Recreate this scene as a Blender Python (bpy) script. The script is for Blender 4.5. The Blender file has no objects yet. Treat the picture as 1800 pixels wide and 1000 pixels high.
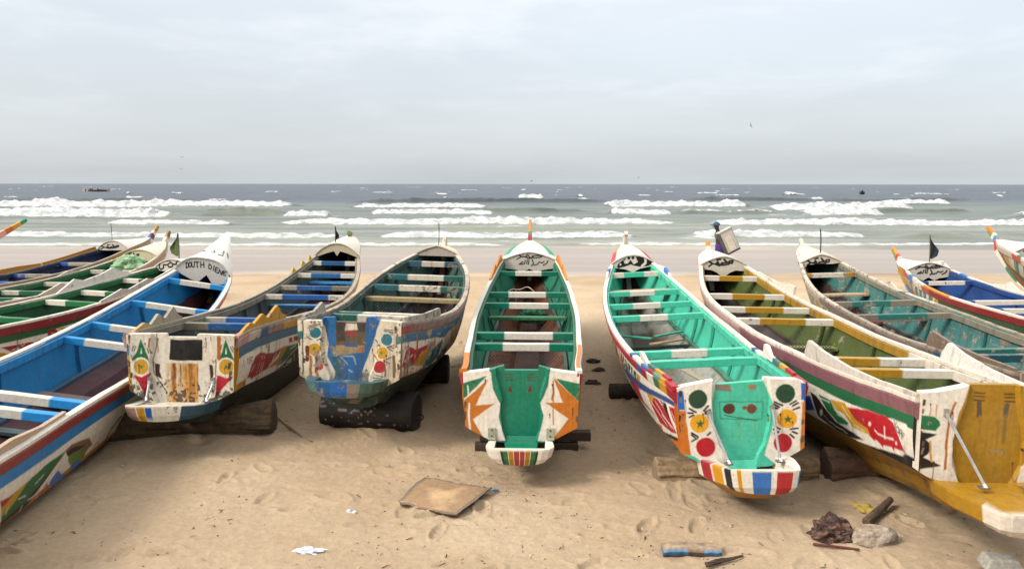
import bpy, bmesh, math, random, json
import numpy as np
from math import radians, sin, cos, pi

# ---------------------------------------------------------------- camera, sky, sun, exposure
scene = bpy.context.scene
col = scene.collection
random.seed(7)
RNG = np.random.RandomState(11)

cam_d = bpy.data.cameras.new("camera")
cam_d.sensor_width = 36.0
cam_d.lens = 28.0
cam_d.clip_start = 0.1
cam_d.clip_end = 12000
cam = bpy.data.objects.new("camera", cam_d)
col.objects.link(cam)
cam.location = (0, 0, 2.9)
cam.rotation_euler = (radians(90 - 7.19), radians(-0.06), 0)
scene.camera = cam

SUN_EL, SUN_AZ = 40.0, -116.0          # azimuth measured from +Y towards +X
world = bpy.data.worlds.new("World")
scene.world = world
world.use_nodes = True
wn, wl = world.node_tree.nodes, world.node_tree.links
wn.clear()
w_out = wn.new('ShaderNodeOutputWorld')
w_add = wn.new('ShaderNodeAddShader')
sky = wn.new('ShaderNodeTexSky'); sky.sky_type = 'NISHITA'; sky.sun_disc = False
sky.sun_elevation = radians(SUN_EL); sky.sun_rotation = radians(SUN_AZ)
sky.air_density = 1.0; sky.dust_density = 4.0; sky.altitude = 0
bg1 = wn.new('ShaderNodeBackground'); bg1.inputs[1].default_value = 0.05
wl.new(sky.outputs[0], bg1.inputs[0])
tc = wn.new('ShaderNodeTexCoord')
sep = wn.new('ShaderNodeSeparateXYZ'); wl.new(tc.outputs['Generated'], sep.inputs[0])
ramp = wn.new('ShaderNodeValToRGB'); wl.new(sep.outputs['Z'], ramp.inputs[0])
cr = ramp.color_ramp
cr.elements[0].position = 0.0; cr.elements[0].color = (.49, .518, .545, 1)
cr.elements[1].position = 1.0; cr.elements[1].color = (1.7, 1.7, 1.68, 1)
for p_, c_ in ((.05, (.505, .533, .562, 1)), (.13, (.535, .565, .592, 1)), (.22, (.59, .612, .632, 1)), (.42, (1.05, 1.06, 1.07, 1))):
    e_ = cr.elements.new(p_); e_.color = c_
# cloud layer: direction projected on a flat ceiling
addz = wn.new('ShaderNodeMath'); addz.operation = 'ADD'; addz.inputs[1].default_value = .10; wl.new(sep.outputs['Z'], addz.inputs[0])
mx = wn.new('ShaderNodeMath'); mx.operation = 'MAXIMUM'; mx.inputs[1].default_value = .05; wl.new(addz.outputs[0], mx.inputs[0])
dx = wn.new('ShaderNodeMath'); dx.operation = 'DIVIDE'; wl.new(sep.outputs['X'], dx.inputs[0]); wl.new(mx.outputs[0], dx.inputs[1])
dy = wn.new('ShaderNodeMath'); dy.operation = 'DIVIDE'; wl.new(sep.outputs['Y'], dy.inputs[0]); wl.new(mx.outputs[0], dy.inputs[1])
cmb = wn.new('ShaderNodeCombineXYZ'); wl.new(dx.outputs[0], cmb.inputs[0]); wl.new(dy.outputs[0], cmb.inputs[1])
def cloud_noise(scale, detail, rough, dist, loc):
    mp = wn.new('ShaderNodeMapping'); mp.inputs['Scale'].default_value = (1., .85, 1); mp.inputs['Location'].default_value = loc
    wl.new(cmb.outputs[0], mp.inputs[0])
    n = wn.new('ShaderNodeTexNoise'); n.inputs['Scale'].default_value = scale; n.inputs['Detail'].default_value = detail
    n.inputs['Roughness'].default_value = rough; n.inputs['Distortion'].default_value = dist
    wl.new(mp.outputs[0], n.inputs[0]); return n
n1 = cloud_noise(1.1, 9, .58, .25, (3.3, 1.2, 0))
n2 = cloud_noise(.45, 4, .5, .0, (7.3, 4.2, 0))
r1 = wn.new('ShaderNodeMapRange'); r1.inputs['From Min'].default_value = .46; r1.inputs['From Max'].default_value = .74; r1.interpolation_type = 'SMOOTHSTEP'
wl.new(n1.outputs[0], r1.inputs[0])
fadez = wn.new('ShaderNodeMapRange'); fadez.inputs['From Min'].default_value = .05; fadez.inputs['From Max'].default_value = .22
wl.new(sep.outputs['Z'], fadez.inputs[0])
mm = wn.new('ShaderNodeMath'); mm.operation = 'MULTIPLY'; wl.new(r1.outputs[0], mm.inputs[0]); wl.new(fadez.outputs[0], mm.inputs[1])
mm2 = wn.new('ShaderNodeMath'); mm2.operation = 'MULTIPLY'; mm2.inputs[1].default_value = .85; wl.new(mm.outputs[0], mm2.inputs[0])
mixc = wn.new('ShaderNodeMixRGB'); mixc.inputs[2].default_value = (.75, .755, .76, 1)
wl.new(mm2.outputs[0], mixc.inputs[0]); wl.new(ramp.outputs[0], mixc.inputs[1])
r2 = wn.new('ShaderNodeMapRange'); r2.inputs['From Min'].default_value = .35; r2.inputs['From Max'].default_value = .65
r2.inputs['To Min'].default_value = .95; r2.inputs['To Max'].default_value = 1.05; wl.new(n2.outputs[0], r2.inputs[0])
bg2 = wn.new('ShaderNodeBackground')
# unseen low sky behind the camera, dimmed to deepen shade between the hulls
rb = wn.new('ShaderNodeMapRange'); rb.inputs['From Min'].default_value = -.5; rb.inputs['From Max'].default_value = .3; rb.inputs['To Min'].default_value = .45; rb.inputs['To Max'].default_value = 1.
sby = wn.new('ShaderNodeMath'); sby.operation = 'MULTIPLY_ADD'; sby.inputs[1].default_value = 1.3; wl.new(sep.outputs['Z'], sby.inputs[0]); wl.new(sep.outputs['Y'], sby.inputs[2]); wl.new(sby.outputs[0], rb.inputs[0])
rm = wn.new('ShaderNodeMath'); rm.operation = 'MULTIPLY'; wl.new(r2.outputs[0], rm.inputs[0]); wl.new(rb.outputs[0], rm.inputs[1])
wl.new(mixc.outputs[0], bg2.inputs[0]); wl.new(rm.outputs[0], bg2.inputs[1])
wl.new(bg1.outputs[0], w_add.inputs[0]); wl.new(bg2.outputs[0], w_add.inputs[1]); wl.new(w_add.outputs[0], w_out.inputs[0])

sun_d = bpy.data.lights.new("sun", 'SUN'); sun_d.energy = 3.2; sun_d.angle = radians(17); sun_d.color = (1, .955, .89)
sun = bpy.data.objects.new("sun", sun_d); col.objects.link(sun)
sun.rotation_euler = (radians(90 - SUN_EL), 0, radians(180 - SUN_AZ) )
scene.view_settings.view_transform = 'Standard'
scene.view_settings.look = 'None'
scene.view_settings.exposure = 0.22
scene.view_settings.gamma = 1.0
scene.cycles.diffuse_bounces = 1
scene.cycles.max_bounces = 6

# ---------------------------------------------------------------- helpers
def lin(h):
    if not isinstance(h, str): return np.array(h, float)
    c = np.array([int(h[i:i + 2], 16) / 255. for i in (0, 2, 4)])
    return np.where(c <= .04045, c / 12.92, ((c + .055) / 1.055) ** 2.4)

def tag(o, label=None, cat=None, group=None, kind=None):
    if label: o['label'] = label
    if cat: o['category'] = cat
    if group: o['group'] = group
    if kind: o['kind'] = kind
    return o

def empty(name, loc, rot=None):
    o = bpy.data.objects.new(name, None); col.objects.link(o); o.location = loc
    if rot is not None: o.rotation_euler = rot
    o.empty_display_size = .2
    return o

class MB:
    """collects vertices, faces and a paint colour per vertex; builds ONE mesh object"""
    def __init__(m): m.v = []; m.c = []; m.f = []; m.n = 0
    def add(m, V, F, C):
        V = np.asarray(V, float).reshape(-1, 3); C = np.asarray(C, float)
        if C.ndim == 1: C = np.tile(C, (len(V), 1))
        m.v.append(V); m.c.append(C.reshape(-1, 3))
        m.f += [tuple(int(i) + m.n for i in f) for f in F]; m.n += len(V)
        return m
    def grid(m, V, C, flip=False, wrap=False):
        n, k = V.shape[:2]
        i, j = np.meshgrid(np.arange(n - 1), np.arange(k - (0 if wrap else 1)), indexing='ij')
        j2 = (j + 1) % k
        q = np.stack([i * k + j, i * k + j2, (i + 1) * k + j2, (i + 1) * k + j], -1).reshape(-1, 4)
        if flip: q = q[:, ::-1]
        C = np.asarray(C, float)
        if C.ndim == 1: C = np.tile(C, (n * k, 1))
        m.v.append(V.reshape(-1, 3)); m.c.append(C.reshape(-1, 3)); m.f += (q + m.n).tolist(); m.n += n * k
        return m
    def box(m, c, d, color, R=None, taper=1.):
        c = np.array(c, float); d = np.array(d, float) / 2
        P = np.array([[x, y, z] for z in (-1, 1) for y in (-1, 1) for x in (-1, 1)], float) * d
        P[4:, :2] *= taper
        if R is not None: P = P @ np.array(R).T
        return m.add(P + c, [(0, 2, 3, 1), (4, 5, 7, 6), (0, 1, 5, 4), (2, 6, 7, 3), (0, 4, 6, 2), (1, 3, 7, 5)], lin(color))
    def tube(m, P, r, color, n=8, cap=True):
        P = np.asarray(P, float); k = len(P); r = np.broadcast_to(np.asarray(r, float), (k,))
        T = np.gradient(P, axis=0); T /= np.linalg.norm(T, axis=1)[:, None] + 1e-9
        V = []
        ref = np.array([0, 0, 1.]) if abs(T[0][2]) < .9 else np.array([1., 0, 0])
        for i in range(k):
            a = np.cross(ref, T[i]); a /= np.linalg.norm(a) + 1e-9; b = np.cross(T[i], a)
            th = np.arange(n) * 2 * pi / n
            V.append(P[i] + r[i] * (np.cos(th)[:, None] * a + np.sin(th)[:, None] * b))
        V = np.array(V); base = m.n
        C = lin(color) if isinstance(color, str) or np.ndim(color) == 1 else np.repeat(np.asarray(color)[:, None, :], n, 1)
        m.grid(V, C, wrap=True)
        if cap:
            m.f.append(tuple(base + i for i in range(n))[::-1]); m.f.append(tuple(base + (k - 1) * n + i for i in range(n)))
        return m
    def build(m, name, mat, parent=None, smooth=False, bevel=0):
        V = np.concatenate(m.v); C = np.concatenate(m.c)
        me = bpy.data.meshes.new(name); me.from_pydata(V.tolist(), [], m.f); me.update()
        at = me.color_attributes.new("Col", 'FLOAT_COLOR', 'POINT')
        at.data.foreach_set('color', np.concatenate([np.clip(C, 0, 1), np.ones((len(C), 1))], 1).astype(np.float32).ravel())
        if smooth: me.polygons.foreach_set('use_smooth', [True] * len(me.polygons))
        me.materials.append(mat)
        o = bpy.data.objects.new(name, me); col.objects.link(o)
        if parent: o.parent = parent
        if bevel:
            b = o.modifiers.new('bevel', 'BEVEL'); b.width = bevel; b.segments = 2; b.limit_method = 'ANGLE'; b.angle_limit = radians(40)
        return o

def vnoise(P, sc, seed=0):
    """smooth value noise of points, any dimension 2-3, in -1..1"""
    P = np.asarray(P, float) * sc
    if P.shape[-1] == 2: P = np.concatenate([P, np.full(P.shape[:-1] + (1,), .37)], -1)
    I = np.floor(P).astype(np.int64); Fq = P - I; Fq = Fq * Fq * (3 - 2 * Fq); out = 0
    for a in (0, 1):
        for b in (0, 1):
            for c in (0, 1):
                h = (I[..., 0] + a) * 374761393 + (I[..., 1] + b) * 668265263 + (I[..., 2] + c) * 2147483647 + seed * 974634777
                h = (h ^ (h >> 13)) * 1274126177 & 0x7fffffff; h = ((h ^ (h >> 16)) & 0xffffff) / 16777215. * 2 - 1
                out = out + h * (Fq[..., 0] if a else 1 - Fq[..., 0]) * (Fq[..., 1] if b else 1 - Fq[..., 1]) * (Fq[..., 2] if c else 1 - Fq[..., 2])
    return out
def fbm(P, sc, seed=0, o=4):
    return sum(vnoise(P, sc * 2 ** i, seed + i) * .5 ** i for i in range(o))

# ---- hand paint: flat shapes laid on a surface's own coordinates (metres)
def _segd(P, a, b):
    a = np.array(a); b = np.array(b); d = b - a; t = np.clip(((P - a) @ d) / (d @ d + 1e-12), 0, 1)
    return np.linalg.norm(P - a - t[:, None] * d, axis=1)
def paint(P, C, shapes, aa=.006, wob=.004, seed=0):
    P = P + np.stack([vnoise(P, 14, seed), vnoise(P, 14, seed + 5)], -1) * wob
    for s in shapes:
        pts = np.array(s[-1], float); mar = .02 + (s[2] if s[0] == 's' else 0)
        lo, hi = pts.min(0) - mar, pts.max(0) + mar
        idx = np.where(((P >= lo) & (P <= hi)).all(1))[0]
        if not len(idx): continue
        Q = P[idx]
        if s[0] == 's':
            d = np.full(len(Q), 9.)
            for i in range(len(pts) - 1): d = np.minimum(d, _segd(Q, pts[i], pts[i + 1]))
            d = d - s[2] / 2 * (1 + .25 * vnoise(Q, 30, seed + 9))
        else:
            d = np.full(len(Q), 9.); ins = np.zeros(len(Q), bool); n = len(pts)
            for i in range(n):
                a, b = pts[i], pts[(i + 1) % n]; d = np.minimum(d, _segd(Q, a, b))
                cnd = (a[1] > Q[:, 1]) != (b[1] > Q[:, 1])
                xx = (b[0] - a[0]) * (Q[:, 1] - a[1]) / (b[1] - a[1] + 1e-12) + a[0]; ins ^= cnd & (Q[:, 0] < xx)
            d = np.where(ins, -d, d)
        al = np.clip(.5 - d / aa, 0, 1)[:, None]
        C[idx] = C[idx] * (1 - al) + lin(s[1]) * al
    return C

# ---------------------------------------------------------------- materials
def node_mat(name):
    m = bpy.data.materials.new(name); m.use_nodes = True; nt = m.node_tree
    return m, nt, nt.nodes, nt.links, nt.nodes['Principled BSDF']
def noise(nt, vec, scale, detail=6, rough=.6, dist=0.):
    n = nt.nodes.new('ShaderNodeTexNoise'); n.inputs['Scale'].default_value = scale; n.inputs['Detail'].default_value = detail
    n.inputs['Roughness'].default_value = rough; n.inputs['Distortion'].default_value = dist
    nt.links.new(vec, n.inputs[0]); return n.outputs[0]
def mrange(nt, v, a, b, c=0., d=1., smooth=True):
    n = nt.nodes.new('ShaderNodeMapRange'); n.inputs[1].default_value = a; n.inputs[2].default_value = b
    n.inputs[3].default_value = c; n.inputs[4].default_value = d
    if smooth: n.interpolation_type = 'SMOOTHSTEP'
    nt.links.new(v, n.inputs[0]); return n.outputs[0]
def math_(nt, op, a, b=None):
    n = nt.nodes.new('ShaderNodeMath'); n.operation = op
    for i, q in enumerate((a, b)):
        if q is None: continue
        if isinstance(q, (int, float)): n.inputs[i].default_value = q
        else: nt.links.new(q, n.inputs[i])
    return n.outputs[0]
def mixc_(nt, f, a, b, mode='MIX'):
    n = nt.nodes.new('ShaderNodeMixRGB'); n.blend_type = mode
    for i, q in enumerate((f, a, b)):
        if isinstance(q, (int, float)): n.inputs[i].default_value = q
        elif isinstance(q, tuple): n.inputs[i].default_value = q
        else: nt.links.new(q, n.inputs[i])
    return n.outputs[0]
def mapped(nt, vec, scale, add=None):
    n = nt.nodes.new('ShaderNodeMapping'); n.inputs['Scale'].default_value = scale; nt.links.new(vec, n.inputs[0])
    if add is not None:
        nt.links.new(add, n.inputs['Location'])
    return n.outputs[0]
_cache = {}
def mat_paint(wear=.3, grime=.4, rough=.5, bump=.5, wood=(.36, .30, .235), dark=(.05, .04, .03)):
    """old boat paint over wood: the brushed colour of each vertex, chipped to wood, stained by dirt runs"""
    key = (wear, grime, rough, bump, wood)
    if key in _cache: return _cache[key]
    m, nt, N, L, B = node_mat('boat_paint')
    at = N.new('ShaderNodeAttribute'); at.attribute_name = 'Col'
    tc = N.new('ShaderNodeTexCoord'); oi = N.new('ShaderNodeObjectInfo')
    rnd = math_(nt, 'MULTIPLY', oi.outputs['Random'], 37.)
    cx = N.new('ShaderNodeCombineXYZ'); L.new(rnd, cx.inputs[0]); L.new(rnd, cx.inputs[2])
    v1 = mapped(nt, tc.outputs['Object'], (1, 1, 1), cx.outputs[0])
    vs = mapped(nt, tc.outputs['Object'], (9, 9, .9), cx.outputs[0])
    vl = mapped(nt, tc.outputs['Object'], (14, 1.2, 14), cx.outputs[0])
    nA = noise(nt, v1, 4.5, 9, .72, .3); nB = noise(nt, v1, 26, 6, .7); nC = noise(nt, vs, 1., 6, .65, .4); nG = noise(nt, vl, 1.5, 6, .7); nD = noise(nt, v1, 2.2, 4, .6)
    t = .70 - .26 * wear
    m1 = mrange(nt, nA, t, t + .03)
    t2 = .745 - .15 * wear
    m2 = mrange(nt, nB, t2, t2 + .03)
    t3 = .74 - .2 * wear
    m3 = mrange(nt, nG, t3, t3 + .04)
    mm = math_(nt, 'MAXIMUM', math_(nt, 'MAXIMUM', m1, m2), math_(nt, 'MULTIPLY', m3, .8))
    # slight fade / tone variation of the paint itself
    hue = mixc_(nt, mrange(nt, nD, .3, .7, 0, .05), at.outputs['Color'], (.55, .50, .44, 1))
    var = mixc_(nt, 1., hue, mixc_(nt, mrange(nt, nB, .3, .7), (.78, .77, .76, 1), (.95, .94, .93, 1)), 'MULTIPLY')
    wd = mixc_(nt, mrange(nt, nG, .3, .7), tuple(x * .45 for x in wood) + (1,), wood + (1,))
    wn_ = mixc_(nt, mm, var, wd)
    gm = math_(nt, 'MULTIPLY', mrange(nt, nC, .60 - .2 * grime, .86 - .2 * grime), min(.9, .35 + grime))
    gg = N.new('ShaderNodeGamma'); gg.inputs[1].default_value = 1.18; L.new(wn_, gg.inputs[0]); wn_ = gg.outputs[0]
    fin = mixc_(nt, gm, wn_, mixc_(nt, .72, wn_, dark + (1,)))
    # small black specks of old tar
    nS = noise(nt, v1, 60, 3, .6)
    sp = mrange(nt, nS, .74 - .05 * grime, .76 - .05 * grime)
    fin = mixc_(nt, math_(nt, 'MULTIPLY', sp, .7), fin, (.03, .025, .02, 1))
    L.new(fin, B.inputs['Base Color'])
    L.new(mrange(nt, mm, 0, 1, rough, .85), B.inputs['Roughness'])
    B.inputs['Specular IOR Level'].default_value = .35
    bp = N.new('ShaderNodeBump'); bp.inputs['Strength'].default_value = bump; bp.inputs['Distance'].default_value = .006
    hh = math_(nt, 'ADD', math_(nt, 'MULTIPLY', nB, .5), math_(nt, 'MULTIPLY', nG, .7)); hh = math_(nt, 'SUBTRACT', hh, math_(nt, 'MULTIPLY', mm, .5))
    L.new(hh, bp.inputs['Height']); L.new(bp.outputs[0], B.inputs['Normal'])
    _cache[key] = m; return m
def mat_simple(name, rough=.6, metal=0., bump=.3, scale=20, var=.25):
    key = (name,)
    if key in _cache: return _cache[key]
    m, nt, N, L, B = node_mat(name)
    at = N.new('ShaderNodeAttribute'); at.attribute_name = 'Col'; tc = N.new('ShaderNodeTexCoord')
    n = noise(nt, tc.outputs['Object'], scale, 8, .7); n2 = noise(nt, tc.outputs['Object'], scale * .2, 4, .6)
    c = mixc_(nt, 1., at.outputs['Color'], mixc_(nt, mrange(nt, n, .3, .7), (1 - var,) * 3 + (1,), (1 + var * .6,) * 3 + (1,)), 'MULTIPLY')
    c = mixc_(nt, mrange(nt, n2, .45, .75, 0, .5), c, mixc_(nt, .5, c, (.05, .04, .03, 1)))
    L.new(c, B.inputs['Base Color']); B.inputs['Roughness'].default_value = rough; B.inputs['Metallic'].default_value = metal
    bp = N.new('ShaderNodeBump'); bp.inputs['Strength'].default_value = bump; bp.inputs['Distance'].default_value = .01
    L.new(n, bp.inputs['Height']); L.new(bp.outputs[0], B.inputs['Normal'])
    _cache[key] = m; return m

# ---------------------------------------------------------------- beach
WATER_Z = -.25
def ground_z(x, y):
    x = np.asarray(x, float); y = np.asarray(y, float)
    P = np.stack([x, y], -1)
    base = np.where(y > 18, -.0125 * (y - 18), 0.)
    k = np.clip((27 - y) / 6, 0.12, 1)
    n = .032 * vnoise(P, .35, 3) + .022 * vnoise(P, 1.1, 4) + .012 * fbm(P, 2.9, 5, 3)
    return base + n * k
def dents(x, y):
    z = np.zeros_like(x); r = np.random.RandomState(5)
    prints = []
    for i in range(46):                       # walking tracks of bare feet, old and blurred or fresh
        fx, fy = (r.rand() * 2 - 1) * 7, 4.5 + 9 * r.rand() ** 1.4; a = r.choice([0, 1.4, 2.9]) + r.randn() * .35; st = .62
        for k_ in range(r.randint(4, 12)): sg = 1 if k_ % 2 else -1; prints.append((fx + cos(a) * st * k_ - sin(a) * .1 * sg, fy + sin(a) * st * k_ + cos(a) * .1 * sg, a + r.randn() * .12)); a += r.randn() * .08
    for i in range(360): fy = 4.6 + 11 * r.rand() ** 1.5; prints.append(((r.rand() * 2 - 1) * (fy * .8 + 1), fy, r.rand() * pi))
    for fx, fy, a in prints:
        L_ = .12 + .03 * r.rand(); W_ = .045 + .02 * r.rand()
        dx, dy = x - fx, y - fy; msk = (np.abs(dx) < .4) & (np.abs(dy) < .4)
        if not msk.any(): continue
        u = (dx[msk] * cos(a) + dy[msk] * sin(a)) / L_; v = (-dx[msk] * sin(a) + dy[msk] * cos(a)) / W_
        q = np.sqrt(u * u + v * v); k9 = .3 + .9 * r.rand() ** 2; q = q * (1 + .12 * vnoise(np.stack([dx[msk], dy[msk]], -1), 22, int(fx * 50) % 997)); z[msk] += k9 * (-.028 * np.exp(-q ** 6) * (1 + .5 * u * u) + .016 * np.exp(-((q - 1.3) * 3.4) ** 2))
    return z
def sand_color(P):
    a = lin('e3c9a6'); b = lin('d1b592'); n = fbm(P, .8, 21, 4)[..., None]
    c = a + (b - a) * np.clip(.5 + n * .9, 0, 1)
    y = P[..., 1]; wet = np.clip((y + vnoise(P, .25, 8) * 1.2 - 26.2) / 1.2, 0, 1)[..., None]
    bands = np.clip(vnoise(P * [.05, 1.], .55, 13) + .35 * vnoise(P * [.15, 1.], 1.6, 14), -1, 1)[..., None]
    c = c * (1 - wet) + lin('b39c84') * (1 + .10 * bands) * (1 - .16 * np.exp(-((y[..., None] - 28) / 1.6) ** 2)) * wet
    for y0, a0, sd0 in ((34.6, .30, 15), (31.8, .20, 16), (29.6, .12, 17)):
        q0 = y0 + 1.5 * vnoise(P[..., :2] * [1, 0], .09, sd0) + .35 * vnoise(P[..., :2] * [1, 0], .5, sd0 + 9); d0 = y - q0
        ln = (np.exp(-(d0 / .16) ** 2) * a0 * np.clip(.6 + vnoise(P[..., :2] * [1, 0], .7, sd0 + 3), 0, 1))[..., None]; c = c * (1 - ln) + lin('e8e4dc') * ln
        c = c * (1 - .07 * np.clip(1 - np.abs(d0 - 1.) / 1., 0, 1)[..., None])
    track = np.clip((y + vnoise(P, .12, 9) * .8 - 22.5) / 3, 0, 1)[..., None] * (1 - wet); c = c * (1 - .12 * track)
    return c
def sand_mat():
    m, nt, N, L, B = node_mat('sand')
    at = N.new('ShaderNodeAttribute'); at.attribute_name = 'Col'; tc = N.new('ShaderNodeTexCoord'); ob = tc.outputs['Object']
    sp = N.new('ShaderNodeSeparateXYZ'); L.new(ob, sp.inputs[0])
    w0 = noise(nt, mapped(nt, ob, (.12, .3, .3)), 1., 4, .6)
    yy = math_(nt, 'ADD', sp.outputs['Y'], math_(nt, 'MULTIPLY', math_(nt, 'SUBTRACT', w0, .5), 4.))
    wet = mrange(nt, yy, 25.7, 27.4)
    n1 = noise(nt, ob, 16, 10, .8); n2 = noise(nt, ob, 70, 5, .75); n3 = noise(nt, ob, 1.4, 5, .6); n4 = noise(nt, mapped(nt, ob, (1, 2.4, 1)), 5, 5, .7, .6)
    c = mixc_(nt, 1., at.outputs['Color'], mixc_(nt, mrange(nt, n1, .3, .7), (.54, .535, .53, 1), (.68, .68, .68, 1)), 'MULTIPLY')
    c = mixc_(nt, mrange(nt, n2, .58, .70, 0, .5), c, (.13, .085, .05, 1))
    c = mixc_(nt, math_(nt, 'MULTIPLY', mrange(nt, n4, .63, .70), math_(nt, 'MULTIPLY', mrange(nt, n3, .35, .6), .32)), c, (.20, .125, .07, 1))
    L.new(c, B.inputs['Base Color'])
    L.new(mrange(nt, wet, 0, 1, .95, .28), B.inputs['Roughness'])
    L.new(mrange(nt, wet, 0, 1, .15, .55), B.inputs['Specular IOR Level'])
    bp = N.new('ShaderNodeBump'); bp.inputs['Distance'].default_value = .03
    L.new(mrange(nt, wet, 0, 1, .9, .03), bp.inputs['Strength'])
    L.new(math_(nt, 'ADD', n1, math_(nt, 'MULTIPLY', n2, .35)), bp.inputs['Height']); L.new(bp.outputs[0], B.inputs['Normal'])
    return m
SAND = sand_mat()
def sheet(ys, xs_of):
    V = np.array([[(x, y, 0) for x in xs_of(y)] for y in ys], float); return V
# fine near part and coarse far part are one mesh: rows follow each other with growing spacing
ys = [-12, -6, 0, 2, 3.5]
y = 4.0
while y < 46: ys.append(y); y += .022 if y < 9 else (.05 if y < 14 else (.12 if y < 24 else .2))
ys += [60, 90, 140]
NX = 1300
ux = np.linspace(-1, 1, NX); ux = ux * (.26 + .74 * np.abs(ux) ** 2.)
V = np.array([[(u * (12 + max(0, yy) * 1.5), yy, 0) for u in ux] for yy in ys], float)
V[..., 2] = ground_z(V[..., 0], V[..., 1])
V[..., 2] += dents(V[..., 0], V[..., 1])
V[..., 2] += np.where(V[..., 1] < 13, .0045, .0) * fbm(V[..., :2] * [1, 1.3], 24, 35, 2)
V[..., 2] += np.where(V[..., 1] < 20, .010, .001) * (fbm(V[..., :2], 7, 33, 3) + 1.1 * np.clip(fbm(V[..., :2] * [.7, 1.5], 5, 34, 4), 0, 1))
# sand heaped against the logs
for hx, hy, hr, hh in ((-3.6, 8.62, 1.1, .09), (-1.7, 8.86, .75, .10), (-2.35, 9.05, .3, .09), (1.75, 7.36, .7, .07), (3.7, 7.42, .8, .07), (.3, 8.4, .7, .04), (3.0, 6.15, .35, .03)):
    V[..., 2] += hh * np.exp(-(((V[..., 0] - hx) / hr) ** 2 + ((V[..., 1] - hy) / .22) ** 2))
mb = MB(); mb.grid(V, sand_color(V[..., :2]).reshape(-1, 3), flip=True)
tag(mb.build('beach', SAND, smooth=True), kind='structure')
def gz(x, y): return float(ground_z(np.array([x]), np.array([y]))[0])

# ---------------------------------------------------------------- sea
def sea_mat():
    m, nt, N, L, B = node_mat('sea_water')
    at = N.new('ShaderNodeAttribute'); at.attribute_name = 'Col'; fo = N.new('ShaderNodeAttribute'); fo.attribute_name = 'foam'
    tc = N.new('ShaderNodeTexCoord'); ob = tc.outputs['Object']
    nf = noise(nt, mapped(nt, ob, (.9, 1.3, 1)), 1.3, 9, .75)
    f = mrange(nt, math_(nt, 'ADD', fo.outputs['Fac'], math_(nt, 'MULTIPLY', math_(nt, 'SUBTRACT', nf, .5), .9)), .38, .62)
    nw = noise(nt, mapped(nt, ob, (.25, .9, 1)), 1., 7, .65); nr = noise(nt, mapped(nt, ob, (.06, .35, 1)), 1., 5, .6)
    c = mixc_(nt, 1., at.outputs['Color'], mixc_(nt, mrange(nt, nr, .3, .7), (.50, .53, .55, 1), (1.3, 1.3, 1.26, 1)), 'MULTIPLY')  # water tone streaks, also painting in the shading lines between breakers
    c = mixc_(nt, f, c, mixc_(nt, mrange(nt, nf, .3, .7), (.27, .28, .27, 1), (.62, .62, .61, 1)))  # grey to white foam by noise, shading put into its colour
    L.new(c, B.inputs['Base Color']); L.new(mrange(nt, f, 0, 1, .32, .95), B.inputs['Roughness'])
    L.new(mrange(nt, f, 0, 1, .22, .05), B.inputs['Specular IOR Level'])
    bp = N.new('ShaderNodeBump'); bp.inputs['Distance'].default_value = .45; bp.inputs['Strength'].default_value = .55
    L.new(math_(nt, 'ADD', nw, math_(nt, 'MULTIPLY', nf, .35)), bp.inputs['Height']); L.new(bp.outputs[0], B.inputs['Normal'])
    return m
# breaking waves: (distance, x0, x1, height, foam share, foam trail, wobble seed)
WAVES = [(110, -75, -27, 1.05, 1.0, 14, 1), (112, -100, -74, .7, .6, 6, 2), (76, -70, -29.5, .95, 1.0, 6, 3), (79, -31, -22, .85, .10, 2, 4), (77, -22.5, -17.5, .55, 1., 3, 5),
         (105, -22, -2, .6, 1., 5, 6), (83, -15.5, -1, .55, 1., 3, 7), (62, -32, -21, .42, .9, 2, 8), (62.5, -20.5, 15, .52, 1., 2.5, 9), (62, 13, 50, .55, 1., 3, 10), (48, -38, -8, .30, .95, 1.6, 11), (47.5, -9, 8.5, .36, 1., 2, 12),
         (48.5, 10, 22, .38, 1., 2, 13), (48, 22, 42, .34, .25, 1.2, 14), (40.8, -30, 2, .14, .9, .8, 15), (41.4, 1, 34, .13, .85, .7, 16), (112, 12, 34, 1.0, 1., 10, 17), (100, 31, 51, 1.0, 1., 12, 18), (84, 10, 17, .6, .9, 3, 19),
         (86, 17, 29, .5, .5, 3, 20), (83, 30, 39, .75, 1., 5, 21), (78, 48, 72, .7, .9, 4, 22), (73, 60, 90, .6, .9, 4, 23), (128, 14, 23, .6, .9, 4, 24), (128, 58, 71, .75, 1., 4, 25), (170, 1, 7, 1.1, 1., 8, 26), (58, 38, 60, .5, .2, 2, 27),
         (68, -60, -44, .5, .1, 2, 28), (56, -50, -34, .25, .05, 2, 29), (92, -6, 9, .6, .1, 3, 30), (90, 36, 52, .6, .1, 3, 31), (54, -6, 12, .22, .06, 2, 32), (66, -12, -2, .4, .05, 2, 33), (140, -30, 20, .8, .05, 5, 34), (150, 30, 90, .8, .05, 5, 35), (135, -90, -50, .8, .1, 5, 36)]
r = np.random.RandomState(3)
for i in range(120):                                              # small whitecaps far out
    d = 150 * (9 ** r.rand()); x = (r.rand() * 2 - 1) * d * .75; w_ = (1. + 3.5 * r.rand() ** 2) * (d / 250) ** .5
    WAVES.append((d, x, x + w_ * 2, .35 + .3 * r.rand(), .9, 3 + d / 60, 100 + i))
ys = list(np.arange(33.5, 130, .24)) + list(130 * (1.0055 ** np.arange(0, 340))) + [1100, 1500, 2200, 3500, 6000, 9500]
ux = np.linspace(-1, 1, 760)
Y = np.repeat(np.array(ys)[:, None], len(ux), 1); X = ux[None, :] * (Y * .95 + 8)
X += .3 * (np.arange(len(ys)) % 2)[:, None] * 0
P2 = np.stack([X, Y], -1)
Z = np.full_like(X, WATER_Z); foam = np.zeros_like(X)
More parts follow.
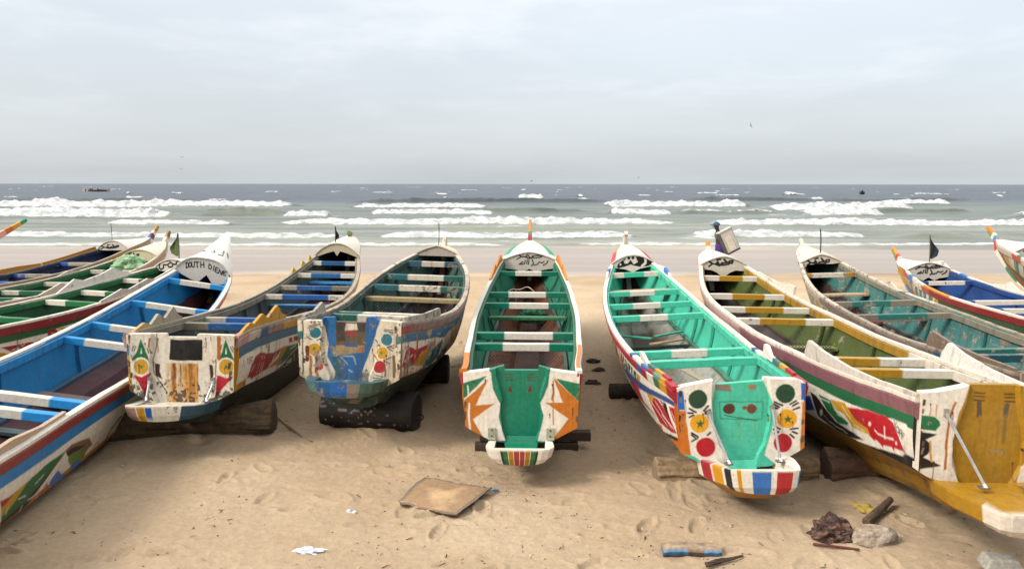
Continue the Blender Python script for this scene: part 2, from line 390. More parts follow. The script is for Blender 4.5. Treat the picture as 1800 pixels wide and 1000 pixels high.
far = np.clip((Y - 70) / 120, 0, 1); near = np.clip((Y - 38) / 20, 0, 1)
Z += near * (.09 * vnoise(P2 * [.25, 1], .35, 50) + .05 * fbm(P2 * [.5, 1], 1.1, 51, 3)) + far * (.26 * fbm(P2 * [.35, 1], .16, 52, 3))
for (d, x0, x1, h, fs, tr, sd) in WAVES:
    ri = np.where((Y[:, 0] > d - 6 - h * 3) & (Y[:, 0] < d + tr * 1.5 + h * 12 + 4))[0]
    if not len(ri): continue
    ri = slice(ri[0], ri[-1] + 1); x = X[ri]; y = Y[ri]; Q = np.stack([x, x * 0 + sd * 3.7], -1)
    yc = d + vnoise(Q, .12, sd) * (d * (.016 if d > 52 else .034)) + vnoise(Q, .6, sd + 1) * (d * .004)
    e = max(.8, (x1 - x0) * .14); win = np.clip((x - x0) / e, 0, 1) * np.clip((x1 - x) / e, 0, 1); win = win * win * (3 - 2 * win)
    hh = h * win * (.78 + .3 * vnoise(Q, .35, sd + 2) + .14 * vnoise(Q, 1.7, sd + 3))
    t = y - yc; prof = np.where(t < 0, np.exp(-(t / (.75 * h + .25)) ** 2), np.exp(-(t / (3.2 * h + .8)) ** 2))
    br = np.clip((win - .25) * 2, 0, 1) * fs if fs >= .5 else np.clip((vnoise(Q, .5, sd + 4) - (1 - 2 * fs)) * 3, 0, 1) * win
    rough_ = fbm(np.stack([x, y], -1), 1.9 if d < 90 else 1.1, sd + 6, 3)
    Z[ri] += hh * prof * (1 + .5 * br * rough_)
    f = br * np.where(t < 0, np.clip(1.25 - np.abs(t) / (1.6 * h + .35), 0, 1), np.clip(1.15 - t / tr, 0, 1) * (.72 + .45 * rough_))
    f = np.where((t < -(1.6 * h + .6)), 0, f) * (win > .01)
    foam[ri] = np.maximum(foam[ri], f)
# old lacy foam drifting between the breakers, and the swash edge
lace = np.clip(fbm(P2 * [.4, 1.6], .45, 71, 4) - .42, 0, 1) * 1.6 * np.clip((Y - 40) / 6, 0, 1) * np.clip((125 - Y) / 40, 0, 1)
foam = np.maximum(foam, np.clip(lace, 0, .46))
edge = 37.0 + 1.7 * vnoise(np.stack([X, X * 0], -1), .07, 81) + .3 * vnoise(np.stack([X, X * 0], -1), .4, 82)
Z = np.where(Y < 44, np.minimum(Z, Z), Z)
shoal = np.clip((Y - edge) / 3.5, 0, 1)
Z = Z - (1 - shoal) ** 2 * .05 * (Y < edge) - .02 * (1 - shoal)
foam = np.maximum(foam, .40 * np.exp(-((Y - edge - .15) / .25) ** 2))
c_sand, c_shal, c_mid, c_deep = lin('9a8f7c'), lin('77796a'), lin('585e54'), lin('26313a')
def mixa(a, b, t): return a * (1 - t[..., None]) + b * t[..., None]
C = mixa(c_sand, c_shal, np.clip((Y - 37) / 8, 0, 1)); C = mixa(C, c_mid, np.clip((Y - 46) / 38, 0, 1))
C = mixa(C, c_deep, np.clip((Y + vnoise(P2 * [.3, 1], .06, 60) * 14 - 112) / 45, 0, 1))
mb = MB(); V = np.stack([X, Y, Z], -1); mb.grid(V, C.reshape(-1, 3), flip=True)
sea = tag(mb.build('sea', sea_mat(), smooth=True), kind='structure')
fa = sea.data.attributes.new('foam', 'FLOAT', 'POINT'); fa.data.foreach_set('value', foam.astype(np.float32).ravel())

# ---------------------------------------------------------------- boat geometry
import numpy as np
KT=np.array([-.05,0,.15,.3,.45,.6,.75,.88,1.,1.15])
def hermite(t,k,v):
    k=np.asarray(k,float);v=np.asarray(v,float);t=np.clip(np.asarray(t,float),k[0],k[-1])
    m=np.gradient(v,k);i=np.clip(np.searchsorted(k,t)-1,0,len(k)-2);h=k[i+1]-k[i];q=(t-k[i])/h
    return (2*q**3-3*q*q+1)*v[i]+(q**3-2*q*q+q)*h*m[i]+(-2*q**3+3*q*q)*v[i+1]+(q**3-q*q)*h*m[i+1]
def rotm(yaw,pitch,roll):
    cy,sy=cos(-yaw),sin(-yaw);cp,sp=cos(pitch),sin(pitch);cr,sr=cos(roll),sin(roll)
    return np.array([[cy,-sy,0],[sy,cy,0],[0,0,1]])@np.array([[1,0,0],[0,cp,-sp],[0,sp,cp]])@np.array([[cr,0,sr],[0,1,0],[-sr,0,cr]])
class Hull:
    """measured shape of one boat: profile curves in metres along its own axis"""
    def __init__(h,f,spur=True,te=1.14,lift=None,deep=0.,arch=.17):
        h.q=f['q'];h.L=f['q'][6];h.spur=spur;h.arch=arch;h.tip=f['tip']
        if not spur: te=h.tip[0]/h.L; 
        te=te;h.te=te;h.se=te*h.L
        hw=np.maximum(np.array(f['hw']),.06);sh=np.array(f['sh'])
        if spur:
            r=(te-1)/.2;lift=lift if lift else min(.10+1.05*(te-1)*1.4,h.tip[1]-.2-sh[8]) if te<1.19 else min(sh[9]+.16,h.tip[1]-.12)-sh[8]
            lift=max(lift,.08)
            h.kh=(list(KT[:9])+[1+(te-1)*.6,te],list(hw[:9])+[max(hw[8]*.62,.16),.05]);h.ks=(list(KT[:9])+[1+(te-1)*.6,te],list(sh[:9])+[sh[8]+lift*.62,sh[8]+lift])
        else:
            i=9;h.kh=(list(KT[:i])+[1+(te-1)*.5,te],list(hw[:i])+[hw[8]*.58,.03]);h.ks=(list(KT[:i])+[1+(te-1)*.5,te],list(sh[:i])+[sh[8]+(h.tip[1]-sh[8])*.38,h.tip[1]])
        e=te
        h.cr=([-.05,0,.15,.45,.75,.88,1.,1+(e-1)*.5,e],[.88,.88,.86,.82,.78,.72,.62,.55,.6])       # chine half width / gunwale half width
        h.zc=([-.05,0,.15,.45,.6,.75,.88,1.,1+(e-1)*.5,e],[.49,.48,.44,.41,.42,.48,.6,.82,1.0,h.ks[1][-1]-.1])
        h.lr=([-.05,0,.3,.6,.88,1.,1+(e-1)*.5,e],[.33,.34,.36,.36,.28,.18,.09,.025])                # top edge of the dugout keel log
        h.zl=([-.05,0,.15,.3,.6,.75,.88,1.,1+(e-1)*.5,e],[.37,.36,.3,.28,.27,.31,.42,.63,.87,h.ks[1][-1]-.14])
        h.kr=([-.05,0,.6,.88,1.,1+(e-1)*.5,e],[.22,.22,.22,.17,.1,.05,.02])
        h.zk=([-.05,0,.3,.6,.75,.88,1.,1+(e-1)*.5,e],[.17,.16,.14,.13,.16,.26,.46,.72,h.ks[1][-1]-.2])
        dp=min(.32,max(0,f['q'][2]+.12));dc=lambda ts,a:[dp*a*float(np.interp(t,[0,.3,.7,1.],[0,1,1,0])) for t in ts]
        h.zk=(h.zk[0],list(np.array(h.zk[1])-dc(h.zk[0],1.)));h.zl=(h.zl[0],list(np.array(h.zl[1])-dc(h.zl[0],.85)));h.zc=(h.zc[0],list(np.array(h.zc[1])-dc(h.zc[0],.25)-deep*np.array([t<.8 for t in h.zc[0]])))
    def f(h,k,s): return hermite(np.asarray(s,float)/h.L,*k)
    def hw(h,s): return h.f(h.kh,s)
    def sh(h,s): return h.f(h.ks,s)
    def hc(h,s): return h.hw(s)*h.f(h.cr,s)
    def side(h,sd,s,v,off=0.):
        """outer side panel: v = metres down from the gunwale; off = metres outwards"""
        s=np.asarray(s,float);v=np.asarray(v,float)
        w0=h.sh(s);u0=h.hw(s)-.03;w1=h.f(h.zc,s);u1=h.hc(s)
        H=np.maximum(np.hypot(w0-w1,u0-u1),1e-3);q=v/H
        bulge=.03*np.sin(np.pi*np.clip(q,0,1))*np.minimum(1,u0/.4)
        u=u0+(u1-u0)*q+bulge+off;w=w0+(w1-w0)*q
        return np.stack([sd*u,s+0*v,w],-1)
    def vmax(h,s): return np.maximum(np.hypot(h.sh(s)-h.f(h.zc,s),h.hw(s)-.03-h.hc(s)),1e-3)
    def deck(h,s,u):
        s=np.asarray(s,float);u=np.asarray(u,float);k=np.clip(1-(s-h.L)/(h.se-h.L),0,1)
        hw=np.maximum(h.hw(s),.02)
        return np.stack([u,s+0*u,h.sh(s)+.015+h.arch*k**1.25*(1-np.abs(np.clip(u/hw,-1,1))**getattr(h,'archp',2))],-1)

FIT = json.loads("""{"H":{"q":[0.0939,7.6006,0.0531,0.0315,0.0093,-0.0002,7.6078],"hw":[0.622,0.5988,0.6592,0.7055,0.7476,0.7546,0.7253,0.6578,0.5479,0.3418],"sh":[1.064,1.042,0.9955,0.9724,0.9679,0.9867,1.0565,1.1618,1.3125,1.5764],"tt":[7.0412,5.5067,4.6815,2.4194,1.7118],"tip":[9.6791,2.0057]},"E":{"q":[-4.6127,4.6605,-0.1141,-0.1183,0.0082,0.1636,9.5141],"hw":[0.6104,0.6197,0.6823,0.7128,0.7352,0.7306,0.6911,0.6351,0.5016,0.2753],"sh":[1.0537,1.0402,0.9985,0.9935,0.9496,0.9673,1.0531,1.1697,1.3498,1.6351],"tt":[9.1768,7.7155,6.3413,5.5082,2.9411,2.4924],"tip":[11.1569,1.9808]},"F":{"q":[-3.508,8.2759,0.2222,-0.0159,-0.0291,0.0177,8.0889],"hw":[0.6519,0.6105,0.606,0.685,0.7488,0.7761,0.7422,0.6413,0.4682,0.2125],"sh":[1.0656,1.0779,1.0445,0.9782,0.9257,0.933,1.0169,1.1865,1.4319,1.7707],"tt":[7.8351,7.0901,6.1808,5.3506,2.2301,1.4091],"tip":[9.3298,1.9182]},"G":{"q":[-1.7467,8.4066,0.3467,0.0903,-0.0002,0.0224,5.0048],"hw":[0.5505,0.5746,0.6806,0.7682,0.8189,0.8173,0.7413,0.5976,0.3798,0.0928],"sh":[1.0943,1.0863,1.0041,0.9333,0.9062,0.9735,1.1048,1.2388,1.3682,1.604],"tt":[4.7142,4.0405,3.5221,1.8166],"tip":[5.7577,1.6501]},"I":{"q":[2.0859,6.9323,0.0463,0.0282,-0.0035,-0.052,7.7436],"hw":[0.5832,0.5995,0.6837,0.7439,0.7822,0.7759,0.7222,0.6019,0.4126,0.1506],"sh":[1.0876,1.0746,0.9955,0.937,0.9309,0.9606,1.0573,1.2052,1.409,1.7157],"tt":[7.4041,6.3516,5.5807,4.7973,2.3876,1.7434],"tip":[8.5915,1.988]},"J":{"q":[3.7564,6.1388,0.1397,-0.012,-0.0048,0.0198,7.6846],"hw":[0.5867,0.6039,0.686,0.7493,0.7815,0.7763,0.7355,0.6272,0.436,0.1715],"sh":[1.0782,1.0616,0.9933,0.9638,0.9469,0.9858,1.0386,1.1688,1.3776,1.6912],"tt":[7.2634,6.306,5.4578,4.6153,2.1894,1.6065],"tip":[8.7979,1.7711]},"K":{"q":[5.4369,7.3729,0.0765,0.0948,-0.0089,-0.0394,8.531],"hw":[0.5954,0.6176,0.7018,0.767,0.786,0.769,0.7069,0.5958,0.4263,0.1801],"sh":[1.0649,1.0574,1.005,0.9509,0.9633,0.9923,1.046,1.1668,1.3343,1.6113],"tt":[7.905,5.5603,4.3988,1.6481],"tip":[10.055,1.7749]},"L":{"q":[8.4581,9.0796,-0.0264,0.0843,-0.0281,-0.0269,8.2533],"hw":[0.6001,0.6204,0.7006,0.7556,0.7693,0.7613,0.7142,0.6302,0.4975,0.2761],"sh":[1.0591,1.0476,0.9971,0.9706,0.9793,0.9959,1.0424,1.139,1.2874,1.5508],"tt":[7.4268,5.3093],"tip":[10.3046,1.7266]},"D":{"q":[-9.4346,6.9807,-0.0768,0.3141,-0.0012,0.001,9.0328],"hw":[0.599,0.6207,0.7029,0.7606,0.7777,0.7656,0.7003,0.5975,0.4581,0.2339],"sh":[1.0604,1.0503,0.9998,0.9681,0.9547,0.97,1.0508,1.194,1.3387,1.5944],"tt":[6.6571,7.3639,8.2473],"tip":[11.4716,2.0]},"C":{"q":[-9.6703,10.5585,-0.0464,0.0688,-0.0173,-0.0028,8.7855],"hw":[0.5984,0.6216,0.7055,0.7651,0.7828,0.7658,0.6939,0.5938,0.4634,0.2467],"sh":[1.0596,1.0503,1.0014,0.9732,0.9644,0.9801,1.0398,1.1542,1.3248,1.6098],"tt":[6.1196,7.6038,4.9136],"tip":[10.2831,1.9219]},"B":{"q":[-12.4163,12.2168,-0.1635,0.2127,-0.0033,-0.0173,8.9972],"hw":[0.6012,0.6211,0.7004,0.7533,0.7635,0.7456,0.6875,0.6058,0.4792,0.2643],"sh":[1.0608,1.0504,0.9992,0.966,0.9502,0.9655,1.0447,1.1888,1.3718,1.6578],"tt":[7.7406,6.377,5.3156],"tip":[10.8728,1.9277]},"M":{"q":[8.4581,9.0796,-0.0264,0.0843,-0.0281,-0.0269,8.2533],"hw":[0.6001,0.6204,0.7006,0.7556,0.7693,0.7613,0.7142,0.6302,0.4975,0.2761],"sh":[1.0591,1.0476,0.9971,0.9706,0.9793,0.9959,1.0424,1.139,1.2874,1.5508],"tt":[7.4268,5.3093],"tip":[10.3046,1.7266]},"A":{"q":[-12.4163,12.2168,-0.1635,0.2127,-0.0033,-0.0173,8.9972],"hw":[0.6012,0.6211,0.7004,0.7533,0.7635,0.7456,0.6875,0.6058,0.4792,0.2643],"sh":[1.0608,1.0504,0.9992,0.966,0.9502,0.9655,1.0447,1.1888,1.3718,1.6578],"tt":[7.7406,6.377,5.3156],"tip":[10.8728,1.9277]}}""")
# painted figures, in metres on each surface
ART = json.loads("""{"H_T":[["p","e6dfd2",[[-0.593,1.07],[-0.315,1.072],[-0.293,1.038],[-0.288,0.97],[-0.272,0.879],[-0.244,0.81],[-0.207,0.736],[-0.219,0.615],[-0.2,0.523],[-0.155,0.361],[-0.341,0.336],[-0.554,0.404],[-0.594,0.956]]],
["p","17805c",[[-0.583,0.928],[-0.332,1.004],[-0.551,0.785],[-0.585,0.785]]],
["p","c47a28",[[-0.557,0.762],[-0.501,0.808],[-0.321,0.975],[-0.445,0.705],[-0.255,0.732],[-0.469,0.573],[-0.335,0.336],[-0.56,0.404]]],
["p","e6dfd2",[[0.283,1.071],[0.581,1.073],[0.577,0.392],[0.298,0.354],[0.159,0.364],[0.197,0.492],[0.219,0.619],[0.185,0.74],[0.229,0.826],[0.262,0.917],[0.272,1.02]]],
["p","17805c",[[0.333,0.986],[0.56,0.937],[0.562,0.76],[0.534,0.777]]],
["p","c47a28",[[0.311,0.997],[0.402,0.747],[0.235,0.746],[0.459,0.587],[0.293,0.354],[0.577,0.415],[0.574,0.749],[0.542,0.771]]],
["s","c07a2c",0.012,[[0.311,0.963],[0.316,0.827],[0.31,0.689],[0.314,0.528]]],
["s","e6dfd2",0.014,[[-0.522,0.905],[-0.515,0.82]]],
["s","e6dfd2",0.02,[[-0.507,0.728],[-0.51,0.624],[-0.503,0.52],[-0.5,0.439]]],
["s","5e3c34",0.01,[[-0.154,1.014],[-0.086,1.015]]],
["s","5e3c34",0.01,[[-0.155,0.985],[-0.086,0.985]]],
["s","5e3c34",0.01,[[-0.155,0.955],[-0.086,0.956]]],
["s","5e3c34",0.01,[[0.062,1.016],[0.131,1.016]]],
["s","5e3c34",0.01,[[0.062,0.986],[0.131,0.987]]],
["s","5e3c34",0.01,[[0.062,0.957],[0.131,0.957]]],
["p","7a2e22",[[-0.116,0.903],[-0.088,0.84],[-0.121,0.834],[-0.132,0.857]]],
["p","7a2e22",[[0.09,0.916],[0.104,0.848],[0.073,0.836],[0.064,0.864]]]],"I_T":[["p","e6dfd2",[[-0.578,1.163],[-0.238,1.154],[-0.22,1.082],[-0.247,0.992],[-0.257,0.861],[-0.24,0.729],[-0.199,0.595],[-0.15,0.487],[-0.109,0.326],[-0.167,0.302],[-0.456,0.474],[-0.571,0.492]]],
["p","e6dfd2",[[0.196,1.167],[0.603,1.148],[0.598,0.429],[0.425,0.277],[0.343,0.307],[0.199,0.446],[0.232,0.577],[0.279,0.733],[0.28,0.864],[0.257,0.982],[0.214,1.101]]],
["p","2f6fc0",[[-0.581,1.059],[-0.511,1.056],[-0.499,0.892],[-0.585,0.895]]],
["p","c87a28",[[-0.586,0.889],[-0.497,0.885],[-0.456,0.474],[-0.597,0.48]]],
["p","2f6fc0",[[0.521,1.087],[0.603,1.084],[0.602,0.934],[0.526,0.938]]],
["p","c87a28",[[0.536,0.918],[0.601,0.915],[0.598,0.456],[0.51,0.466]]],
["p","24503a",[[-0.3,0.978],[-0.307,0.946],[-0.325,0.919],[-0.353,0.901],[-0.385,0.896],[-0.417,0.904],[-0.443,0.924],[-0.461,0.953],[-0.466,0.986],[-0.459,1.018],[-0.44,1.046],[-0.413,1.063],[-0.381,1.068],[-0.349,1.06],[-0.323,1.04],[-0.305,1.012]]],
["p","24503a",[[0.472,0.999],[0.465,0.965],[0.446,0.937],[0.418,0.919],[0.385,0.914],[0.353,0.922],[0.325,0.943],[0.307,0.972],[0.301,1.006],[0.308,1.04],[0.327,1.068],[0.355,1.086],[0.387,1.091],[0.42,1.083],[0.447,1.062],[0.465,1.033]]],
["p","dfa828",[[-0.289,0.758],[-0.296,0.725],[-0.315,0.697],[-0.343,0.68],[-0.375,0.674],[-0.407,0.682],[-0.434,0.702],[-0.451,0.731],[-0.457,0.765],[-0.45,0.798],[-0.431,0.825],[-0.403,0.843],[-0.371,0.848],[-0.339,0.84],[-0.312,0.82],[-0.295,0.791]]],
["p","dfa828",[[0.485,0.77],[0.478,0.736],[0.459,0.708],[0.431,0.69],[0.398,0.684],[0.365,0.693],[0.338,0.713],[0.319,0.743],[0.313,0.777],[0.32,0.811],[0.339,0.839],[0.367,0.857],[0.4,0.863],[0.433,0.854],[0.46,0.834],[0.478,0.804]]],
["p","b81e30",[[-0.234,0.537],[-0.242,0.503],[-0.261,0.475],[-0.29,0.456],[-0.323,0.451],[-0.356,0.459],[-0.384,0.48],[-0.402,0.51],[-0.407,0.545],[-0.4,0.579],[-0.381,0.607],[-0.352,0.626],[-0.319,0.631],[-0.286,0.623],[-0.258,0.602],[-0.24,0.572]]],
["p","b81e30",[[0.443,0.548],[0.437,0.516],[0.419,0.489],[0.392,0.471],[0.36,0.466],[0.329,0.474],[0.302,0.493],[0.285,0.522],[0.279,0.555],[0.286,0.588],[0.304,0.615],[0.331,0.632],[0.362,0.637],[0.393,0.629],[0.42,0.61],[0.437,0.581]]],
["p","2c6a3c",[[-0.366,0.797],[-0.356,0.768],[-0.328,0.766],[-0.351,0.748],[-0.344,0.719],[-0.367,0.737],[-0.391,0.721],[-0.383,0.75],[-0.405,0.769],[-0.376,0.769]]],
["p","2c6a3c",[[0.406,0.809],[0.415,0.781],[0.444,0.778],[0.421,0.761],[0.429,0.732],[0.405,0.749],[0.381,0.734],[0.389,0.762],[0.367,0.781],[0.395,0.782]]],
["s","1c1a19",0.016,[[-0.458,0.903],[-0.402,0.868]]],
["s","1c1a19",0.016,[[-0.472,0.864],[-0.428,0.862]]],
["s","1c1a19",0.016,[[-0.46,0.824],[-0.422,0.842]]],
["s","1c1a19",0.016,[[-0.332,0.878],[-0.293,0.915]]],
["s","1c1a19",0.016,[[-0.32,0.864],[-0.275,0.882]]],
["s","1c1a19",0.016,[[-0.32,0.848],[-0.276,0.856]]],
["s","1c1a19",0.016,[[-0.445,0.679],[-0.389,0.637]]],
["s","1c1a19",0.016,[[-0.445,0.659],[-0.414,0.631]]],
["s","1c1a19",0.016,[[-0.441,0.599],[-0.395,0.624]]],
["s","1c1a19",0.016,[[-0.306,0.653],[-0.28,0.672]]],
["s","1c1a19",0.016,[[0.287,0.929],[0.356,0.897]]],
["s","1c1a19",0.016,[[0.281,0.91],[0.331,0.881]]],
["s","1c1a19",0.016,[[0.287,0.877],[0.318,0.869]]],
["s","1c1a19",0.016,[[0.425,0.903],[0.482,0.931]]],
["s","1c1a19",0.016,[[0.45,0.889],[0.501,0.913]]],
["s","1c1a19",0.016,[[0.456,0.856],[0.507,0.874]]],
["s","1c1a19",0.016,[[0.291,0.713],[0.335,0.678]]],
["s","1c1a19",0.016,[[0.278,0.68],[0.322,0.652]]],
["s","1c1a19",0.016,[[0.284,0.641],[0.315,0.646]]],
["s","1c1a19",0.016,[[0.429,0.674],[0.493,0.684]]],
["s","1c1a19",0.016,[[0.448,0.653],[0.486,0.632]]],
["s","1c1a19",0.016,[[0.429,0.628],[0.46,0.594]]],
["p","5e3b2a",[[-0.049,0.872],[-0.053,0.854],[-0.065,0.839],[-0.082,0.83],[-0.103,0.827],[-0.123,0.832],[-0.14,0.843],[-0.151,0.858],[-0.155,0.877],[-0.151,0.894],[-0.139,0.909],[-0.121,0.919],[-0.101,0.921],[-0.081,0.917],[-0.064,0.906],[-0.053,0.89]]],
["p","7a4a34",[[0.143,0.863],[0.139,0.847],[0.129,0.833],[0.114,0.824],[0.097,0.821],[0.079,0.825],[0.065,0.835],[0.055,0.85],[0.052,0.867],[0.056,0.884],[0.066,0.898],[0.081,0.907],[0.098,0.91],[0.115,0.906],[0.13,0.895],[0.14,0.881]]],
["p","8a5a40",[[0.057,0.876],[0.055,0.869],[0.05,0.864],[0.043,0.86],[0.034,0.859],[0.026,0.861],[0.018,0.865],[0.013,0.871],[0.012,0.878],[0.014,0.885],[0.019,0.891],[0.026,0.895],[0.035,0.896],[0.044,0.894],[0.051,0.89],[0.056,0.883]]],
["s","2f8c76",0.008,[[-0.185,0.943],[0.199,0.926],[0.191,0.763],[-0.182,0.786],[-0.185,0.943]]],
["s","2a3a34",0.008,[[-0.144,0.817],[-0.03,0.792],[0.146,0.758]]],
["p","8a8070",[[-0.22,1.101],[-0.088,1.095],[-0.076,1.03],[-0.215,1.049]]],
["p","9a8a70",[[0.063,1.089],[0.151,1.085],[0.144,1.039],[0.075,1.043]]],
["p","1c1a19",[[0.013,0.334],[0.203,0.313],[0.202,0.246],[0.063,0.266]]],
["s","8f9c40",0.008,[[-0.005,0.759],[-0.015,0.588]]],
["s","8f9c40",0.006,[[0.127,0.753],[0.131,0.608]]]],"F_T":[["p","d2b171",[[-0.143,0.947],[0.235,0.952],[0.235,0.336],[-0.158,0.331]]],
["s","a8682a",0.05,[[-0.086,0.819],[-0.084,0.703],[-0.096,0.53]]],
["s","8f4a1c",0.03,[[-0.026,0.82],[-0.024,0.703],[-0.036,0.531]]],
["s","b07634",0.025,[[0.04,0.821],[0.042,0.704],[0.03,0.532]]],
["s","a35e22",0.05,[[0.112,0.822],[0.115,0.705],[0.103,0.533]]],
["s","c08a40",0.03,[[0.203,0.823],[0.205,0.707],[0.193,0.534]]],
["p","120f0e",[[-0.117,1.048],[-0.009,1.039],[0.213,1.047],[0.221,1.026],[0.212,0.823],[-0.014,0.817],[-0.13,0.825],[-0.123,1.021]]],
["p","2f86b8",[[-0.603,0.995],[-0.543,0.996],[-0.534,0.868],[-0.607,0.861]]],
["p","cca030",[[-0.607,0.861],[-0.534,0.868],[-0.504,0.45],[-0.589,0.449]]],
["p","2f86b8",[[0.584,1.0],[0.698,0.996],[0.697,0.873],[0.582,0.872]]],
["p","cca030",[[0.576,0.865],[0.697,0.867],[0.69,0.429],[0.558,0.465]]],
["p","1c7048",[[-0.41,1.053],[-0.343,0.858],[-0.327,0.797],[-0.344,0.816],[-0.421,0.845],[-0.506,0.813],[-0.518,0.832],[-0.468,0.893]]],
["p","e6dfd2",[[-0.412,0.955],[-0.403,0.894],[-0.424,0.894]]],
["p","1c7048",[[0.475,1.066],[0.546,0.871],[0.575,0.798],[0.54,0.84],[0.48,0.858],[0.407,0.832],[0.401,0.845],[0.433,0.919]]],
["p","e6dfd2",[[0.478,0.974],[0.488,0.903],[0.467,0.903]]],
["p","e6dfd2",[[-0.32,0.755],[-0.329,0.715],[-0.351,0.681],[-0.382,0.658],[-0.419,0.65],[-0.456,0.657],[-0.486,0.679],[-0.506,0.713],[-0.513,0.752],[-0.504,0.791],[-0.482,0.825],[-0.451,0.848],[-0.414,0.856],[-0.377,0.849],[-0.347,0.827],[-0.327,0.794]]],
["p","cca030",[[-0.34,0.754],[-0.346,0.722],[-0.364,0.695],[-0.389,0.676],[-0.419,0.67],[-0.448,0.676],[-0.472,0.693],[-0.488,0.72],[-0.493,0.752],[-0.487,0.784],[-0.469,0.811],[-0.444,0.83],[-0.414,0.837],[-0.385,0.831],[-0.361,0.813],[-0.345,0.786]]],
["p","2c7a4c",[[-0.416,0.78],[-0.41,0.763],[-0.391,0.762],[-0.406,0.75],[-0.402,0.732],[-0.417,0.742],[-0.433,0.731],[-0.427,0.75],[-0.441,0.761],[-0.423,0.762]]],
["p","e6dfd2",[[0.572,0.767],[0.564,0.727],[0.543,0.694],[0.511,0.671],[0.474,0.662],[0.437,0.67],[0.406,0.692],[0.386,0.725],[0.379,0.764],[0.387,0.804],[0.409,0.838],[0.441,0.861],[0.478,0.869],[0.514,0.862],[0.545,0.84],[0.565,0.806]]],
["p","cca030",[[0.553,0.767],[0.546,0.735],[0.529,0.707],[0.504,0.689],[0.474,0.682],[0.445,0.688],[0.42,0.706],[0.404,0.733],[0.399,0.765],[0.405,0.797],[0.422,0.824],[0.448,0.843],[0.477,0.849],[0.507,0.843],[0.531,0.826],[0.548,0.799]]],
["p","2c7a4c",[[0.476,0.793],[0.482,0.775],[0.501,0.774],[0.486,0.762],[0.491,0.744],[0.476,0.754],[0.46,0.744],[0.465,0.762],[0.451,0.774],[0.469,0.775]]],
["p","b8283a",[[-0.504,0.666],[-0.474,0.66],[-0.415,0.643],[-0.329,0.687],[-0.321,0.675],[-0.349,0.613],[-0.373,0.409],[-0.441,0.575]]],
["p","b8283a",[[0.374,0.672],[0.416,0.666],[0.476,0.643],[0.543,0.668],[0.543,0.65],[0.438,0.537],[0.345,0.412],[0.366,0.561]]],
["s","1c1a19",0.009,[[-0.49,0.973],[-0.503,0.93]]],
["s","1c1a19",0.009,[[-0.468,0.973],[-0.485,0.918]]],
["s","1c1a19",0.009,[[-0.347,0.95],[-0.332,0.901]]],
["s","1c1a19",0.009,[[-0.326,0.95],[-0.312,0.899]]],
["s","1c1a19",0.009,[[0.41,0.998],[0.397,0.949]]],
["s","1c1a19",0.009,[[0.432,0.998],[0.419,0.94]]],
["s","1c1a19",0.009,[[0.527,0.981],[0.547,0.93]]],
["s","1c1a19",0.009,[[0.546,0.987],[0.565,0.933]]],
["s","1c1a19",0.009,[[-0.465,0.55],[-0.448,0.507]]],
["s","1c1a19",0.009,[[-0.447,0.55],[-0.436,0.519]]],
["s","1c1a19",0.009,[[0.33,0.56],[0.319,0.498]]],
["s","1c1a19",0.009,[[0.347,0.561],[0.338,0.499]]],
["s","a0602a",0.02,[[-0.322,1.048],[-0.329,0.969]]],
["s","b06a28",0.04,[[0.405,1.071],[0.401,1.004],[0.402,0.857]]],
["p","4a2c1e",[[-0.285,0.786],[-0.231,0.78],[-0.239,0.7],[-0.211,0.615],[-0.282,0.651]]],
["p","4a2c1e",[[0.286,0.775],[0.336,0.776],[0.344,0.684],[0.295,0.609]]],
["s","4a4038",0.008,[[-0.265,1.104],[-0.259,0.982],[-0.308,0.822],[-0.294,0.675],[-0.184,0.504]]],
["s","4a4038",0.008,[[0.371,0.844],[0.362,0.66],[0.293,0.535]]]],"G_T":[["p","d9cfba",[[-0.586,1.123],[-0.298,1.123],[-0.256,0.956],[-0.236,0.851],[-0.253,0.712],[-0.163,0.546],[-0.185,0.438],[-0.239,0.371],[-0.4,0.439],[-0.594,0.484]]],
["p","d9cfba",[[0.342,1.148],[0.661,1.159],[0.666,0.476],[0.455,0.445],[0.285,0.352],[0.21,0.402],[0.136,0.537],[0.152,0.623],[0.232,0.828],[0.274,0.956]]],
["p","2f7a78",[[-0.588,0.975],[-0.504,0.978],[-0.505,0.893],[-0.589,0.89]]],
["p","3a8890",[[0.505,0.965],[0.662,0.972],[0.663,0.888],[0.506,0.881]]],
["p","2f6a70",[[-0.204,0.736],[-0.13,0.728],[-0.088,0.453],[-0.152,0.503]]],
["p","6f5f4c",[[-0.159,1.129],[0.179,1.141],[0.152,0.772],[-0.151,0.722]]],
["p","4c4238",[[-0.159,1.129],[-0.053,1.133],[-0.054,0.88],[-0.15,0.876]]],
["p","4c4238",[[0.073,1.137],[0.179,1.141],[0.168,0.994],[0.084,0.991]]],
["p","a89470",[[-0.151,0.834],[0.152,0.846],[0.152,0.772],[-0.151,0.722]]],
["p","39619a",[[-0.065,0.869],[0.073,0.853],[0.083,0.822],[-0.055,0.827]]],
["p","ded2c0",[[-0.043,1.08],[0.073,1.074],[0.084,1.012],[-0.054,0.996]]],
["p","a83a40",[[-0.043,0.996],[0.073,0.99],[0.052,0.947],[-0.033,0.944]]],
["p","b87a60",[[0.083,0.801],[0.147,0.825],[0.149,0.777],[0.083,0.769]]],
["p","e6dfd2",[[-0.298,0.97],[-0.304,0.944],[-0.319,0.921],[-0.342,0.905],[-0.369,0.898],[-0.396,0.903],[-0.418,0.917],[-0.433,0.939],[-0.438,0.965],[-0.433,0.992],[-0.417,1.015],[-0.394,1.031],[-0.368,1.037],[-0.341,1.033],[-0.318,1.019],[-0.303,0.997]]],
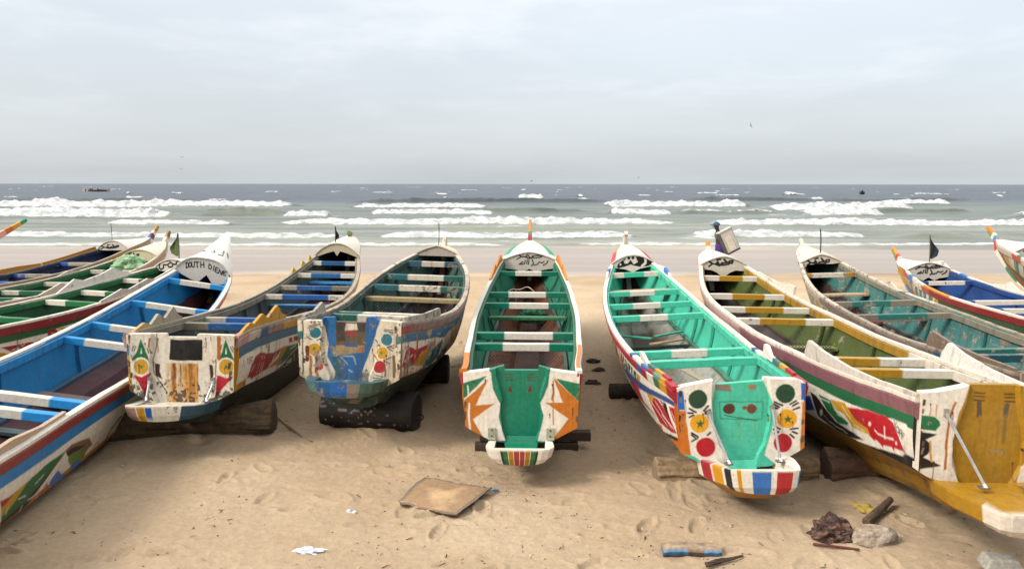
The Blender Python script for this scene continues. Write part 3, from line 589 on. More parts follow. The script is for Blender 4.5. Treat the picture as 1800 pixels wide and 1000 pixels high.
["p","2a7684",[[-0.306,0.97],[-0.311,0.947],[-0.325,0.926],[-0.345,0.912],[-0.369,0.906],[-0.392,0.91],[-0.412,0.923],[-0.426,0.942],[-0.43,0.965],[-0.425,0.989],[-0.412,1.009],[-0.391,1.023],[-0.368,1.029],[-0.344,1.025],[-0.324,1.013],[-0.311,0.993]]],
["p","e6dfd2",[[-0.303,0.79],[-0.309,0.76],[-0.326,0.735],[-0.351,0.717],[-0.381,0.71],[-0.411,0.715],[-0.436,0.73],[-0.452,0.755],[-0.458,0.784],[-0.452,0.813],[-0.435,0.839],[-0.41,0.857],[-0.38,0.864],[-0.35,0.859],[-0.325,0.844],[-0.309,0.819]]],
["p","cc9a1c",[[-0.312,0.79],[-0.317,0.763],[-0.332,0.741],[-0.355,0.725],[-0.381,0.719],[-0.407,0.723],[-0.43,0.737],[-0.444,0.758],[-0.449,0.784],[-0.444,0.81],[-0.429,0.833],[-0.406,0.849],[-0.38,0.855],[-0.354,0.851],[-0.332,0.837],[-0.317,0.816]]],
["p","e6dfd2",[[-0.278,0.605],[-0.282,0.585],[-0.293,0.568],[-0.309,0.556],[-0.329,0.552],[-0.348,0.555],[-0.365,0.565],[-0.376,0.581],[-0.379,0.6],[-0.375,0.62],[-0.364,0.637],[-0.348,0.649],[-0.328,0.653],[-0.309,0.65],[-0.292,0.64],[-0.281,0.624]]],
["p","b84a44",[[-0.283,0.604],[-0.287,0.587],[-0.297,0.572],[-0.312,0.562],[-0.329,0.558],[-0.346,0.56],[-0.361,0.569],[-0.37,0.584],[-0.374,0.601],[-0.37,0.618],[-0.36,0.633],[-0.345,0.643],[-0.328,0.647],[-0.311,0.645],[-0.296,0.636],[-0.287,0.622]]],
["p","e6dfd2",[[0.477,0.927],[0.472,0.9],[0.456,0.876],[0.433,0.86],[0.406,0.853],[0.378,0.858],[0.355,0.872],[0.34,0.895],[0.334,0.922],[0.34,0.949],[0.355,0.973],[0.378,0.989],[0.405,0.996],[0.433,0.991],[0.456,0.977],[0.471,0.954]]],
["p","2a8496",[[0.469,0.927],[0.464,0.903],[0.45,0.882],[0.43,0.867],[0.406,0.861],[0.382,0.865],[0.361,0.878],[0.347,0.898],[0.342,0.922],[0.347,0.946],[0.361,0.967],[0.381,0.982],[0.405,0.988],[0.43,0.984],[0.45,0.971],[0.464,0.951]]],
["p","e6dfd2",[[0.432,0.783],[0.427,0.755],[0.411,0.73],[0.387,0.713],[0.359,0.706],[0.33,0.711],[0.306,0.726],[0.29,0.749],[0.284,0.777],[0.29,0.806],[0.306,0.831],[0.33,0.848],[0.358,0.854],[0.387,0.85],[0.411,0.835],[0.427,0.812]]],
["p","d0a01c",[[0.424,0.783],[0.419,0.758],[0.405,0.736],[0.384,0.721],[0.359,0.715],[0.334,0.719],[0.312,0.732],[0.298,0.753],[0.293,0.778],[0.298,0.803],[0.312,0.825],[0.333,0.84],[0.358,0.846],[0.383,0.842],[0.405,0.829],[0.419,0.808]]],
["p","e6dfd2",[[0.411,0.629],[0.405,0.599],[0.388,0.572],[0.363,0.554],[0.332,0.547],[0.302,0.551],[0.276,0.567],[0.259,0.592],[0.253,0.622],[0.259,0.653],[0.276,0.679],[0.302,0.698],[0.332,0.705],[0.362,0.7],[0.388,0.684],[0.405,0.659]]],
["p","b0343c",[[0.402,0.629],[0.397,0.602],[0.382,0.578],[0.359,0.562],[0.332,0.556],[0.306,0.56],[0.283,0.574],[0.268,0.596],[0.262,0.623],[0.268,0.65],[0.283,0.673],[0.305,0.689],[0.332,0.696],[0.359,0.692],[0.382,0.677],[0.397,0.655]]],
["p","5a8a50",[[-0.383,0.829],[-0.376,0.809],[-0.353,0.809],[-0.371,0.794],[-0.365,0.772],[-0.384,0.784],[-0.403,0.771],[-0.397,0.793],[-0.414,0.806],[-0.391,0.808]]],
["p","5a8a80",[[0.353,0.812],[0.361,0.791],[0.383,0.791],[0.366,0.777],[0.372,0.755],[0.353,0.767],[0.335,0.754],[0.341,0.776],[0.323,0.789],[0.345,0.791]]],
["s","1c1a19",0.009,[[-0.426,1.039],[-0.33,1.059]]],
["s","1c1a19",0.009,[[-0.432,1.023],[-0.341,1.043]]],
["s","1c1a19",0.009,[[-0.46,0.911],[-0.406,0.892]]],
["s","1c1a19",0.009,[[-0.353,0.889],[-0.289,0.913]]],
["s","1c1a19",0.009,[[-0.321,0.901],[-0.3,0.87]]],
["s","1c1a19",0.009,[[0.379,1.029],[0.474,1.027]]],
["s","1c1a19",0.009,[[0.374,1.013],[0.479,1.006]]],
["s","1c1a19",0.009,[[0.274,0.914],[0.327,0.853]]],
["s","1c1a19",0.009,[[0.295,0.852],[0.327,0.864]]],
["s","1c1a19",0.009,[[0.411,0.846],[0.485,0.87]]],
["s","1c1a19",0.009,[[0.416,0.841],[0.474,0.801]]],
["s","1c1a19",0.009,[[0.437,0.847],[0.485,0.838]]],
["s","1c1a19",0.009,[[0.374,0.702],[0.454,0.737]]],
["s","1c1a19",0.009,[[0.38,0.697],[0.438,0.667]]],
["s","1c1a19",0.009,[[0.263,0.745],[0.306,0.704]]],
["s","1c1a19",0.009,[[0.285,0.533],[0.37,0.516]]],
["s","1c1a19",0.009,[[0.263,0.5],[0.348,0.499]]],
["s","1c1a19",0.009,[[-0.365,0.708],[-0.301,0.694]]],
["s","1c1a19",0.009,[[-0.311,0.721],[-0.279,0.754]]],
["s","6a2a1c",0.04,[[-0.461,0.81],[-0.456,0.741],[-0.462,0.672]]],
["s","b87a3c",0.03,[[-0.424,0.705],[-0.42,0.599],[-0.426,0.491]]],
["s","7a3420",0.035,[[-0.36,0.708],[-0.355,0.623],[-0.361,0.537]]],
["s","b87a3c",0.03,[[-0.351,0.537],[-0.346,0.484],[-0.351,0.43]]],
["s","8a6438",0.03,[[0.485,0.743],[0.491,0.638],[0.486,0.532]]],
["s","9a6438",0.02,[[0.391,0.612],[0.396,0.57],[0.391,0.527]]],
["s","9ab0b8",0.018,[[-0.098,0.708],[-0.034,0.637]]],
["s","9ab0b8",0.018,[[-0.076,0.72],[0.03,0.724]]],
["s","9ab0b8",0.018,[[0.041,0.714],[0.062,0.641]]],
["s","9ab0b8",0.018,[[-0.013,0.574],[0.019,0.554]]],
["s","1c1a19",0.012,[[-0.504,1.105],[-0.51,0.509]]]],"J_T":[["p","e6dfd2",[[-0.639,1.205],[-0.198,1.207],[-0.232,1.074],[-0.267,0.957],[-0.287,0.794],[-0.273,0.631],[-0.2,0.384],[-0.298,0.383],[-0.582,0.497]]],
["p","1a7a4a",[[-0.619,0.957],[-0.448,0.943],[-0.411,0.909],[-0.402,0.874],[-0.438,0.829],[-0.611,0.847]]],
["p","1c1a19",[[-0.609,0.824],[-0.425,0.806],[-0.512,0.756],[-0.473,0.721],[-0.465,0.675],[-0.48,0.639],[-0.517,0.609],[-0.369,0.547],[-0.583,0.508]]],
["p","e6dfd2",[[0.669,1.205],[0.228,1.207],[0.262,1.074],[0.29700000000000004,0.957],[0.31699999999999995,0.794],[0.30300000000000005,0.631],[0.23,0.384],[0.32799999999999996,0.383],[0.612,0.497]]],
["p","1a7a4a",[[0.649,0.957],[0.478,0.943],[0.44099999999999995,0.909],[0.43200000000000005,0.874],[0.46799999999999997,0.829],[0.641,0.847]]],
["p","1c1a19",[[0.639,0.824],[0.45499999999999996,0.806],[0.542,0.756],[0.503,0.721],[0.495,0.675],[0.51,0.639],[0.547,0.609],[0.399,0.547],[0.613,0.508]]],
["s","b8702c",0.02,[[-0.299,1.061],[-0.338,0.921],[-0.344,0.723],[-0.338,0.524]]],
["s","c89858",0.012,[[-0.444,1.035],[-0.443,0.954]]],
["s","c89858",0.016,[[-0.477,0.745],[-0.452,0.581]]],
["s","4c3420",0.01,[[-0.137,1.135],[-0.058,1.133]]],
["s","4c3420",0.01,[[0.104,1.128],[0.181,1.127]]],
["s","4c3420",0.01,[[-0.135,1.107],[-0.055,1.105]]],
["s","4c3420",0.01,[[0.106,1.1],[0.184,1.099]]],
["s","4c3420",0.01,[[-0.132,1.075],[-0.052,1.073]]],
["s","4c3420",0.01,[[0.109,1.068],[0.187,1.067]]],
["s","6a5c48",0.04,[[-0.088,1.053],[-0.084,0.949]]],
["s","6a5c48",0.04,[[0.13,1.033],[0.126,0.952]]],
["s","8f7430",0.03,[[0.126,0.952],[0.13,0.731]]],
["s","a07c28",0.02,[[-0.078,0.937],[-0.071,0.798]]]],"J_S":[["p","e6dfd2",[[1.961,0.329],[1.44,0.263],[0.37,0.233],[0.107,0.224],[0.079,0.235],[0.115,0.47],[0.179,0.515],[1.022,0.603],[1.193,0.623],[1.257,0.673],[1.311,0.629],[1.369,0.61],[2.159,0.66],[2.282,0.486]]],
["p","b82030",[[1.084,0.298],[0.687,0.241],[0.37,0.233],[0.282,0.261],[0.135,0.466],[0.288,0.48],[0.308,0.513],[0.332,0.482],[0.461,0.498],[0.482,0.529],[0.509,0.505],[0.583,0.48],[0.613,0.5],[0.905,0.397]]],
["p","1a7a4a",[[1.651,0.307],[1.387,0.308],[1.319,0.39],[1.055,0.448],[1.094,0.479],[1.279,0.507],[1.488,0.433]]],
["p","cc9e28",[[1.385,0.3],[1.094,0.266],[0.901,0.383],[0.708,0.415],[0.67,0.466],[0.982,0.47],[1.115,0.381],[1.314,0.375]]],
["p","1c1a19",[[1.84,0.33],[1.709,0.343],[1.339,0.509],[1.003,0.523],[0.802,0.546],[1.134,0.604],[1.428,0.593],[1.744,0.561]]],
["p","1f4fa0",[[2.224,0.456],[1.857,0.38],[1.807,0.517],[2.147,0.609]]],
["p","e6dfd2",[[0.636,0.356],[0.639,0.364],[0.645,0.372],[0.654,0.378],[0.664,0.382],[0.674,0.383],[0.681,0.38],[0.685,0.375],[0.686,0.368],[0.682,0.359],[0.676,0.351],[0.667,0.345],[0.657,0.341],[0.648,0.341],[0.641,0.343],[0.636,0.348]]],
["p","e6dfd2",[[0.236,0.422],[0.238,0.428],[0.243,0.434],[0.25,0.439],[0.257,0.442],[0.264,0.443],[0.269,0.441],[0.272,0.437],[0.272,0.432],[0.269,0.425],[0.264,0.419],[0.258,0.414],[0.251,0.411],[0.244,0.411],[0.239,0.412],[0.236,0.416]]],
["p","e6dfd2",[[1.608,0.487],[1.619,0.504],[1.635,0.52],[1.652,0.533],[1.669,0.54],[1.682,0.541],[1.689,0.535],[1.69,0.523],[1.684,0.507],[1.672,0.49],[1.657,0.474],[1.64,0.461],[1.624,0.454],[1.611,0.454],[1.604,0.46],[1.602,0.471]]],
["s","e6dfd2",0.016,[[0.584,0.397],[0.532,0.422],[0.406,0.417],[0.297,0.405]]],
["s","e6dfd2",0.018,[[0.419,0.331],[0.427,0.433]]],
["s","e6dfd2",0.01,[[1.302,0.33],[1.271,0.42],[1.074,0.425]]],
["s","e6dfd2",0.012,[[1.594,0.337],[1.407,0.334]]],
["s","e6dfd2",0.008,[[1.602,0.507],[1.481,0.547],[1.302,0.555],[1.13,0.564]]],
["s","e6dfd2",0.01,[[1.154,0.308],[1.056,0.366],[0.961,0.411]]],
["s","e6dfd2",0.008,[[0.971,0.44],[0.768,0.449]]],
["s","1c1a19",0.011,[[0.275,0.241],[0.255,0.27],[0.234,0.245]]],
["s","1c1a19",0.011,[[0.255,0.27],[0.258,0.297]]],
["s","1c1a19",0.011,[[0.22,0.328],[0.239,0.309],[0.239,0.288],[0.219,0.273],[0.198,0.291],[0.199,0.313],[0.22,0.328]]],
["s","1c1a19",0.011,[[0.195,0.348],[0.193,0.293],[0.155,0.296]]],
["s","1c1a19",0.011,[[0.193,0.32],[0.168,0.321]]],
["s","1c1a19",0.011,[[0.159,0.369],[0.155,0.314],[0.118,0.317]]],
["s","1c1a19",0.011,[[0.157,0.34],[0.132,0.342]]]],"F_S":[["p","e6dfd2",[[0.237,0.252],[2.39,0.341],[2.902,0.352],[3.271,0.771],[2.688,0.747],[0.444,0.626],[0.412,0.6],[0.366,0.429]]],
["p","a81f2c",[[0.591,0.582],[0.533,0.545],[0.438,0.547],[0.527,0.406],[0.648,0.326],[0.812,0.304],[0.945,0.323],[1.04,0.35],[1.365,0.382],[1.643,0.36],[1.545,0.428],[1.374,0.477],[1.16,0.557],[0.987,0.564]]],
["p","b88a28",[[1.16,0.557],[1.595,0.472],[1.619,0.357],[1.886,0.352],[1.809,0.516],[1.553,0.569]]],
["p","1f6a48",[[1.541,0.582],[1.656,0.554],[1.89,0.36],[2.503,0.387],[2.302,0.464],[1.812,0.576]]],
["p","1c1a19",[[1.557,0.646],[1.741,0.619],[2.411,0.407],[2.659,0.406],[2.895,0.687],[2.62,0.67],[2.002,0.634],[1.704,0.647]]],
["s","e6dfd2",0.014,[[0.857,0.351],[0.859,0.385]]],
["s","e6dfd2",0.014,[[0.925,0.361],[0.928,0.396]]],
["s","e6dfd2",0.014,[[0.998,0.372],[1.003,0.407]]],
["s","e6dfd2",0.014,[[0.662,0.422],[0.565,0.478]]],
["s","e6dfd2",0.014,[[0.857,0.426],[0.777,0.542]]],
["s","e6dfd2",0.014,[[0.927,0.437],[0.893,0.555]]],
["s","e6dfd2",0.014,[[0.998,0.448],[0.962,0.559]]],
["s","e6dfd2",0.012,[[1.81,0.621],[2.079,0.498],[2.418,0.416]]],
["s","e6dfd2",0.02,[[1.99,0.602],[2.149,0.562],[2.187,0.606],[1.99,0.602]]],
["s","e6dfd2",0.016,[[1.464,0.403],[1.349,0.473]]],
["s","e6dfd2",0.012,[[1.312,0.518],[1.245,0.55]]],
["s","e6dfd2",0.014,[[2.014,0.413],[2.245,0.394]]],
["s","e6dfd2",0.01,[[1.656,0.554],[1.758,0.539]]],
["s","e6dfd2",0.012,[[2.242,0.512],[2.316,0.609]]],
["s","a81f2c",0.012,[[0.756,0.559],[0.776,0.599]]],
["s","a81f2c",0.012,[[0.878,0.58],[0.894,0.62]]],
["s","a81f2c",0.012,[[0.991,0.599],[0.996,0.638]]],
["s","1c1a19",0.011,[[0.327,0.287],[0.348,0.325],[0.369,0.292]]],
["s","1c1a19",0.011,[[0.348,0.325],[0.352,0.361]]],
["s","1c1a19",0.011,[[0.428,0.378],[0.401,0.353],[0.396,0.324],[0.416,0.304],[0.439,0.328],[0.444,0.358],[0.428,0.378]]],
["s","1c1a19",0.011,[[0.465,0.382],[0.452,0.308],[0.491,0.312]]],
["s","1c1a19",0.011,[[0.456,0.343],[0.483,0.346]]],
["s","1c1a19",0.011,[[0.524,0.389],[0.509,0.314],[0.548,0.318]]],
["s","1c1a19",0.011,[[0.514,0.35],[0.541,0.353]]]],"G_S":[["p","2f6a86",[[-0.095,0.113],[0.795,0.149],[1.976,0.185],[1.638,0.295],[0.915,0.237],[-0.105,0.196]]],
["p","ddd0bc",[[-0.038,0.21],[1.231,0.245],[1.638,0.295],[1.899,0.682],[0.625,0.597],[0.074,0.529]]],
["p","a82c38",[[0.07,0.487],[0.13,0.316],[0.231,0.273],[0.323,0.289],[0.47,0.328],[0.632,0.313],[0.926,0.296],[0.829,0.382],[0.648,0.428],[0.51,0.511]]],
["p","b8922c",[[0.517,0.52],[0.624,0.393],[0.905,0.332],[1.204,0.251],[1.149,0.349],[0.968,0.414],[0.845,0.551]]],
["p","2a6a70",[[0.855,0.561],[1.065,0.391],[1.573,0.304],[1.518,0.54],[1.211,0.6]]],
["p","2a3f60",[[1.518,0.54],[1.951,0.427],[2.149,0.65],[1.598,0.635]]],
["p","1c1a19",[[0.651,0.596],[0.897,0.587],[1.524,0.64],[1.454,0.648],[0.94,0.616]]],
["s","ddd0bc",0.016,[[0.253,0.322],[0.262,0.423]]],
["s","ddd0bc",0.016,[[0.127,0.426],[0.249,0.399]]],
["s","ddd0bc",0.016,[[0.249,0.399],[0.379,0.384]]],
["s","ddd0bc",0.016,[[0.45,0.386],[0.487,0.429]]],
["s","ddd0bc",0.016,[[0.679,0.399],[0.712,0.369]]],
["s","ddd0bc",0.016,[[1.104,0.43],[1.05,0.492]]],
["s","a8672c",0.05,[[0.487,0.191],[0.505,0.327]]],
["s","8a6438",0.035,[[0.3,0.521],[0.358,0.654]]],
["s","7c6048",0.03,[[0.208,0.557],[0.237,0.638]]],
["s","b87430",0.04,[[1.142,0.245],[1.2,0.354]]],
["s","1c1a19",0.01,[[0.111,0.276],[0.044,0.327],[0.049,0.404]]]],"E_S":[["p","2f6f40",[[2.426,0.346],[2.024,0.337],[1.766,0.363],[1.343,0.463],[1.435,0.615],[1.596,0.619],[2.081,0.541]]],
["p","c09a30",[[1.715,0.374],[1.449,0.388],[1.329,0.443],[1.404,0.55],[1.537,0.516]]],
["p","a83040",[[1.496,0.4],[1.288,0.374],[1.343,0.463]]],
["p","1c1a19",[[2.45,0.36],[2.207,0.458],[1.873,0.662],[1.608,0.647],[1.453,0.661],[1.435,0.615],[1.836,0.583],[2.121,0.474]]],
["p","4a78b8",[[2.25,0.594],[2.359,0.519],[2.501,0.61],[2.703,0.706],[2.47,0.684],[2.324,0.672]]],
["p","4a78b8",[[2.686,0.611],[2.808,0.566],[3.052,0.69],[2.818,0.705]]],
["p","8a6a48",[[2.396,0.344],[2.526,0.322],[2.976,0.403],[3.147,0.534],[2.972,0.569],[2.598,0.506]]],
["p","6a8a3c",[[2.542,0.485],[2.615,0.441],[3.041,0.556],[3.015,0.631],[2.674,0.589]]],
["p","2a2018",[[2.436,0.375],[2.557,0.367],[2.955,0.47],[2.703,0.455],[2.498,0.433]]],
["s","b03040",0.014,[[3.211,0.603],[3.25,0.568],[3.341,0.569]]],
["s","1c1a19",0.03,[[3.602,0.701],[3.63,0.509]]],
["s","1c1a19",0.03,[[3.63,0.509],[3.839,0.428]]],
["s","1c1a19",0.03,[[4.028,0.59],[4.023,0.682]]],
["s","1c1a19",0.03,[[4.179,0.573],[4.177,0.636]]],
["s","1c1a19",0.03,[[4.415,0.649],[4.58,0.636]]],
["s","e6dfd2",0.014,[[1.895,0.463],[2.028,0.436]]],
["s","e6dfd2",0.014,[[1.629,0.494],[1.762,0.519]]],
["s","e6dfd2",0.014,[[1.845,0.603],[2.046,0.609]]],
["s","e6dfd2",0.014,[[2.046,0.609],[2.046,0.674]]],
["s","e6dfd2",0.014,[[1.475,0.505],[1.465,0.561]]],
["s","e6dfd2",0.014,[[1.763,0.615],[1.753,0.657]]],
["s","e6dfd2",0.014,[[2.108,0.536],[2.249,0.509]]],
["s","a83040",0.02,[[2.137,0.663],[2.178,0.581],[2.305,0.701]]]],"D_S":[["p","e6dfd2",[[4.642,0.28],[5.432,0.31],[5.613,0.213],[6.296,0.2],[6.42,0.9],[4.691,0.561]]],
["p","a02030",[[5.665,0.308],[5.661,0.339],[5.641,0.362],[5.609,0.372],[5.567,0.369],[5.524,0.352],[5.486,0.325],[5.459,0.292],[5.447,0.258],[5.453,0.228],[5.474,0.207],[5.508,0.196],[5.548,0.199],[5.589,0.214],[5.626,0.24],[5.652,0.273]]],
["p","e6dfd2",[[5.558,0.274],[5.557,0.279],[5.554,0.283],[5.55,0.284],[5.544,0.284],[5.538,0.282],[5.533,0.278],[5.529,0.273],[5.527,0.267],[5.528,0.263],[5.531,0.259],[5.536,0.257],[5.541,0.258],[5.547,0.26],[5.552,0.264],[5.556,0.269]]],
["p","a02030",[[4.663,0.312],[4.921,0.318],[5.172,0.328],[5.233,0.337],[5.186,0.408],[5.018,0.441],[4.892,0.431]]],
["p","c89a20",[[4.602,0.383],[4.712,0.399],[4.82,0.443],[4.728,0.481],[4.62,0.483]]],
["p","c89a20",[[5.613,0.213],[5.832,0.235],[5.782,0.289]]],
["s","e6dfd2",0.03,[[4.866,0.389],[4.949,0.381],[4.966,0.42]]],
["s","e6dfd2",0.014,[[4.998,0.33],[5.033,0.373],[5.045,0.322]]],
["s","1c1a19",0.02,[[5.264,0.344],[5.327,0.327]]]],"I_S":[["p","2f4f86",[[4.8,0.61],[2.404,0.295],[0.805,0.181],[-0.1,0.117],[-0.132,0.146],[0.006,0.173],[0.89,0.247],[2.927,0.471]]],
["p","e6dfd2",[[4.8,0.5],[2.769,0.459],[0.899,0.263],[-0.132,0.158],[-0.046,0.458],[1.116,0.656],[3.234,0.9],[4.8,0.5]]],
["p","b02434",[[2.851,0.489],[1.903,0.306],[1.739,0.48],[0.909,0.474],[1.524,0.51],[2.552,0.574]]],
["p","b02434",[[1.275,0.287],[0.701,0.245],[0.317,0.302],[0.004,0.421],[0.294,0.484],[0.827,0.513],[0.996,0.435]]],
["p","b02434",[[0.232,0.218],[-0.105,0.165],[-0.114,0.337],[0.099,0.317]]],
["p","2a4f8a",[[4.8,0.5],[3.578,0.621],[3.417,0.848],[4.8,0.665]]],
["p","c89a2c",[[3.993,0.5],[4.8,0.61],[4.8,0.9],[3.78,0.1]]],
["p","2f6a48",[[4.8,0.862],[3.114,0.538],[2.831,0.756],[4.13,0.9]]],
["p","c89a2c",[[1.189,0.277],[0.894,0.255],[1.091,0.397],[1.197,0.361]]],
["p","1c1a19",[[0.636,0.233],[0.343,0.215],[0.184,0.364],[0.373,0.302]]],
["p","c87a20",[[1.047,0.565],[0.788,0.533],[0.799,0.607],[1.012,0.615]]],
["s","e6dfd2",0.012,[[1.869,0.347],[1.584,0.54]]],
["s","e6dfd2",0.012,[[1.546,0.312],[1.237,0.445]]],
["s","e6dfd2",0.012,[[1.097,0.339],[0.434,0.45]]],
["s","e6dfd2",0.012,[[0.849,0.288],[0.239,0.43]]],
["s","e6dfd2",0.012,[[0.605,0.379],[0.107,0.41]]],
["s","e6dfd2",0.012,[[2.57,0.473],[2.29,0.629]]],
["s","e6dfd2",0.012,[[4.94,0.641],[4.066,0.9]]],
["s","e6dfd2",0.012,[[0.127,0.246],[-0.016,0.313]]],
["s","e6dfd2",0.012,[[3.908,0.769],[3.094,0.756]]],
["s","e6dfd2",0.008,[[0.557,0.258],[0.573,0.221],[0.494,0.228],[0.462,0.241],[0.481,0.256],[0.557,0.258]]],
["s","1c1a19",0.035,[[4.8,0.5],[3.771,0.1],[3.519,0.9],[1.131,0.674],[-0.062,0.47]]],
["s","1c1a19",0.02,[[-0.148,0.148],[-0.062,0.47]]],
["p","cc7420",[[4.834,0.9],[4.66,0.9],[4.821,0.9]]],
["p","cc7420",[[2.349,0.833],[2.289,0.9],[4.372,0.9]]],
["p","cc7420",[[1.373,0.676],[1.297,0.778],[2.103,0.9]]],
["p","cc7420",[[0.723,0.589],[0.651,0.683],[1.165,0.766]]],
["p","cc7420",[[-0.132,0.152],[-0.2,0.1],[-0.2,0.408],[0.079,0.597],[0.591,0.689],[0.261,0.555],[-0.097,0.462]]],
["p","2f6fc0",[[-0.068,0.087],[-0.2,0.032],[-0.2,0.094],[-0.077,0.166]]]],"H_B":[["s","1c1a19",0.014,[[0.313,1.456],[0.295,1.41],[0.223,1.41],[0.235,1.449],[0.313,1.456]]],
["s","1c1a19",0.014,[[0.235,1.42],[0.163,1.427],[0.115,1.484],[0.187,1.42],[0.055,1.409],[0.091,1.369],[0.223,1.391]]],
["s","1c1a19",0.014,[[0.085,1.376],[0.007,1.383],[-0.029,1.434],[-0.077,1.39],[0.007,1.361],[0.067,1.376]]],
["s","1c1a19",0.014,[[-0.041,1.39],[-0.15,1.397],[-0.246,1.455]]],
["s","1c1a19",0.014,[[-0.15,1.397],[-0.234,1.346]]],
["s","1c1a19",0.014,[[-0.041,1.469],[-0.005,1.481],[0.031,1.481]]],
["s","1c1a19",0.014,[[0.356,1.319],[0.332,1.268],[0.266,1.232]]],
["s","1c1a19",0.014,[[0.284,1.304],[0.236,1.275],[0.187,1.297],[0.164,1.253],[0.085,1.231]]],
["s","1c1a19",0.014,[[0.055,1.34],[0.079,1.268],[0.043,1.217]]],
["s","1c1a19",0.014,[[-0.005,1.34],[-0.017,1.253]]],
["s","1c1a19",0.014,[[-0.041,1.34],[-0.047,1.26]]],
["s","1c1a19",0.014,[[-0.077,1.325],[-0.095,1.26],[-0.197,1.245],[-0.125,1.296]]]],"I_B":[["p","1c1a19",[[-0.29,1.372],[-0.269,1.429],[-0.124,1.536],[-0.135,1.479],[-0.163,1.5],[-0.146,1.432],[-0.09,1.429],[-0.031,1.493],[0.023,1.405],[0.1,1.449],[0.065,1.545],[0.122,1.552],[0.262,1.498],[0.392,1.42],[0.286,1.363],[0.116,1.362],[0.022,1.386],[-0.034,1.408],[-0.139,1.375],[-0.263,1.347]]],
["p","e6dfd2",[[-0.204,1.416],[-0.205,1.409],[-0.21,1.403],[-0.216,1.399],[-0.223,1.398],[-0.23,1.4],[-0.236,1.404],[-0.24,1.41],[-0.241,1.418],[-0.24,1.425],[-0.235,1.431],[-0.229,1.435],[-0.222,1.436],[-0.215,1.434],[-0.209,1.43],[-0.205,1.423]]],
["p","1c1a19",[[-0.034,1.527],[-0.037,1.516],[-0.043,1.507],[-0.053,1.501],[-0.064,1.5],[-0.074,1.502],[-0.083,1.509],[-0.089,1.518],[-0.091,1.529],[-0.088,1.54],[-0.082,1.549],[-0.073,1.555],[-0.062,1.557],[-0.051,1.554],[-0.042,1.547],[-0.036,1.538]]],
["p","1c1a19",[[0.041,1.528],[0.039,1.517],[0.032,1.508],[0.023,1.502],[0.012,1.501],[0.001,1.503],[-0.008,1.51],[-0.014,1.519],[-0.015,1.53],[-0.013,1.541],[-0.006,1.55],[0.003,1.556],[0.014,1.558],[0.025,1.555],[0.034,1.548],[0.039,1.539]]],
["s","e6dfd2",0.03,[[0.243,1.499],[0.241,1.423],[0.183,1.378]]]],"J_B":[["s","1c1a19",0.022,[[0.154,1.476],[0.143,1.435],[0.088,1.434],[0.095,1.469],[0.154,1.476]]],
["s","1c1a19",0.022,[[0.096,1.443],[0.041,1.448],[0.002,1.499],[0.06,1.442],[-0.041,1.431],[-0.011,1.396],[0.088,1.417]]],
["s","1c1a19",0.022,[[-0.016,1.402],[-0.076,1.407],[-0.106,1.452],[-0.141,1.413],[-0.075,1.388],[-0.03,1.402]]],
["s","1c1a19",0.022,[[-0.113,1.413],[-0.196,1.418],[-0.272,1.468]]],
["s","1c1a19",0.022,[[-0.196,1.418],[-0.258,1.371]]],
["s","1c1a19",0.022,[[-0.117,1.484],[-0.09,1.495],[-0.062,1.496]]]],"K_B":[["s","1c1a19",0.022,[[0.159,1.398],[0.146,1.351],[0.089,1.353],[0.098,1.393],[0.159,1.398]]],
["s","1c1a19",0.022,[[0.098,1.363],[0.041,1.372],[0.003,1.433],[0.06,1.364],[-0.044,1.357],[-0.016,1.314],[0.089,1.333]]],
["s","1c1a19",0.022,[[-0.02,1.322],[-0.082,1.331],[-0.111,1.384],[-0.149,1.34],[-0.082,1.309],[-0.035,1.322]]],
["s","1c1a19",0.022,[[-0.12,1.34],[-0.206,1.35],[-0.282,1.411]]],
["s","1c1a19",0.022,[[-0.206,1.35],[-0.272,1.299]]],
["s","1c1a19",0.022,[[-0.121,1.421],[-0.092,1.433],[-0.064,1.432]]]],"B_B":[["s","1c1a19",0.022,[[0.179,1.467],[0.158,1.428],[0.088,1.428],[0.102,1.461],[0.179,1.467]]],
["s","1c1a19",0.022,[[0.1,1.437],[0.03,1.443],[-0.013,1.491],[0.053,1.437],[-0.077,1.428],[-0.044,1.394],[0.086,1.413]]],
["s","1c1a19",0.022,[[-0.05,1.4],[-0.126,1.406],[-0.157,1.449],[-0.207,1.412],[-0.127,1.388],[-0.067,1.4]]],
["s","1c1a19",0.022,[[-0.172,1.412],[-0.278,1.419],[-0.368,1.467]]],
["s","1c1a19",0.022,[[-0.278,1.419],[-0.364,1.376]]],
["s","1c1a19",0.022,[[-0.166,1.479],[-0.13,1.489],[-0.095,1.489]]]],"C_B":[["s","1c1a19",0.022,[[-0.014,1.389],[-0.029,1.349],[-0.08,1.349],[-0.07,1.383],[-0.014,1.389]]],
["s","1c1a19",0.022,[[-0.071,1.358],[-0.123,1.364],[-0.154,1.414],[-0.106,1.357],[-0.201,1.348],[-0.177,1.313],[-0.081,1.333]]],
["s","1c1a19",0.022,[[-0.181,1.32],[-0.237,1.326],[-0.26,1.369],[-0.297,1.332],[-0.238,1.307],[-0.194,1.32]]],
["s","1c1a19",0.022,[[-0.271,1.332],[-0.348,1.338],[-0.415,1.388]]],
["s","1c1a19",0.022,[[-0.348,1.338],[-0.411,1.294]]],
["s","1c1a19",0.022,[[-0.267,1.401],[-0.241,1.411],[-0.215,1.411]]]],"L_B":[["s","1c1a19",0.02,[[0.328,1.413],[0.309,1.369],[0.229,1.371],[0.241,1.408],[0.328,1.413]]],
["s","1c1a19",0.02,[[0.242,1.38],[0.162,1.389],[0.107,1.445],[0.189,1.381],[0.042,1.374],[0.083,1.335],[0.229,1.353]]],
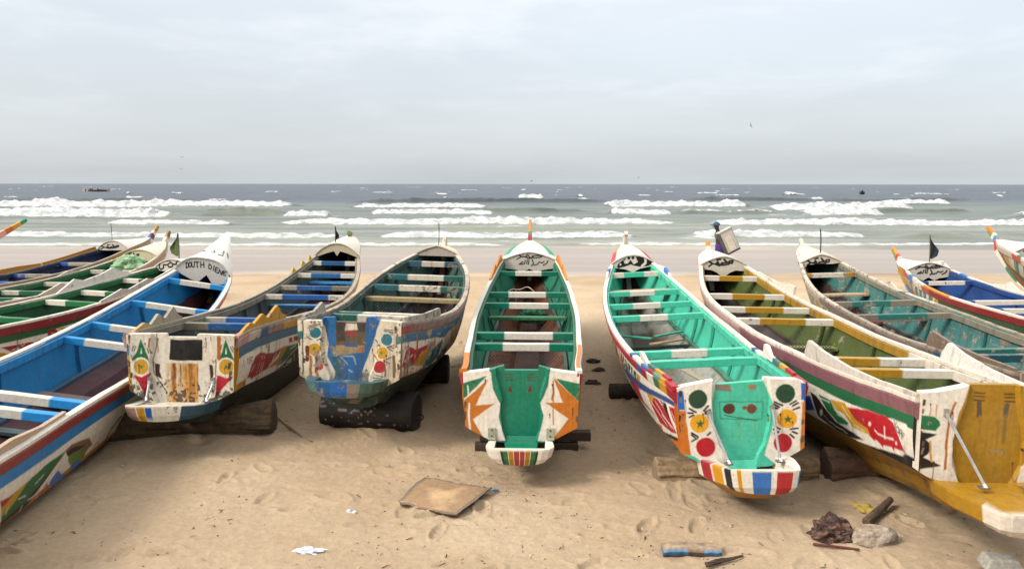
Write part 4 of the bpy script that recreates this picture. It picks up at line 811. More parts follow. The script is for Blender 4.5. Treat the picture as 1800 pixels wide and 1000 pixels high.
["s","1c1a19",0.02,[[0.076,1.342],[-0.011,1.351],[-0.053,1.399],[-0.105,1.359],[-0.011,1.33],[0.056,1.343]]],
["s","1c1a19",0.02,[[-0.065,1.358],[-0.186,1.367],[-0.294,1.424]]],
["s","1c1a19",0.02,[[-0.186,1.367],[-0.279,1.321]]],
["s","1c1a19",0.02,[[-0.067,1.434],[-0.027,1.444],[0.013,1.444]]],
["s","1c1a19",0.02,[[0.378,1.282],[0.353,1.234],[0.28,1.201]]],
["s","1c1a19",0.02,[[0.298,1.27],[0.246,1.243],[0.192,1.265],[0.166,1.224],[0.079,1.205]]],
["s","1c1a19",0.02,[[0.043,1.308],[0.072,1.239],[0.033,1.192]]],
["s","1c1a19",0.02,[[-0.024,1.31],[-0.035,1.227]]],
["s","1c1a19",0.02,[[-0.064,1.31],[-0.069,1.235]]],
["s","1c1a19",0.02,[[-0.104,1.297],[-0.122,1.236],[-0.236,1.224],[-0.157,1.271]]]],"D_B":[["s","1c1a19",0.022,[[-0.326,1.408],[-0.345,1.345],[-0.31,1.303],[-0.24,1.336],[-0.244,1.392],[-0.145,1.402]]],
["s","1c1a19",0.022,[[-0.066,1.454],[-0.137,1.402],[-0.11,1.353],[-0.035,1.362],[-0.009,1.418],[-0.066,1.454]]],
["s","1c1a19",0.022,[[-0.009,1.418],[0.081,1.415],[0.069,1.458],[0.146,1.497],[0.196,1.462]]],
["s","1c1a19",0.012,[[-0.162,1.488],[-0.141,1.47],[-0.116,1.495],[-0.095,1.471],[-0.071,1.503]]]],"E_B":[["s","1c1a19",0.013,[[-0.289,1.421],[-0.303,1.515],[-0.271,1.509],[-0.256,1.479],[-0.26,1.439],[-0.289,1.421]]],
["s","1c1a19",0.013,[[-0.224,1.44],[-0.248,1.465],[-0.254,1.503],[-0.239,1.534],[-0.215,1.509],[-0.209,1.471],[-0.224,1.44]]],
["s","1c1a19",0.013,[[-0.21,1.541],[-0.198,1.465],[-0.173,1.45],[-0.154,1.472],[-0.166,1.547]]],
["s","1c1a19",0.013,[[-0.149,1.55],[-0.086,1.557]]],
["s","1c1a19",0.013,[[-0.118,1.554],[-0.103,1.46]]],
["s","1c1a19",0.013,[[-0.044,1.469],[-0.059,1.564]]],
["s","1c1a19",0.013,[[0.009,1.474],[-0.006,1.568]]],
["s","1c1a19",0.013,[[-0.052,1.517],[0.001,1.521]]],
["s","1c1a19",0.013,[[0.091,1.467],[0.09,1.552],[0.125,1.527],[0.138,1.493],[0.126,1.464],[0.091,1.467]]],
["s","1c1a19",0.013,[[0.173,1.446],[0.179,1.533]]],
["s","1c1a19",0.013,[[0.248,1.416],[0.204,1.433],[0.21,1.514],[0.255,1.497]]],
["s","1c1a19",0.013,[[0.207,1.473],[0.239,1.461]]],
["s","1c1a19",0.013,[[0.266,1.409],[0.279,1.481],[0.319,1.389],[0.332,1.462]]],
["s","1c1a19",0.013,[[0.392,1.384],[0.343,1.401],[0.355,1.466],[0.404,1.45]]],
["s","1c1a19",0.013,[[0.349,1.434],[0.384,1.422]]]],"E_D":[["p","4c4a4a",[[-0.334,10.207],[-0.245,10.315],[-0.148,10.281],[-0.174,10.173],[-0.114,10.074],[-0.206,10.13]]],
["p","4c4a4a",[[-0.091,10.214],[-0.036,10.072],[0.041,10.033],[0.009,10.24],[-0.026,10.243],[-0.001,10.067]]],
["p","4c4a4a",[[0.078,10.044],[0.135,9.938],[0.205,9.978],[0.15,10.338],[0.123,10.309],[0.177,10.04],[0.109,10.035]]],
["p","4c4a4a",[[0.186,10.315],[0.225,10.302],[0.291,10.077],[0.261,10.1]]],
["p","4c4a4a",[[0.056,10.374],[0.058,10.365],[0.058,10.357],[0.057,10.351],[0.054,10.347],[0.051,10.347],[0.047,10.35],[0.043,10.356],[0.04,10.364],[0.039,10.373],[0.039,10.38],[0.04,10.386],[0.043,10.389],[0.046,10.39],[0.05,10.387],[0.053,10.381]]],
["p","4c4a4a",[[0.092,10.393],[0.093,10.385],[0.093,10.377],[0.092,10.37],[0.09,10.366],[0.086,10.366],[0.082,10.368],[0.079,10.374],[0.076,10.381],[0.075,10.389],[0.075,10.397],[0.076,10.403],[0.079,10.407],[0.082,10.407],[0.086,10.405],[0.089,10.4]]]]}""")

# ---------------------------------------------------------------- boat builder
def cumc(a, b, t): return a + (b - a) * t
GROUP = 'wooden fishing boats hauled up on the sand'

def art_flames(s0, s1, v0, v1, pal, seed, n=None):
    """hand painted flame and leaf figures between two lines of a side"""
    r = random.Random(seed); out = []; s = s0
    while s < s1:
        L_ = r.uniform(.18, .42); c = r.choice(pal); k = r.uniform(.1, .35)
        out.append(['p', c, [[s, v0 + .01], [s + L_ * .6, v0 + .01], [s + L_, v0 + (v1 - v0) * .5], [s + L_ + k, v1 - .01], [s + L_ * .4 + k, v1 - .02], [s + L_ * .3, v0 + (v1 - v0) * .55]]])
        for j in range(2):
            a = r.uniform(.15, .8)
            out.append(['s', r.choice(['e6dfd2', 'e6dfd2', '1c1a19']), .014, [[s + L_ * a, v0 + .03 + .04 * j], [s + L_ * a + k * .5, v0 + (v1 - v0) * .5], [s + L_ * a + k, v1 - .03]]])
        s += L_ * r.uniform(.75, 1.05)
    return out

def scuffs(seed, k):
    """rust runs under nails, knocks at the edges and dark joints between boards"""
    r = random.Random(seed); out = []
    for i in range(int(3 + 16 * k)):
        u = r.choice((-1, 1)) * r.uniform(.2, .54); z = r.uniform(.55, 1.08); l_ = r.uniform(.03, .16)
        out.append(['s', r.choice(('8a4a22', '7a4a2c', 'a06a38')), r.uniform(.005, .011), [[u, z], [u + .004, z - l_ * .5], [u, z - l_]]]); out.append(['s', '3a2218', .012, [[u, z + .004], [u, z - .004]]])
    for i in range(int(8 + 30 * k)):
        u = r.choice((-1, 1)) * (.56 - abs(r.gauss(0, .012 + .10 * k * k))); z = r.uniform(.48, 1.1); a = r.uniform(.008, .03)
        out.append(['p', r.choice(('6a5a48', '8a7862', '4a3c30')), [[u - a * .5, z - a], [u + a * .4, z - a * .8], [u + a * .6, z + a], [u - a * .3, z + a * 1.3]]])
    return out

def make_boat(key, cfg):
    h = Hull(FIT[key], spur=cfg.get('spur', True), te=cfg.get('te', 1.14), lift=cfg.get('lift'), deep=cfg.get('deep', 0.), arch=cfg.get('arch', .17)); h.archp = cfg.get('archp', 2)
    q = list(h.q)
    if 'pose' in cfg: q = cfg['pose']
    M = rotm(q[3], q[4], q[5])
    import mathutils
    root = empty('fishing_boat', tuple(q[:3]), mathutils.Matrix(M.tolist()).to_euler())
    tag(root, cfg['label'], 'boat', GROUP)
    wear, grime = cfg.get('wear', .3), cfg.get('grime', .4)
    mp = mat_paint(wear, grime, .5, .6); mi = mat_paint(min(1, wear * .9), min(1, cfg.get('igrime', grime + .15)), .6, .6); mt = mat_paint(wear * .9, grime * .8, .42, .5)
    L, se = h.L, h.se; sd = abs(hash_(key))
    white = cfg.get('cap', 'ded6c6')
    # side planks: painted outside, plain inside
    for side in (-1, 1):
        art = cfg.get('side_art', {}).get(side)
        s_ = np.concatenate([np.arange(0, 3.4, .011), np.arange(3.4, se - .5, .03), np.arange(se - .5, se + .001, .02)]) if art else np.concatenate([np.arange(0, se - .3, .07), np.linspace(se - .3, se, 8)])
        s_ = np.append(s_, se); nv = 52 if art else 16
        Sg, Qg = np.meshgrid(s_, np.linspace(0, 1, nv), indexing='ij'); Vg = Qg * h.vmax(Sg)
        P = np.stack([Sg, Vg], -1).reshape(-1, 2); C = np.tile(lin(cfg['side'][-1][1]), (len(P), 1)); vm = h.vmax(P[:, 0])
        wob = .008 * vnoise(P, 2.3, sd)
        prev = 0
        for lim, c in cfg['side']:      # bands: (metres down, or negative metres up from the chine, colour)
            lo = prev; hi = lim if lim > 0 else vm + lim
            al = np.clip(((P[:, 1] + wob) - lo) / .006 + .5, 0, 1)[:, None] if prev is not 0 else 1.
            C = C * (1 - al) + lin(c) * al; prev = hi
        if art: C = paint(P, C, art, aa=.012, wob=.005, seed=sd)
        Vo = h.side(side, Sg, Vg); mb = MB(); mb.grid(Vo, C, flip=side < 0)
        s2 = s_[::4] if art else s_
        s2 = np.append(s2[s2 < se - .35], se - .35); q2 = np.linspace(0, 1, 7); S2, Q2 = np.meshgrid(s2, q2, indexing='ij')
        Vi = h.side(side, S2, Q2 * (h.vmax(S2) - .02), -.035); Vi[..., 2] -= .002
        ci = np.tile(lin(cfg['inside']), (S2.size, 1)) * (1 + .06 * vnoise(np.stack([S2, Q2 * 9], -1), .9, sd).reshape(-1, 1))
        mb.grid(Vi, ci, flip=side > 0)
        e = np.stack([Vo[0], h.side(side, 0 * Qg[0], Vg[0], -.035)]); mb.grid(e, lin(cfg['side'][-1][1]))
        mb.build('side_plank', mp, root, smooth=True)
    # bottom: dugout log with its two sloping planks, outside and in
    s_ = np.concatenate([np.arange(0, se - .3, .1), np.linspace(se - .3, se, 6)]); rows = []
    for s in s_:
        c = (h.hc(s), h.f(h.zc, s)); l = (min(h.f(h.lr, s), c[0]), min(h.f(h.zl, s), c[1])); k = (min(h.f(h.kr, s), l[0]), min(h.f(h.zk, s), l[1]))
        half = [c, cumc(np.array(c), np.array(l), .5), l, cumc(np.array(l), np.array(k), .55) + [.012, 0], k, (0, k[1] - .03)]
        pts = [(-a, b) for a, b in half] + [(a, b) for a, b in half[::-1][1:]]
        rows.append([(a, s, b) for a, b in pts])
    mb = MB(); V = np.array(rows); mb.grid(V, lin(cfg['bottom']), flip=False)
    mb.f.append(tuple(range(V.shape[1])))
    rows = []; s_ = np.arange(.03, se - .4, .1)
    for s in s_:
        c = (h.hc(s) - .045, h.f(h.zc, s) + .02); l = (max(.06, min(h.f(h.lr, s), c[0]) - .1), min(h.f(h.zl, s), c[1]) + .0); k = (l[0] * .75, min(h.f(h.zk, s), l[1]) + .06)
        half = [c, cumc(np.array(c), np.array(l), .33), cumc(np.array(c), np.array(l), .66), l, k, (0, k[1])]
        rows.append([(a, s, b) for a, b in ([(-a, b) for a, b in half] + [(a, b) for a, b in half[::-1][1:]])])
    V = np.array(rows); ci = np.tile(lin(cfg['floor']), (V.shape[0] * V.shape[1], 1)); ci *= 1 + .25 * vnoise(V.reshape(-1, 3), 1.3, sd)[:, None]
    if 'floor2' in cfg: 
        t = np.clip(vnoise(V.reshape(-1, 3), 2.1, sd + 4) * 1.5 + .3, 0, 1)[:, None]; ci = ci * (1 - t) + lin(cfg['floor2']) * t
    mb.grid(V, ci, flip=True); mb.build('hull_bottom', mi, root, smooth=False)
    # caps, rub strakes, inner beams
    def colors_at(spec, s, side=1):
        if isinstance(spec, str): return np.tile(lin(spec), (len(s), 1))
        out = np.tile(lin(spec[0]), (len(s), 1))
        for rec in spec[1:]:
            a, b, c = rec[:3]
            if len(rec) > 3 and rec[3] != side: continue
            out[(s >= a) & (s < b)] = lin(c)
        return out
    def sweep(name, side, s_, uo, ui, zt, zb, spec, mat, lean=0., bevel=.006):
        ww = .006 * vnoise(np.stack([s_, s_ * 0 + side], -1), 1.7, sd + 3)
        w3 = .004 * vnoise(np.stack([s_, s_ * 0 + side], -1), 6., sd + 5)
        a = np.stack([side * (uo + ww), s_, zt + w3], -1); b = np.stack([side * (ui + ww), s_, zt + w3 + .002], -1)
        c = np.stack([side * (ui + ww - lean), s_, zb], -1); d = np.stack([side * (uo + ww - lean), s_, zb + w3], -1)
        V = np.stack([a, b, c, d], 1); mb = MB(); mb.grid(V, np.repeat(colors_at(spec, s_, side)[:, None], 4, 1), wrap=True, flip=side > 0)
        n = len(s_); mb.f.append((0, 1, 2, 3)); mb.f.append(tuple(4 * (n - 1) + i for i in (3, 2, 1, 0)))
        return mb.build(name, mat, root, bevel=bevel)
    s_ = np.concatenate([np.arange(-.03, L - .5, .06), np.arange(L - .5, se - .02, .04)])
    hw, sh = h.hw(s_), h.sh(s_)
    cw = cfg.get('capw', .065)
    for side in (-1, 1):
        sweep('gunwale', side, s_, hw - .004, np.maximum(hw - cw, .004), sh + .018, sh - .02, cfg.get('capspec', white), mp)
        st = cfg.get('strake_h', .11)
        sweep('rub_strake', side, s_[:-3], hw[:-3] + .006, hw[:-3] - .038, sh[:-3] - .022, sh[:-3] - .022 - st, cfg['strake'], mp, lean=st * .22)
        k = s_ < L - .02
        sweep('inner_beam', side, s_[k], hw[k] - .06, hw[k] - .10, sh[k] - .022, sh[k] - .022 - cfg.get('beam_h', .085), cfg.get('beam', cfg['inside']), mi)
    # batten where the side planks meet the bottom
    for side in (-1, 1):
        s9 = np.arange(.1, L, .12); a = np.stack([side * (h.hc(s9) - .045), s9, h.f(h.zc, s9) + .06], -1); w9 = .006 * vnoise(a, 5, sd)[:, None]
        Vb = np.stack([a, a + [-side * .045, 0, -.012] + w9, a + [-side * .05, 0, -.05] + w9, a + [0, 0, -.04]], 1); mb = MB(); mb.grid(Vb, lin(cfg['inside']) * .35 + lin('5a4a3a') * .4, wrap=True, flip=side > 0); mb.build('chine_batten', mi, root)
    # frames standing against the planks inside
    for i, s in enumerate(cfg.get('ribs', np.arange(1.1, L - .4, 1.15))):
        for side in (-1, 1):
            P = [h.side(side, s, v, -.052) for v in np.linspace(.12, h.vmax(s) - .03, 4)]
            mb = MB(); R_ = []
            for p in P: R_.append([p + [0, -.02, 0], p + [0, .02, 0], p + [-side * .03, .02, 0], p + [-side * .03, -.02, 0]])
            mb.grid(np.array(R_), lin(cfg['inside']) * .85, wrap=True); mb.build('rib', mi, root)
    # transom: thick board whose two cheeks stand proud
    if cfg.get('transom', True):
        U = .565; fine = cfg.get('T'); n = 190 if fine else 40; k = 118 if fine else 20
        us = np.linspace(-U, U, n); B_ = np.interp(np.abs(us), [0, .26, .36, U - .02, U], [.33, .345, .385, .485, .50]); notch = cfg.get('notch', .17)
        ctr = cfg.get('notch_d', .035)
        T_ = 1.075 + .045 * np.clip(1 - (np.abs(us) - notch) / .2, 0, 1) * (np.abs(us) > notch) - (ctr - .02) * (np.abs(us) <= notch)
        if 'top' in cfg: T_ = np.interp(us, *zip(*cfg['top']))
        t = np.linspace(0, 1, k); Wg = B_[:, None] + (T_ - B_)[:, None] * t; Ug = np.repeat(us[:, None], k, 1)
        Ug = Ug * (1 - .03 * (1 - t))
        edge = np.interp(Wg, *cfg.get('cheek', ([.33, .45, .55, .75, .95, 1.15], [.10, .13, .19, .235, .25, .235])))
        proud = .034 * np.clip((np.abs(Ug) - edge) / .014, 0, 1)
        P = np.stack([Ug, Wg], -1).reshape(-1, 2); C = np.tile(lin(cfg.get('Tbase', 'd8cfbf')), (len(P), 1))
        if fine: C = paint(P, C, fine, aa=.009, wob=.006, seed=sd); C = paint(P, C, scuffs(sd, cfg.get('wear', .3)), aa=.008, wob=.012, seed=sd)
        if 'Tgrad' in cfg: cfg['Tgrad'](P, C)
        rel = .0025 * fbm(P * [1, 1], 9, sd, 3) + .0015 * vnoise(P * [1, .12], 45, sd + 1)
        Y = -.03 - proud - rel.reshape(Ug.shape)
        V = np.stack([Ug, Y, Wg], -1); mb = MB(); mb.grid(V, C, flip=True)
        Vb = V.copy(); Vb[..., 1] = .03
        top = np.stack([V[:, -1], Vb[:, -1]], 1); mb.grid(top, np.repeat(C.reshape(n, k, 3)[:, -1][:, None], 2, 1))
        for a, b in ((V[0], Vb[0]), (V[-1], Vb[-1]), (V[:, 0], Vb[:, 0])):
            mb.grid(np.stack([a, b], 1), lin(cfg.get('Tedge', 'b0a590')))
        mb.grid(np.stack([Vb[:, 0], Vb[:, k // 2], Vb[:, -1]], 1), lin(cfg['inside']))
        tr = mb.build('transom', mt, root)
        # stern foot: end of the dugout log jutting out under the transom
        f = cfg.get('foot', {}); w0, w1, ln = f.get('w0', .36), f.get('w1', .33), f.get('len', .42); off = f.get('off', 0.); zt, zb = f.get('zt', .42), f.get('zb', .25); sk = f.get('skew', 0.)
        out_, inn, bot = [], [], []
        path = [(-w0, 0.0), (-w0 * .99, -ln * .35), (-w1, -ln * .75), (-w1 * .86, -ln * .96)] + [(x, -ln * (1 + .03 * cos(x / w1 * 1.5))) for x in np.linspace(-w1 * .66, w1 * .66, 9)] + [(w1 * .86, -ln * .96), (w1, -ln * .75), (w0 * .99, -ln * .35), (w0, 0.)]
        rw = f.get('rim', .085); rows = []; m_ = len(path)
        for i, (x, y) in enumerate(path):
            ox = off * (-y / ln); yy = y - sk * x * (-y / ln)
            ix, iy = (abs(x) - rw) * np.sign(x) if abs(x) > rw else 0, min(yy + rw * 1.1, 0)
            ix = np.clip(x, -(w1 - rw), w1 - rw); iy = min(max(yy + rw, -ln + rw), 0) if y > -ln * .9 else -ln + rw - sk * x
            lowf = 1 - abs(x) / w0 * .0
            rb = .035 * max(0, 1 - (x / w1) ** 2)
            rows.append([(ix + ox, iy, f.get('zf', .30)), (ix + ox, iy, zt - .012), (x + ox, yy, zt), (x * 1.0 + ox, yy, zt - .02), (x * .93 + ox, yy * .98 + .0, zb + .03), (x * .84 + ox, yy * .93, zb - rb), (x * .838 + ox, yy * .93 + .002, zb - rb - .002), (x * .45 + ox * .6, yy * .62 + .02, f.get('kz', zb - .05)), (x * .35, .05, .16)])
        V = np.array(rows); NP = len(path)
        # finer spacing along the rim so its painted blocks have clean edges
        tt = np.linspace(0, NP - 1, 150); i0 = np.minimum(tt.astype(int), NP - 2); fr = (tt - i0)[:, None, None]; V = V[i0] * (1 - fr) + V[i0 + 1] * fr
        C = np.tile(lin(f.get('col', 'd8cfbf')), (150, 9, 1)); xs = V[:, 3, 0]; C[:, 6:] = lin(f.get('keel', cfg['bottom']))
        arc = np.linspace(-1, 1, 150)
        for a, b, c, *rest in f.get('blocks', []):
            lo, hi = rest if rest else (2, 6)
            C[(arc >= a) & (arc < b), lo:hi] = lin(c)
        if 'inner' in f: C[:, :1] = lin(f['inner'])
        mb = MB(); mb.grid(V, C)
        if not f.get('hole'):
            nF = 12
            fl = np.stack([V[:, 0] * [1, 1, 1] * (1 - t_) + np.array([0, -.0, f.get('zf', .30)]) * t_ for t_ in (0, 1)], 1); mb.grid(fl, lin(f.get('floor', f.get('col', 'd8cfbf'))))
        mb.build('stern_foot', mt, root)
        if 'apron' in f:
            a = f['apron']; mb = MB(); mb.grid(np.array([[(-a, -.035, .40), (a, -.035, .40)], [(-a * .95, -.07, .33), (a * .95, -.07, .33)], [(-a * .9, -.16, .315), (a * .9, -.16, .315)]]), lin(f['apron_c'])); mb.build('apron', mt, root)
    # bow: bulkhead board, deck and stem post
    bw = h.hw(L) - .05; fine = 'B' in cfg; n = 170 if fine else 60; k = 46 if fine else 12
    us = np.linspace(-bw, bw, n); T_ = h.deck(L, us)[:, 2] - .004
    sc = cfg.get('scallop', [(-1, .14), (-.5, .17), (-.28, .22), (0, .15), (.28, .22), (.5, .17), (1, .14)])
    B_ = h.sh(L) - np.interp(us / bw, *zip(*sc)) + .0
    t = np.linspace(0, 1, k); Wg = B_[:, None] + (T_ - B_)[:, None] * t; Ug = np.repeat(us[:, None], k, 1)
    P = np.stack([Ug, Wg], -1).reshape(-1, 2); C = np.tile(lin(cfg.get('bulk', 'cfc8ba')), (len(P), 1))
    if fine: C = paint(P, C, [q_ if q_[0] == 'p' else ['s', q_[1], q_[2] * 1.55, q_[3]] for q_ in cfg['B']], aa=.010, wob=.003, seed=sd)
    V = np.stack([Ug, np.full_like(Ug, L - .012), Wg], -1); mb = MB(); mb.grid(V, C, flip=True); Vb = V.copy(); Vb[..., 1] = L + .015
    mb.grid(Vb, lin(cfg.get('bulk', 'cfc8ba'))); mb.grid(np.stack([V[:, 0], Vb[:, 0]], 1), lin(cfg.get('bulk', 'cfc8ba')) * .8); mb.build('bow_bulkhead', mat_paint(wear * .5, grime * .45, .5, .4), root)
    ns = 60 if 'D' in cfg else 24; nu = 90 if 'D' in cfg else 21
    ss = np.linspace(L - .03, se - .01, ns); Vd = []; Pd = []
    for s in ss:
        w = max(h.hw(s) - .004, .012); u = np.linspace(-w, w, nu); Vd.append(h.deck(s, u)); Pd.append(np.stack([u, u * 0 + s], -1))
    Vd = np.array(Vd); Vd[..., 2] += .006; Pd = np.array(Pd).reshape(-1, 2); C = np.tile(lin(cfg.get('deck', 'e2dbce')), (len(Pd), 1))
    if 'D' in cfg: C = paint(Pd, C, cfg['D'], aa=.02, wob=.003)
    for a, b, c in cfg.get('deckspec', []): C[(Pd[:, 1] - L >= a) & (Pd[:, 1] - L < b) & (np.abs(Pd[:, 0]) > .7 * np.maximum(h.hw(Pd[:, 1]), .01))] = lin(c)
    mb = MB(); mb.grid(Vd, C); Ve = Vd.copy(); Ve[..., 2] -= .02; mb.grid(np.stack([Vd[0], Ve[0]], 0), lin(cfg.get('deck', 'e2dbce')))
    mb.build('foredeck', mat_paint(wear * .6, grime * .4, .5, .4), root, smooth=True)
    # stem post running up the front of the hull into the horn
    st_, wt_ = h.tip; P = []
    for s in np.linspace(L * .9, se - .02, 9): P.append((s, float(h.f(h.zk, s)) - .02, .055, .05))
    if h.spur:
        z0 = float(h.sh(se)); s0 = se
        for t in np.linspace(0, 1, 8): P.append((s0 + (st_ - s0) * t, cumc(z0 - .03, wt_ - .04, t ** 1.05), .05 - .016 * t, .085 - .045 * t))
    P = np.array(P); ds = np.gradient(P[:, 0]); dz = np.gradient(P[:, 1]); nn = np.hypot(ds, dz); nx, nz = -dz / nn, ds / nn
    V = []
    for i in range(len(P)):
        s, z, w, d = P[i]; up = np.array([0, nx[i], nz[i]]) * d; c0 = np.array([0, s, z])
        V.append([c0 + up + [-w * .8, 0, 0], c0 + up + [w * .8, 0, 0], c0 - up + [w, 0, 0], c0 - up + [-w, 0, 0]])
    V = np.array(V); tt = np.linspace(0, len(P) - 1, 90); i0 = np.minimum(tt.astype(int), len(P) - 2); fr = (tt - i0)[:, None, None]; V = V[i0] * (1 - fr) + V[i0 + 1] * fr
    C = np.tile(lin(cfg.get('stem', 'e2dbce')), (90, 4, 1)); tn = tt / (len(P) - 1)
    for a, b, c, *o in cfg.get('stemspec', []): C[(tn >= a) & (tn <= b)] = lin(c) if not o else C[(tn >= a) & (tn <= b)]
    for a, b, c, *o in cfg.get('stemspec', []):
        if o: C[np.ix_((tn >= a) & (tn <= b), o[0])] = lin(c)
    mb = MB(); mb.grid(V, C, wrap=True, flip=True); mb.f.append((0, 1, 2, 3)); mb.f.append(tuple(89 * 4 + i for i in (3, 2, 1, 0)))
    mb.build('stem_post', mp, root, bevel=.006)
    # thwarts across, painted in blocks
    for s, spec, *opt in cfg['thwarts']:
        dz, th, dp = (opt + [.028, .085, .10][len(opt):])[:3]
        w = float(h.hw(s)) - .062 - (.0 if dz < .2 else .02 + dz * .13); z = float(h.sh(s)) - dz
        n = 60; us = np.linspace(-w, w, n); fr = (us + w) / (2 * w); C = np.tile(lin(spec[0]), (n, 1)); prev = 0
        for e_, c in zip(spec[1::2], spec[2::2]): C[fr > e_] = lin(c)
        wv = .004 * vnoise(np.stack([us, us * 0 + s], -1), 3, sd)
        V = np.stack([np.stack([us, us * 0 + s - dp / 2 + wv, us * 0 + z + wv], -1), np.stack([us, us * 0 + s + dp / 2 + wv, us * 0 + z + wv], -1), np.stack([us, us * 0 + s + dp / 2 + wv, us * 0 + z - th], -1), np.stack([us, us * 0 + s - dp / 2 + wv, us * 0 + z - th - wv], -1)], 1)
        mb = MB(); mb.grid(V, np.repeat(C[:, None], 4, 1), wrap=True, flip=True); mb.f.append((0, 1, 2, 3)); mb.f.append(tuple(4 * (n - 1) + i for i in (3, 2, 1, 0)))
        mb.build('thwart' if dz < .2 else 'low_bench', mt if dz < .2 else mi, root, bevel=.005)
    # cut boards standing on the gunwale
    for side, a, b, prof, c, *o in cfg.get('crests', []):
        n = 70; s = np.linspace(a, b, n); hh = np.interp((s - a) / (b - a), *zip(*prof)); th = .035; inset = o[0] if o else .012
        hw_ = h.hw(s) - inset; z0 = h.sh(s) + .012; Cc = colors_at(c, s, side)
        V = np.stack([np.stack([side * hw_, s, z0], -1), np.stack([side * (hw_ - .0 + hh * .12), s, z0 + hh + .01], -1), np.stack([side * (hw_ - th + hh * .12), s, z0 + hh + .01], -1), np.stack([side * (hw_ - th), s, z0], -1)], 1)
        mb = MB(); mb.grid(V, np.repeat(Cc[:, None], 4, 1), wrap=True, flip=side < 0); mb.f.append((0, 1, 2, 3)); mb.f.append(tuple(4 * (n - 1) + i for i in (3, 2, 1, 0)))
        mb.build('crest_board', mp, root)
    # metal braces from cheek to foot
    for (u0, w0_, u1, y1, w1_) in cfg.get('braces', []):
        mb = MB(); P = np.array([(u0, -.075, w0_), (u0 + (u1 - u0) * .06, -.085, w0_ - .03), (u1, y1, w1_ + .03), (u1 + .01, y1 - .02, w1_)])
        mb.tube(P, [.017, .012, .012, .018], 'c8ccd0', 10); mb.box((u0, -.07, w0_ + .01), (.035, .02, .06), 'a8a49c'); mb.box((u1, y1 - .01, w1_ + .004), (.07, .06, .012), '9a8878')
        mb.build('metal_brace', mat_simple('galvanised_metal', .38, .75, .15, 30, .15), root, smooth=False)
    for (u, w, sx, sz) in cfg.get('plates', []):
        mb = MB(); mb.box((u, -.073, w), (sx, .012, sz), 'a8a890'); mb.box((u, -.10, w - sz / 2 + .0), (sx, .05, .01), 'a8a890'); 
        for z in (-.3, .3): mb.tube([(u, -.078, w + z * sz), (u, -.086, w + z * sz)], .008, '4a3020', 8)
        mb.build('metal_plate', mat_simple('galvanised_plate', .55, .4, .15, 30, .2), root, bevel=.002)
    # diagonal mesh panels under a bench
    for (s, dz, hgt, wf, c) in cfg.get('mesh_panels', []):
        w = (float(h.hw(s)) - .1) * wf; z1 = float(h.sh(s)) - dz; mb = MB(); stp = .045
        for k_ in np.arange(-w - hgt, w, stp):
            for sg in (-1, 1):
                a = np.array([k_ * sg, s, z1]); pts = []
                for t in (0, 1): pts.append((sg * (k_ + hgt * t), s + .02 * t, z1 - hgt * t))
                lo, hi = sorted((pts[0][0], pts[1][0]))
                x0, x1 = max(lo, -w), min(hi, w)
                if x1 - x0 < .01: continue
                f_ = lambda x: z1 - abs(x - pts[0][0])
                A_, B2 = np.array((x0, s, f_(x0))), np.array((x1, s, f_(x1)))
                mb.tube([A_, B2], .0035, c, 4, cap=False)
        if mb.v: mb.build('mesh_panel', mat_simple('net_wire', .7, .0, .1), root)
    # loose looking pieces nailed in: short planks on the floor
    for (u, s, dz, lx, ly, rz, c) in cfg.get('floorboards', []):
        R_ = np.array([[cos(rz), -sin(rz), 0], [sin(rz), cos(rz), 0], [0, 0, 1]]); mb = MB(); mb.box((u, s, float(h.sh(s)) - dz), (lx, ly, .025), c, R_); mb.build('floor_board', mi, root, bevel=.004)
    # pole, flag or aerial on the bow
    for kind, u, s, hgt, c in cfg.get('poles', []):
        p0 = h.deck(s, u); k_ = np.linspace(0, 1, 7)
        P = np.stack([p0[0] + .02 * np.sin(k_ * 3) * hgt, p0[1] + 0 * k_, p0[2] - .03 + k_ * hgt], -1)
        mb = MB(); mb.tube(P, .012 if kind != 'aerial' else .007, '2a2522' if kind != 'flag' else '5c5040', 6); po = mb.build('mast', mat_simple('dark_wood', .8), root)
        if kind in ('flag', 'furled'):
            mb = MB(); n, m_ = 14, 9; t = np.linspace(0, 1, n); w_ = np.linspace(0, 1, m_); G = np.zeros((n, m_, 3)); top = P[-1]
            ln = hgt * (.78 if kind == 'flag' else .62); wd = (.20 if kind == 'flag' else .09) * (1 if c != '1c2430' else .95)
            sg = cfg.get('flagdir', -1)
            for i in range(n):
                env = np.interp(t[i], [0, .25, .6, .85, 1], [.06, .35, 1, .85, .2])
                for j in range(m_): G[i, j] = (top[0] + sg * w_[j] * wd * env, top[1] + .03 * sin(w_[j] * 9 + t[i] * 4) * w_[j], top[2] - t[i] * ln - .05 * w_[j])
            mb.grid(G, lin(c)); G2 = G.copy(); G2[..., 1] += .004; mb.grid(G2, lin(c), flip=True); fl = mb.build('flag', mat_simple('flag_cloth', .9), root, smooth=True)
    return root, h

def hash_(k): return sum(ord(c) * 31 ** i for i, c in enumerate(k)) % 9973

W, K, TQ, GR = 'ded6c8', '1c1a19', '54c4a8', '0b7d64'
OC, OR, RD, BL, DG = 'b8902a', 'c47a28', 'a8242e', '2a68b0', '1c5a38'
PAL = [RD, DG, OC, BL, OR, '1c1a19']
def rust_low(P, C, k=.35, zmax=.62, c='8a6034'):
    n = fbm(P * [1, .25], 11, 91, 4); t = np.clip((zmax - P[:, 1]) / .25 + n * .9, 0, 1)[:, None] * k; C[:] = C * (1 - t) + lin(c) * t

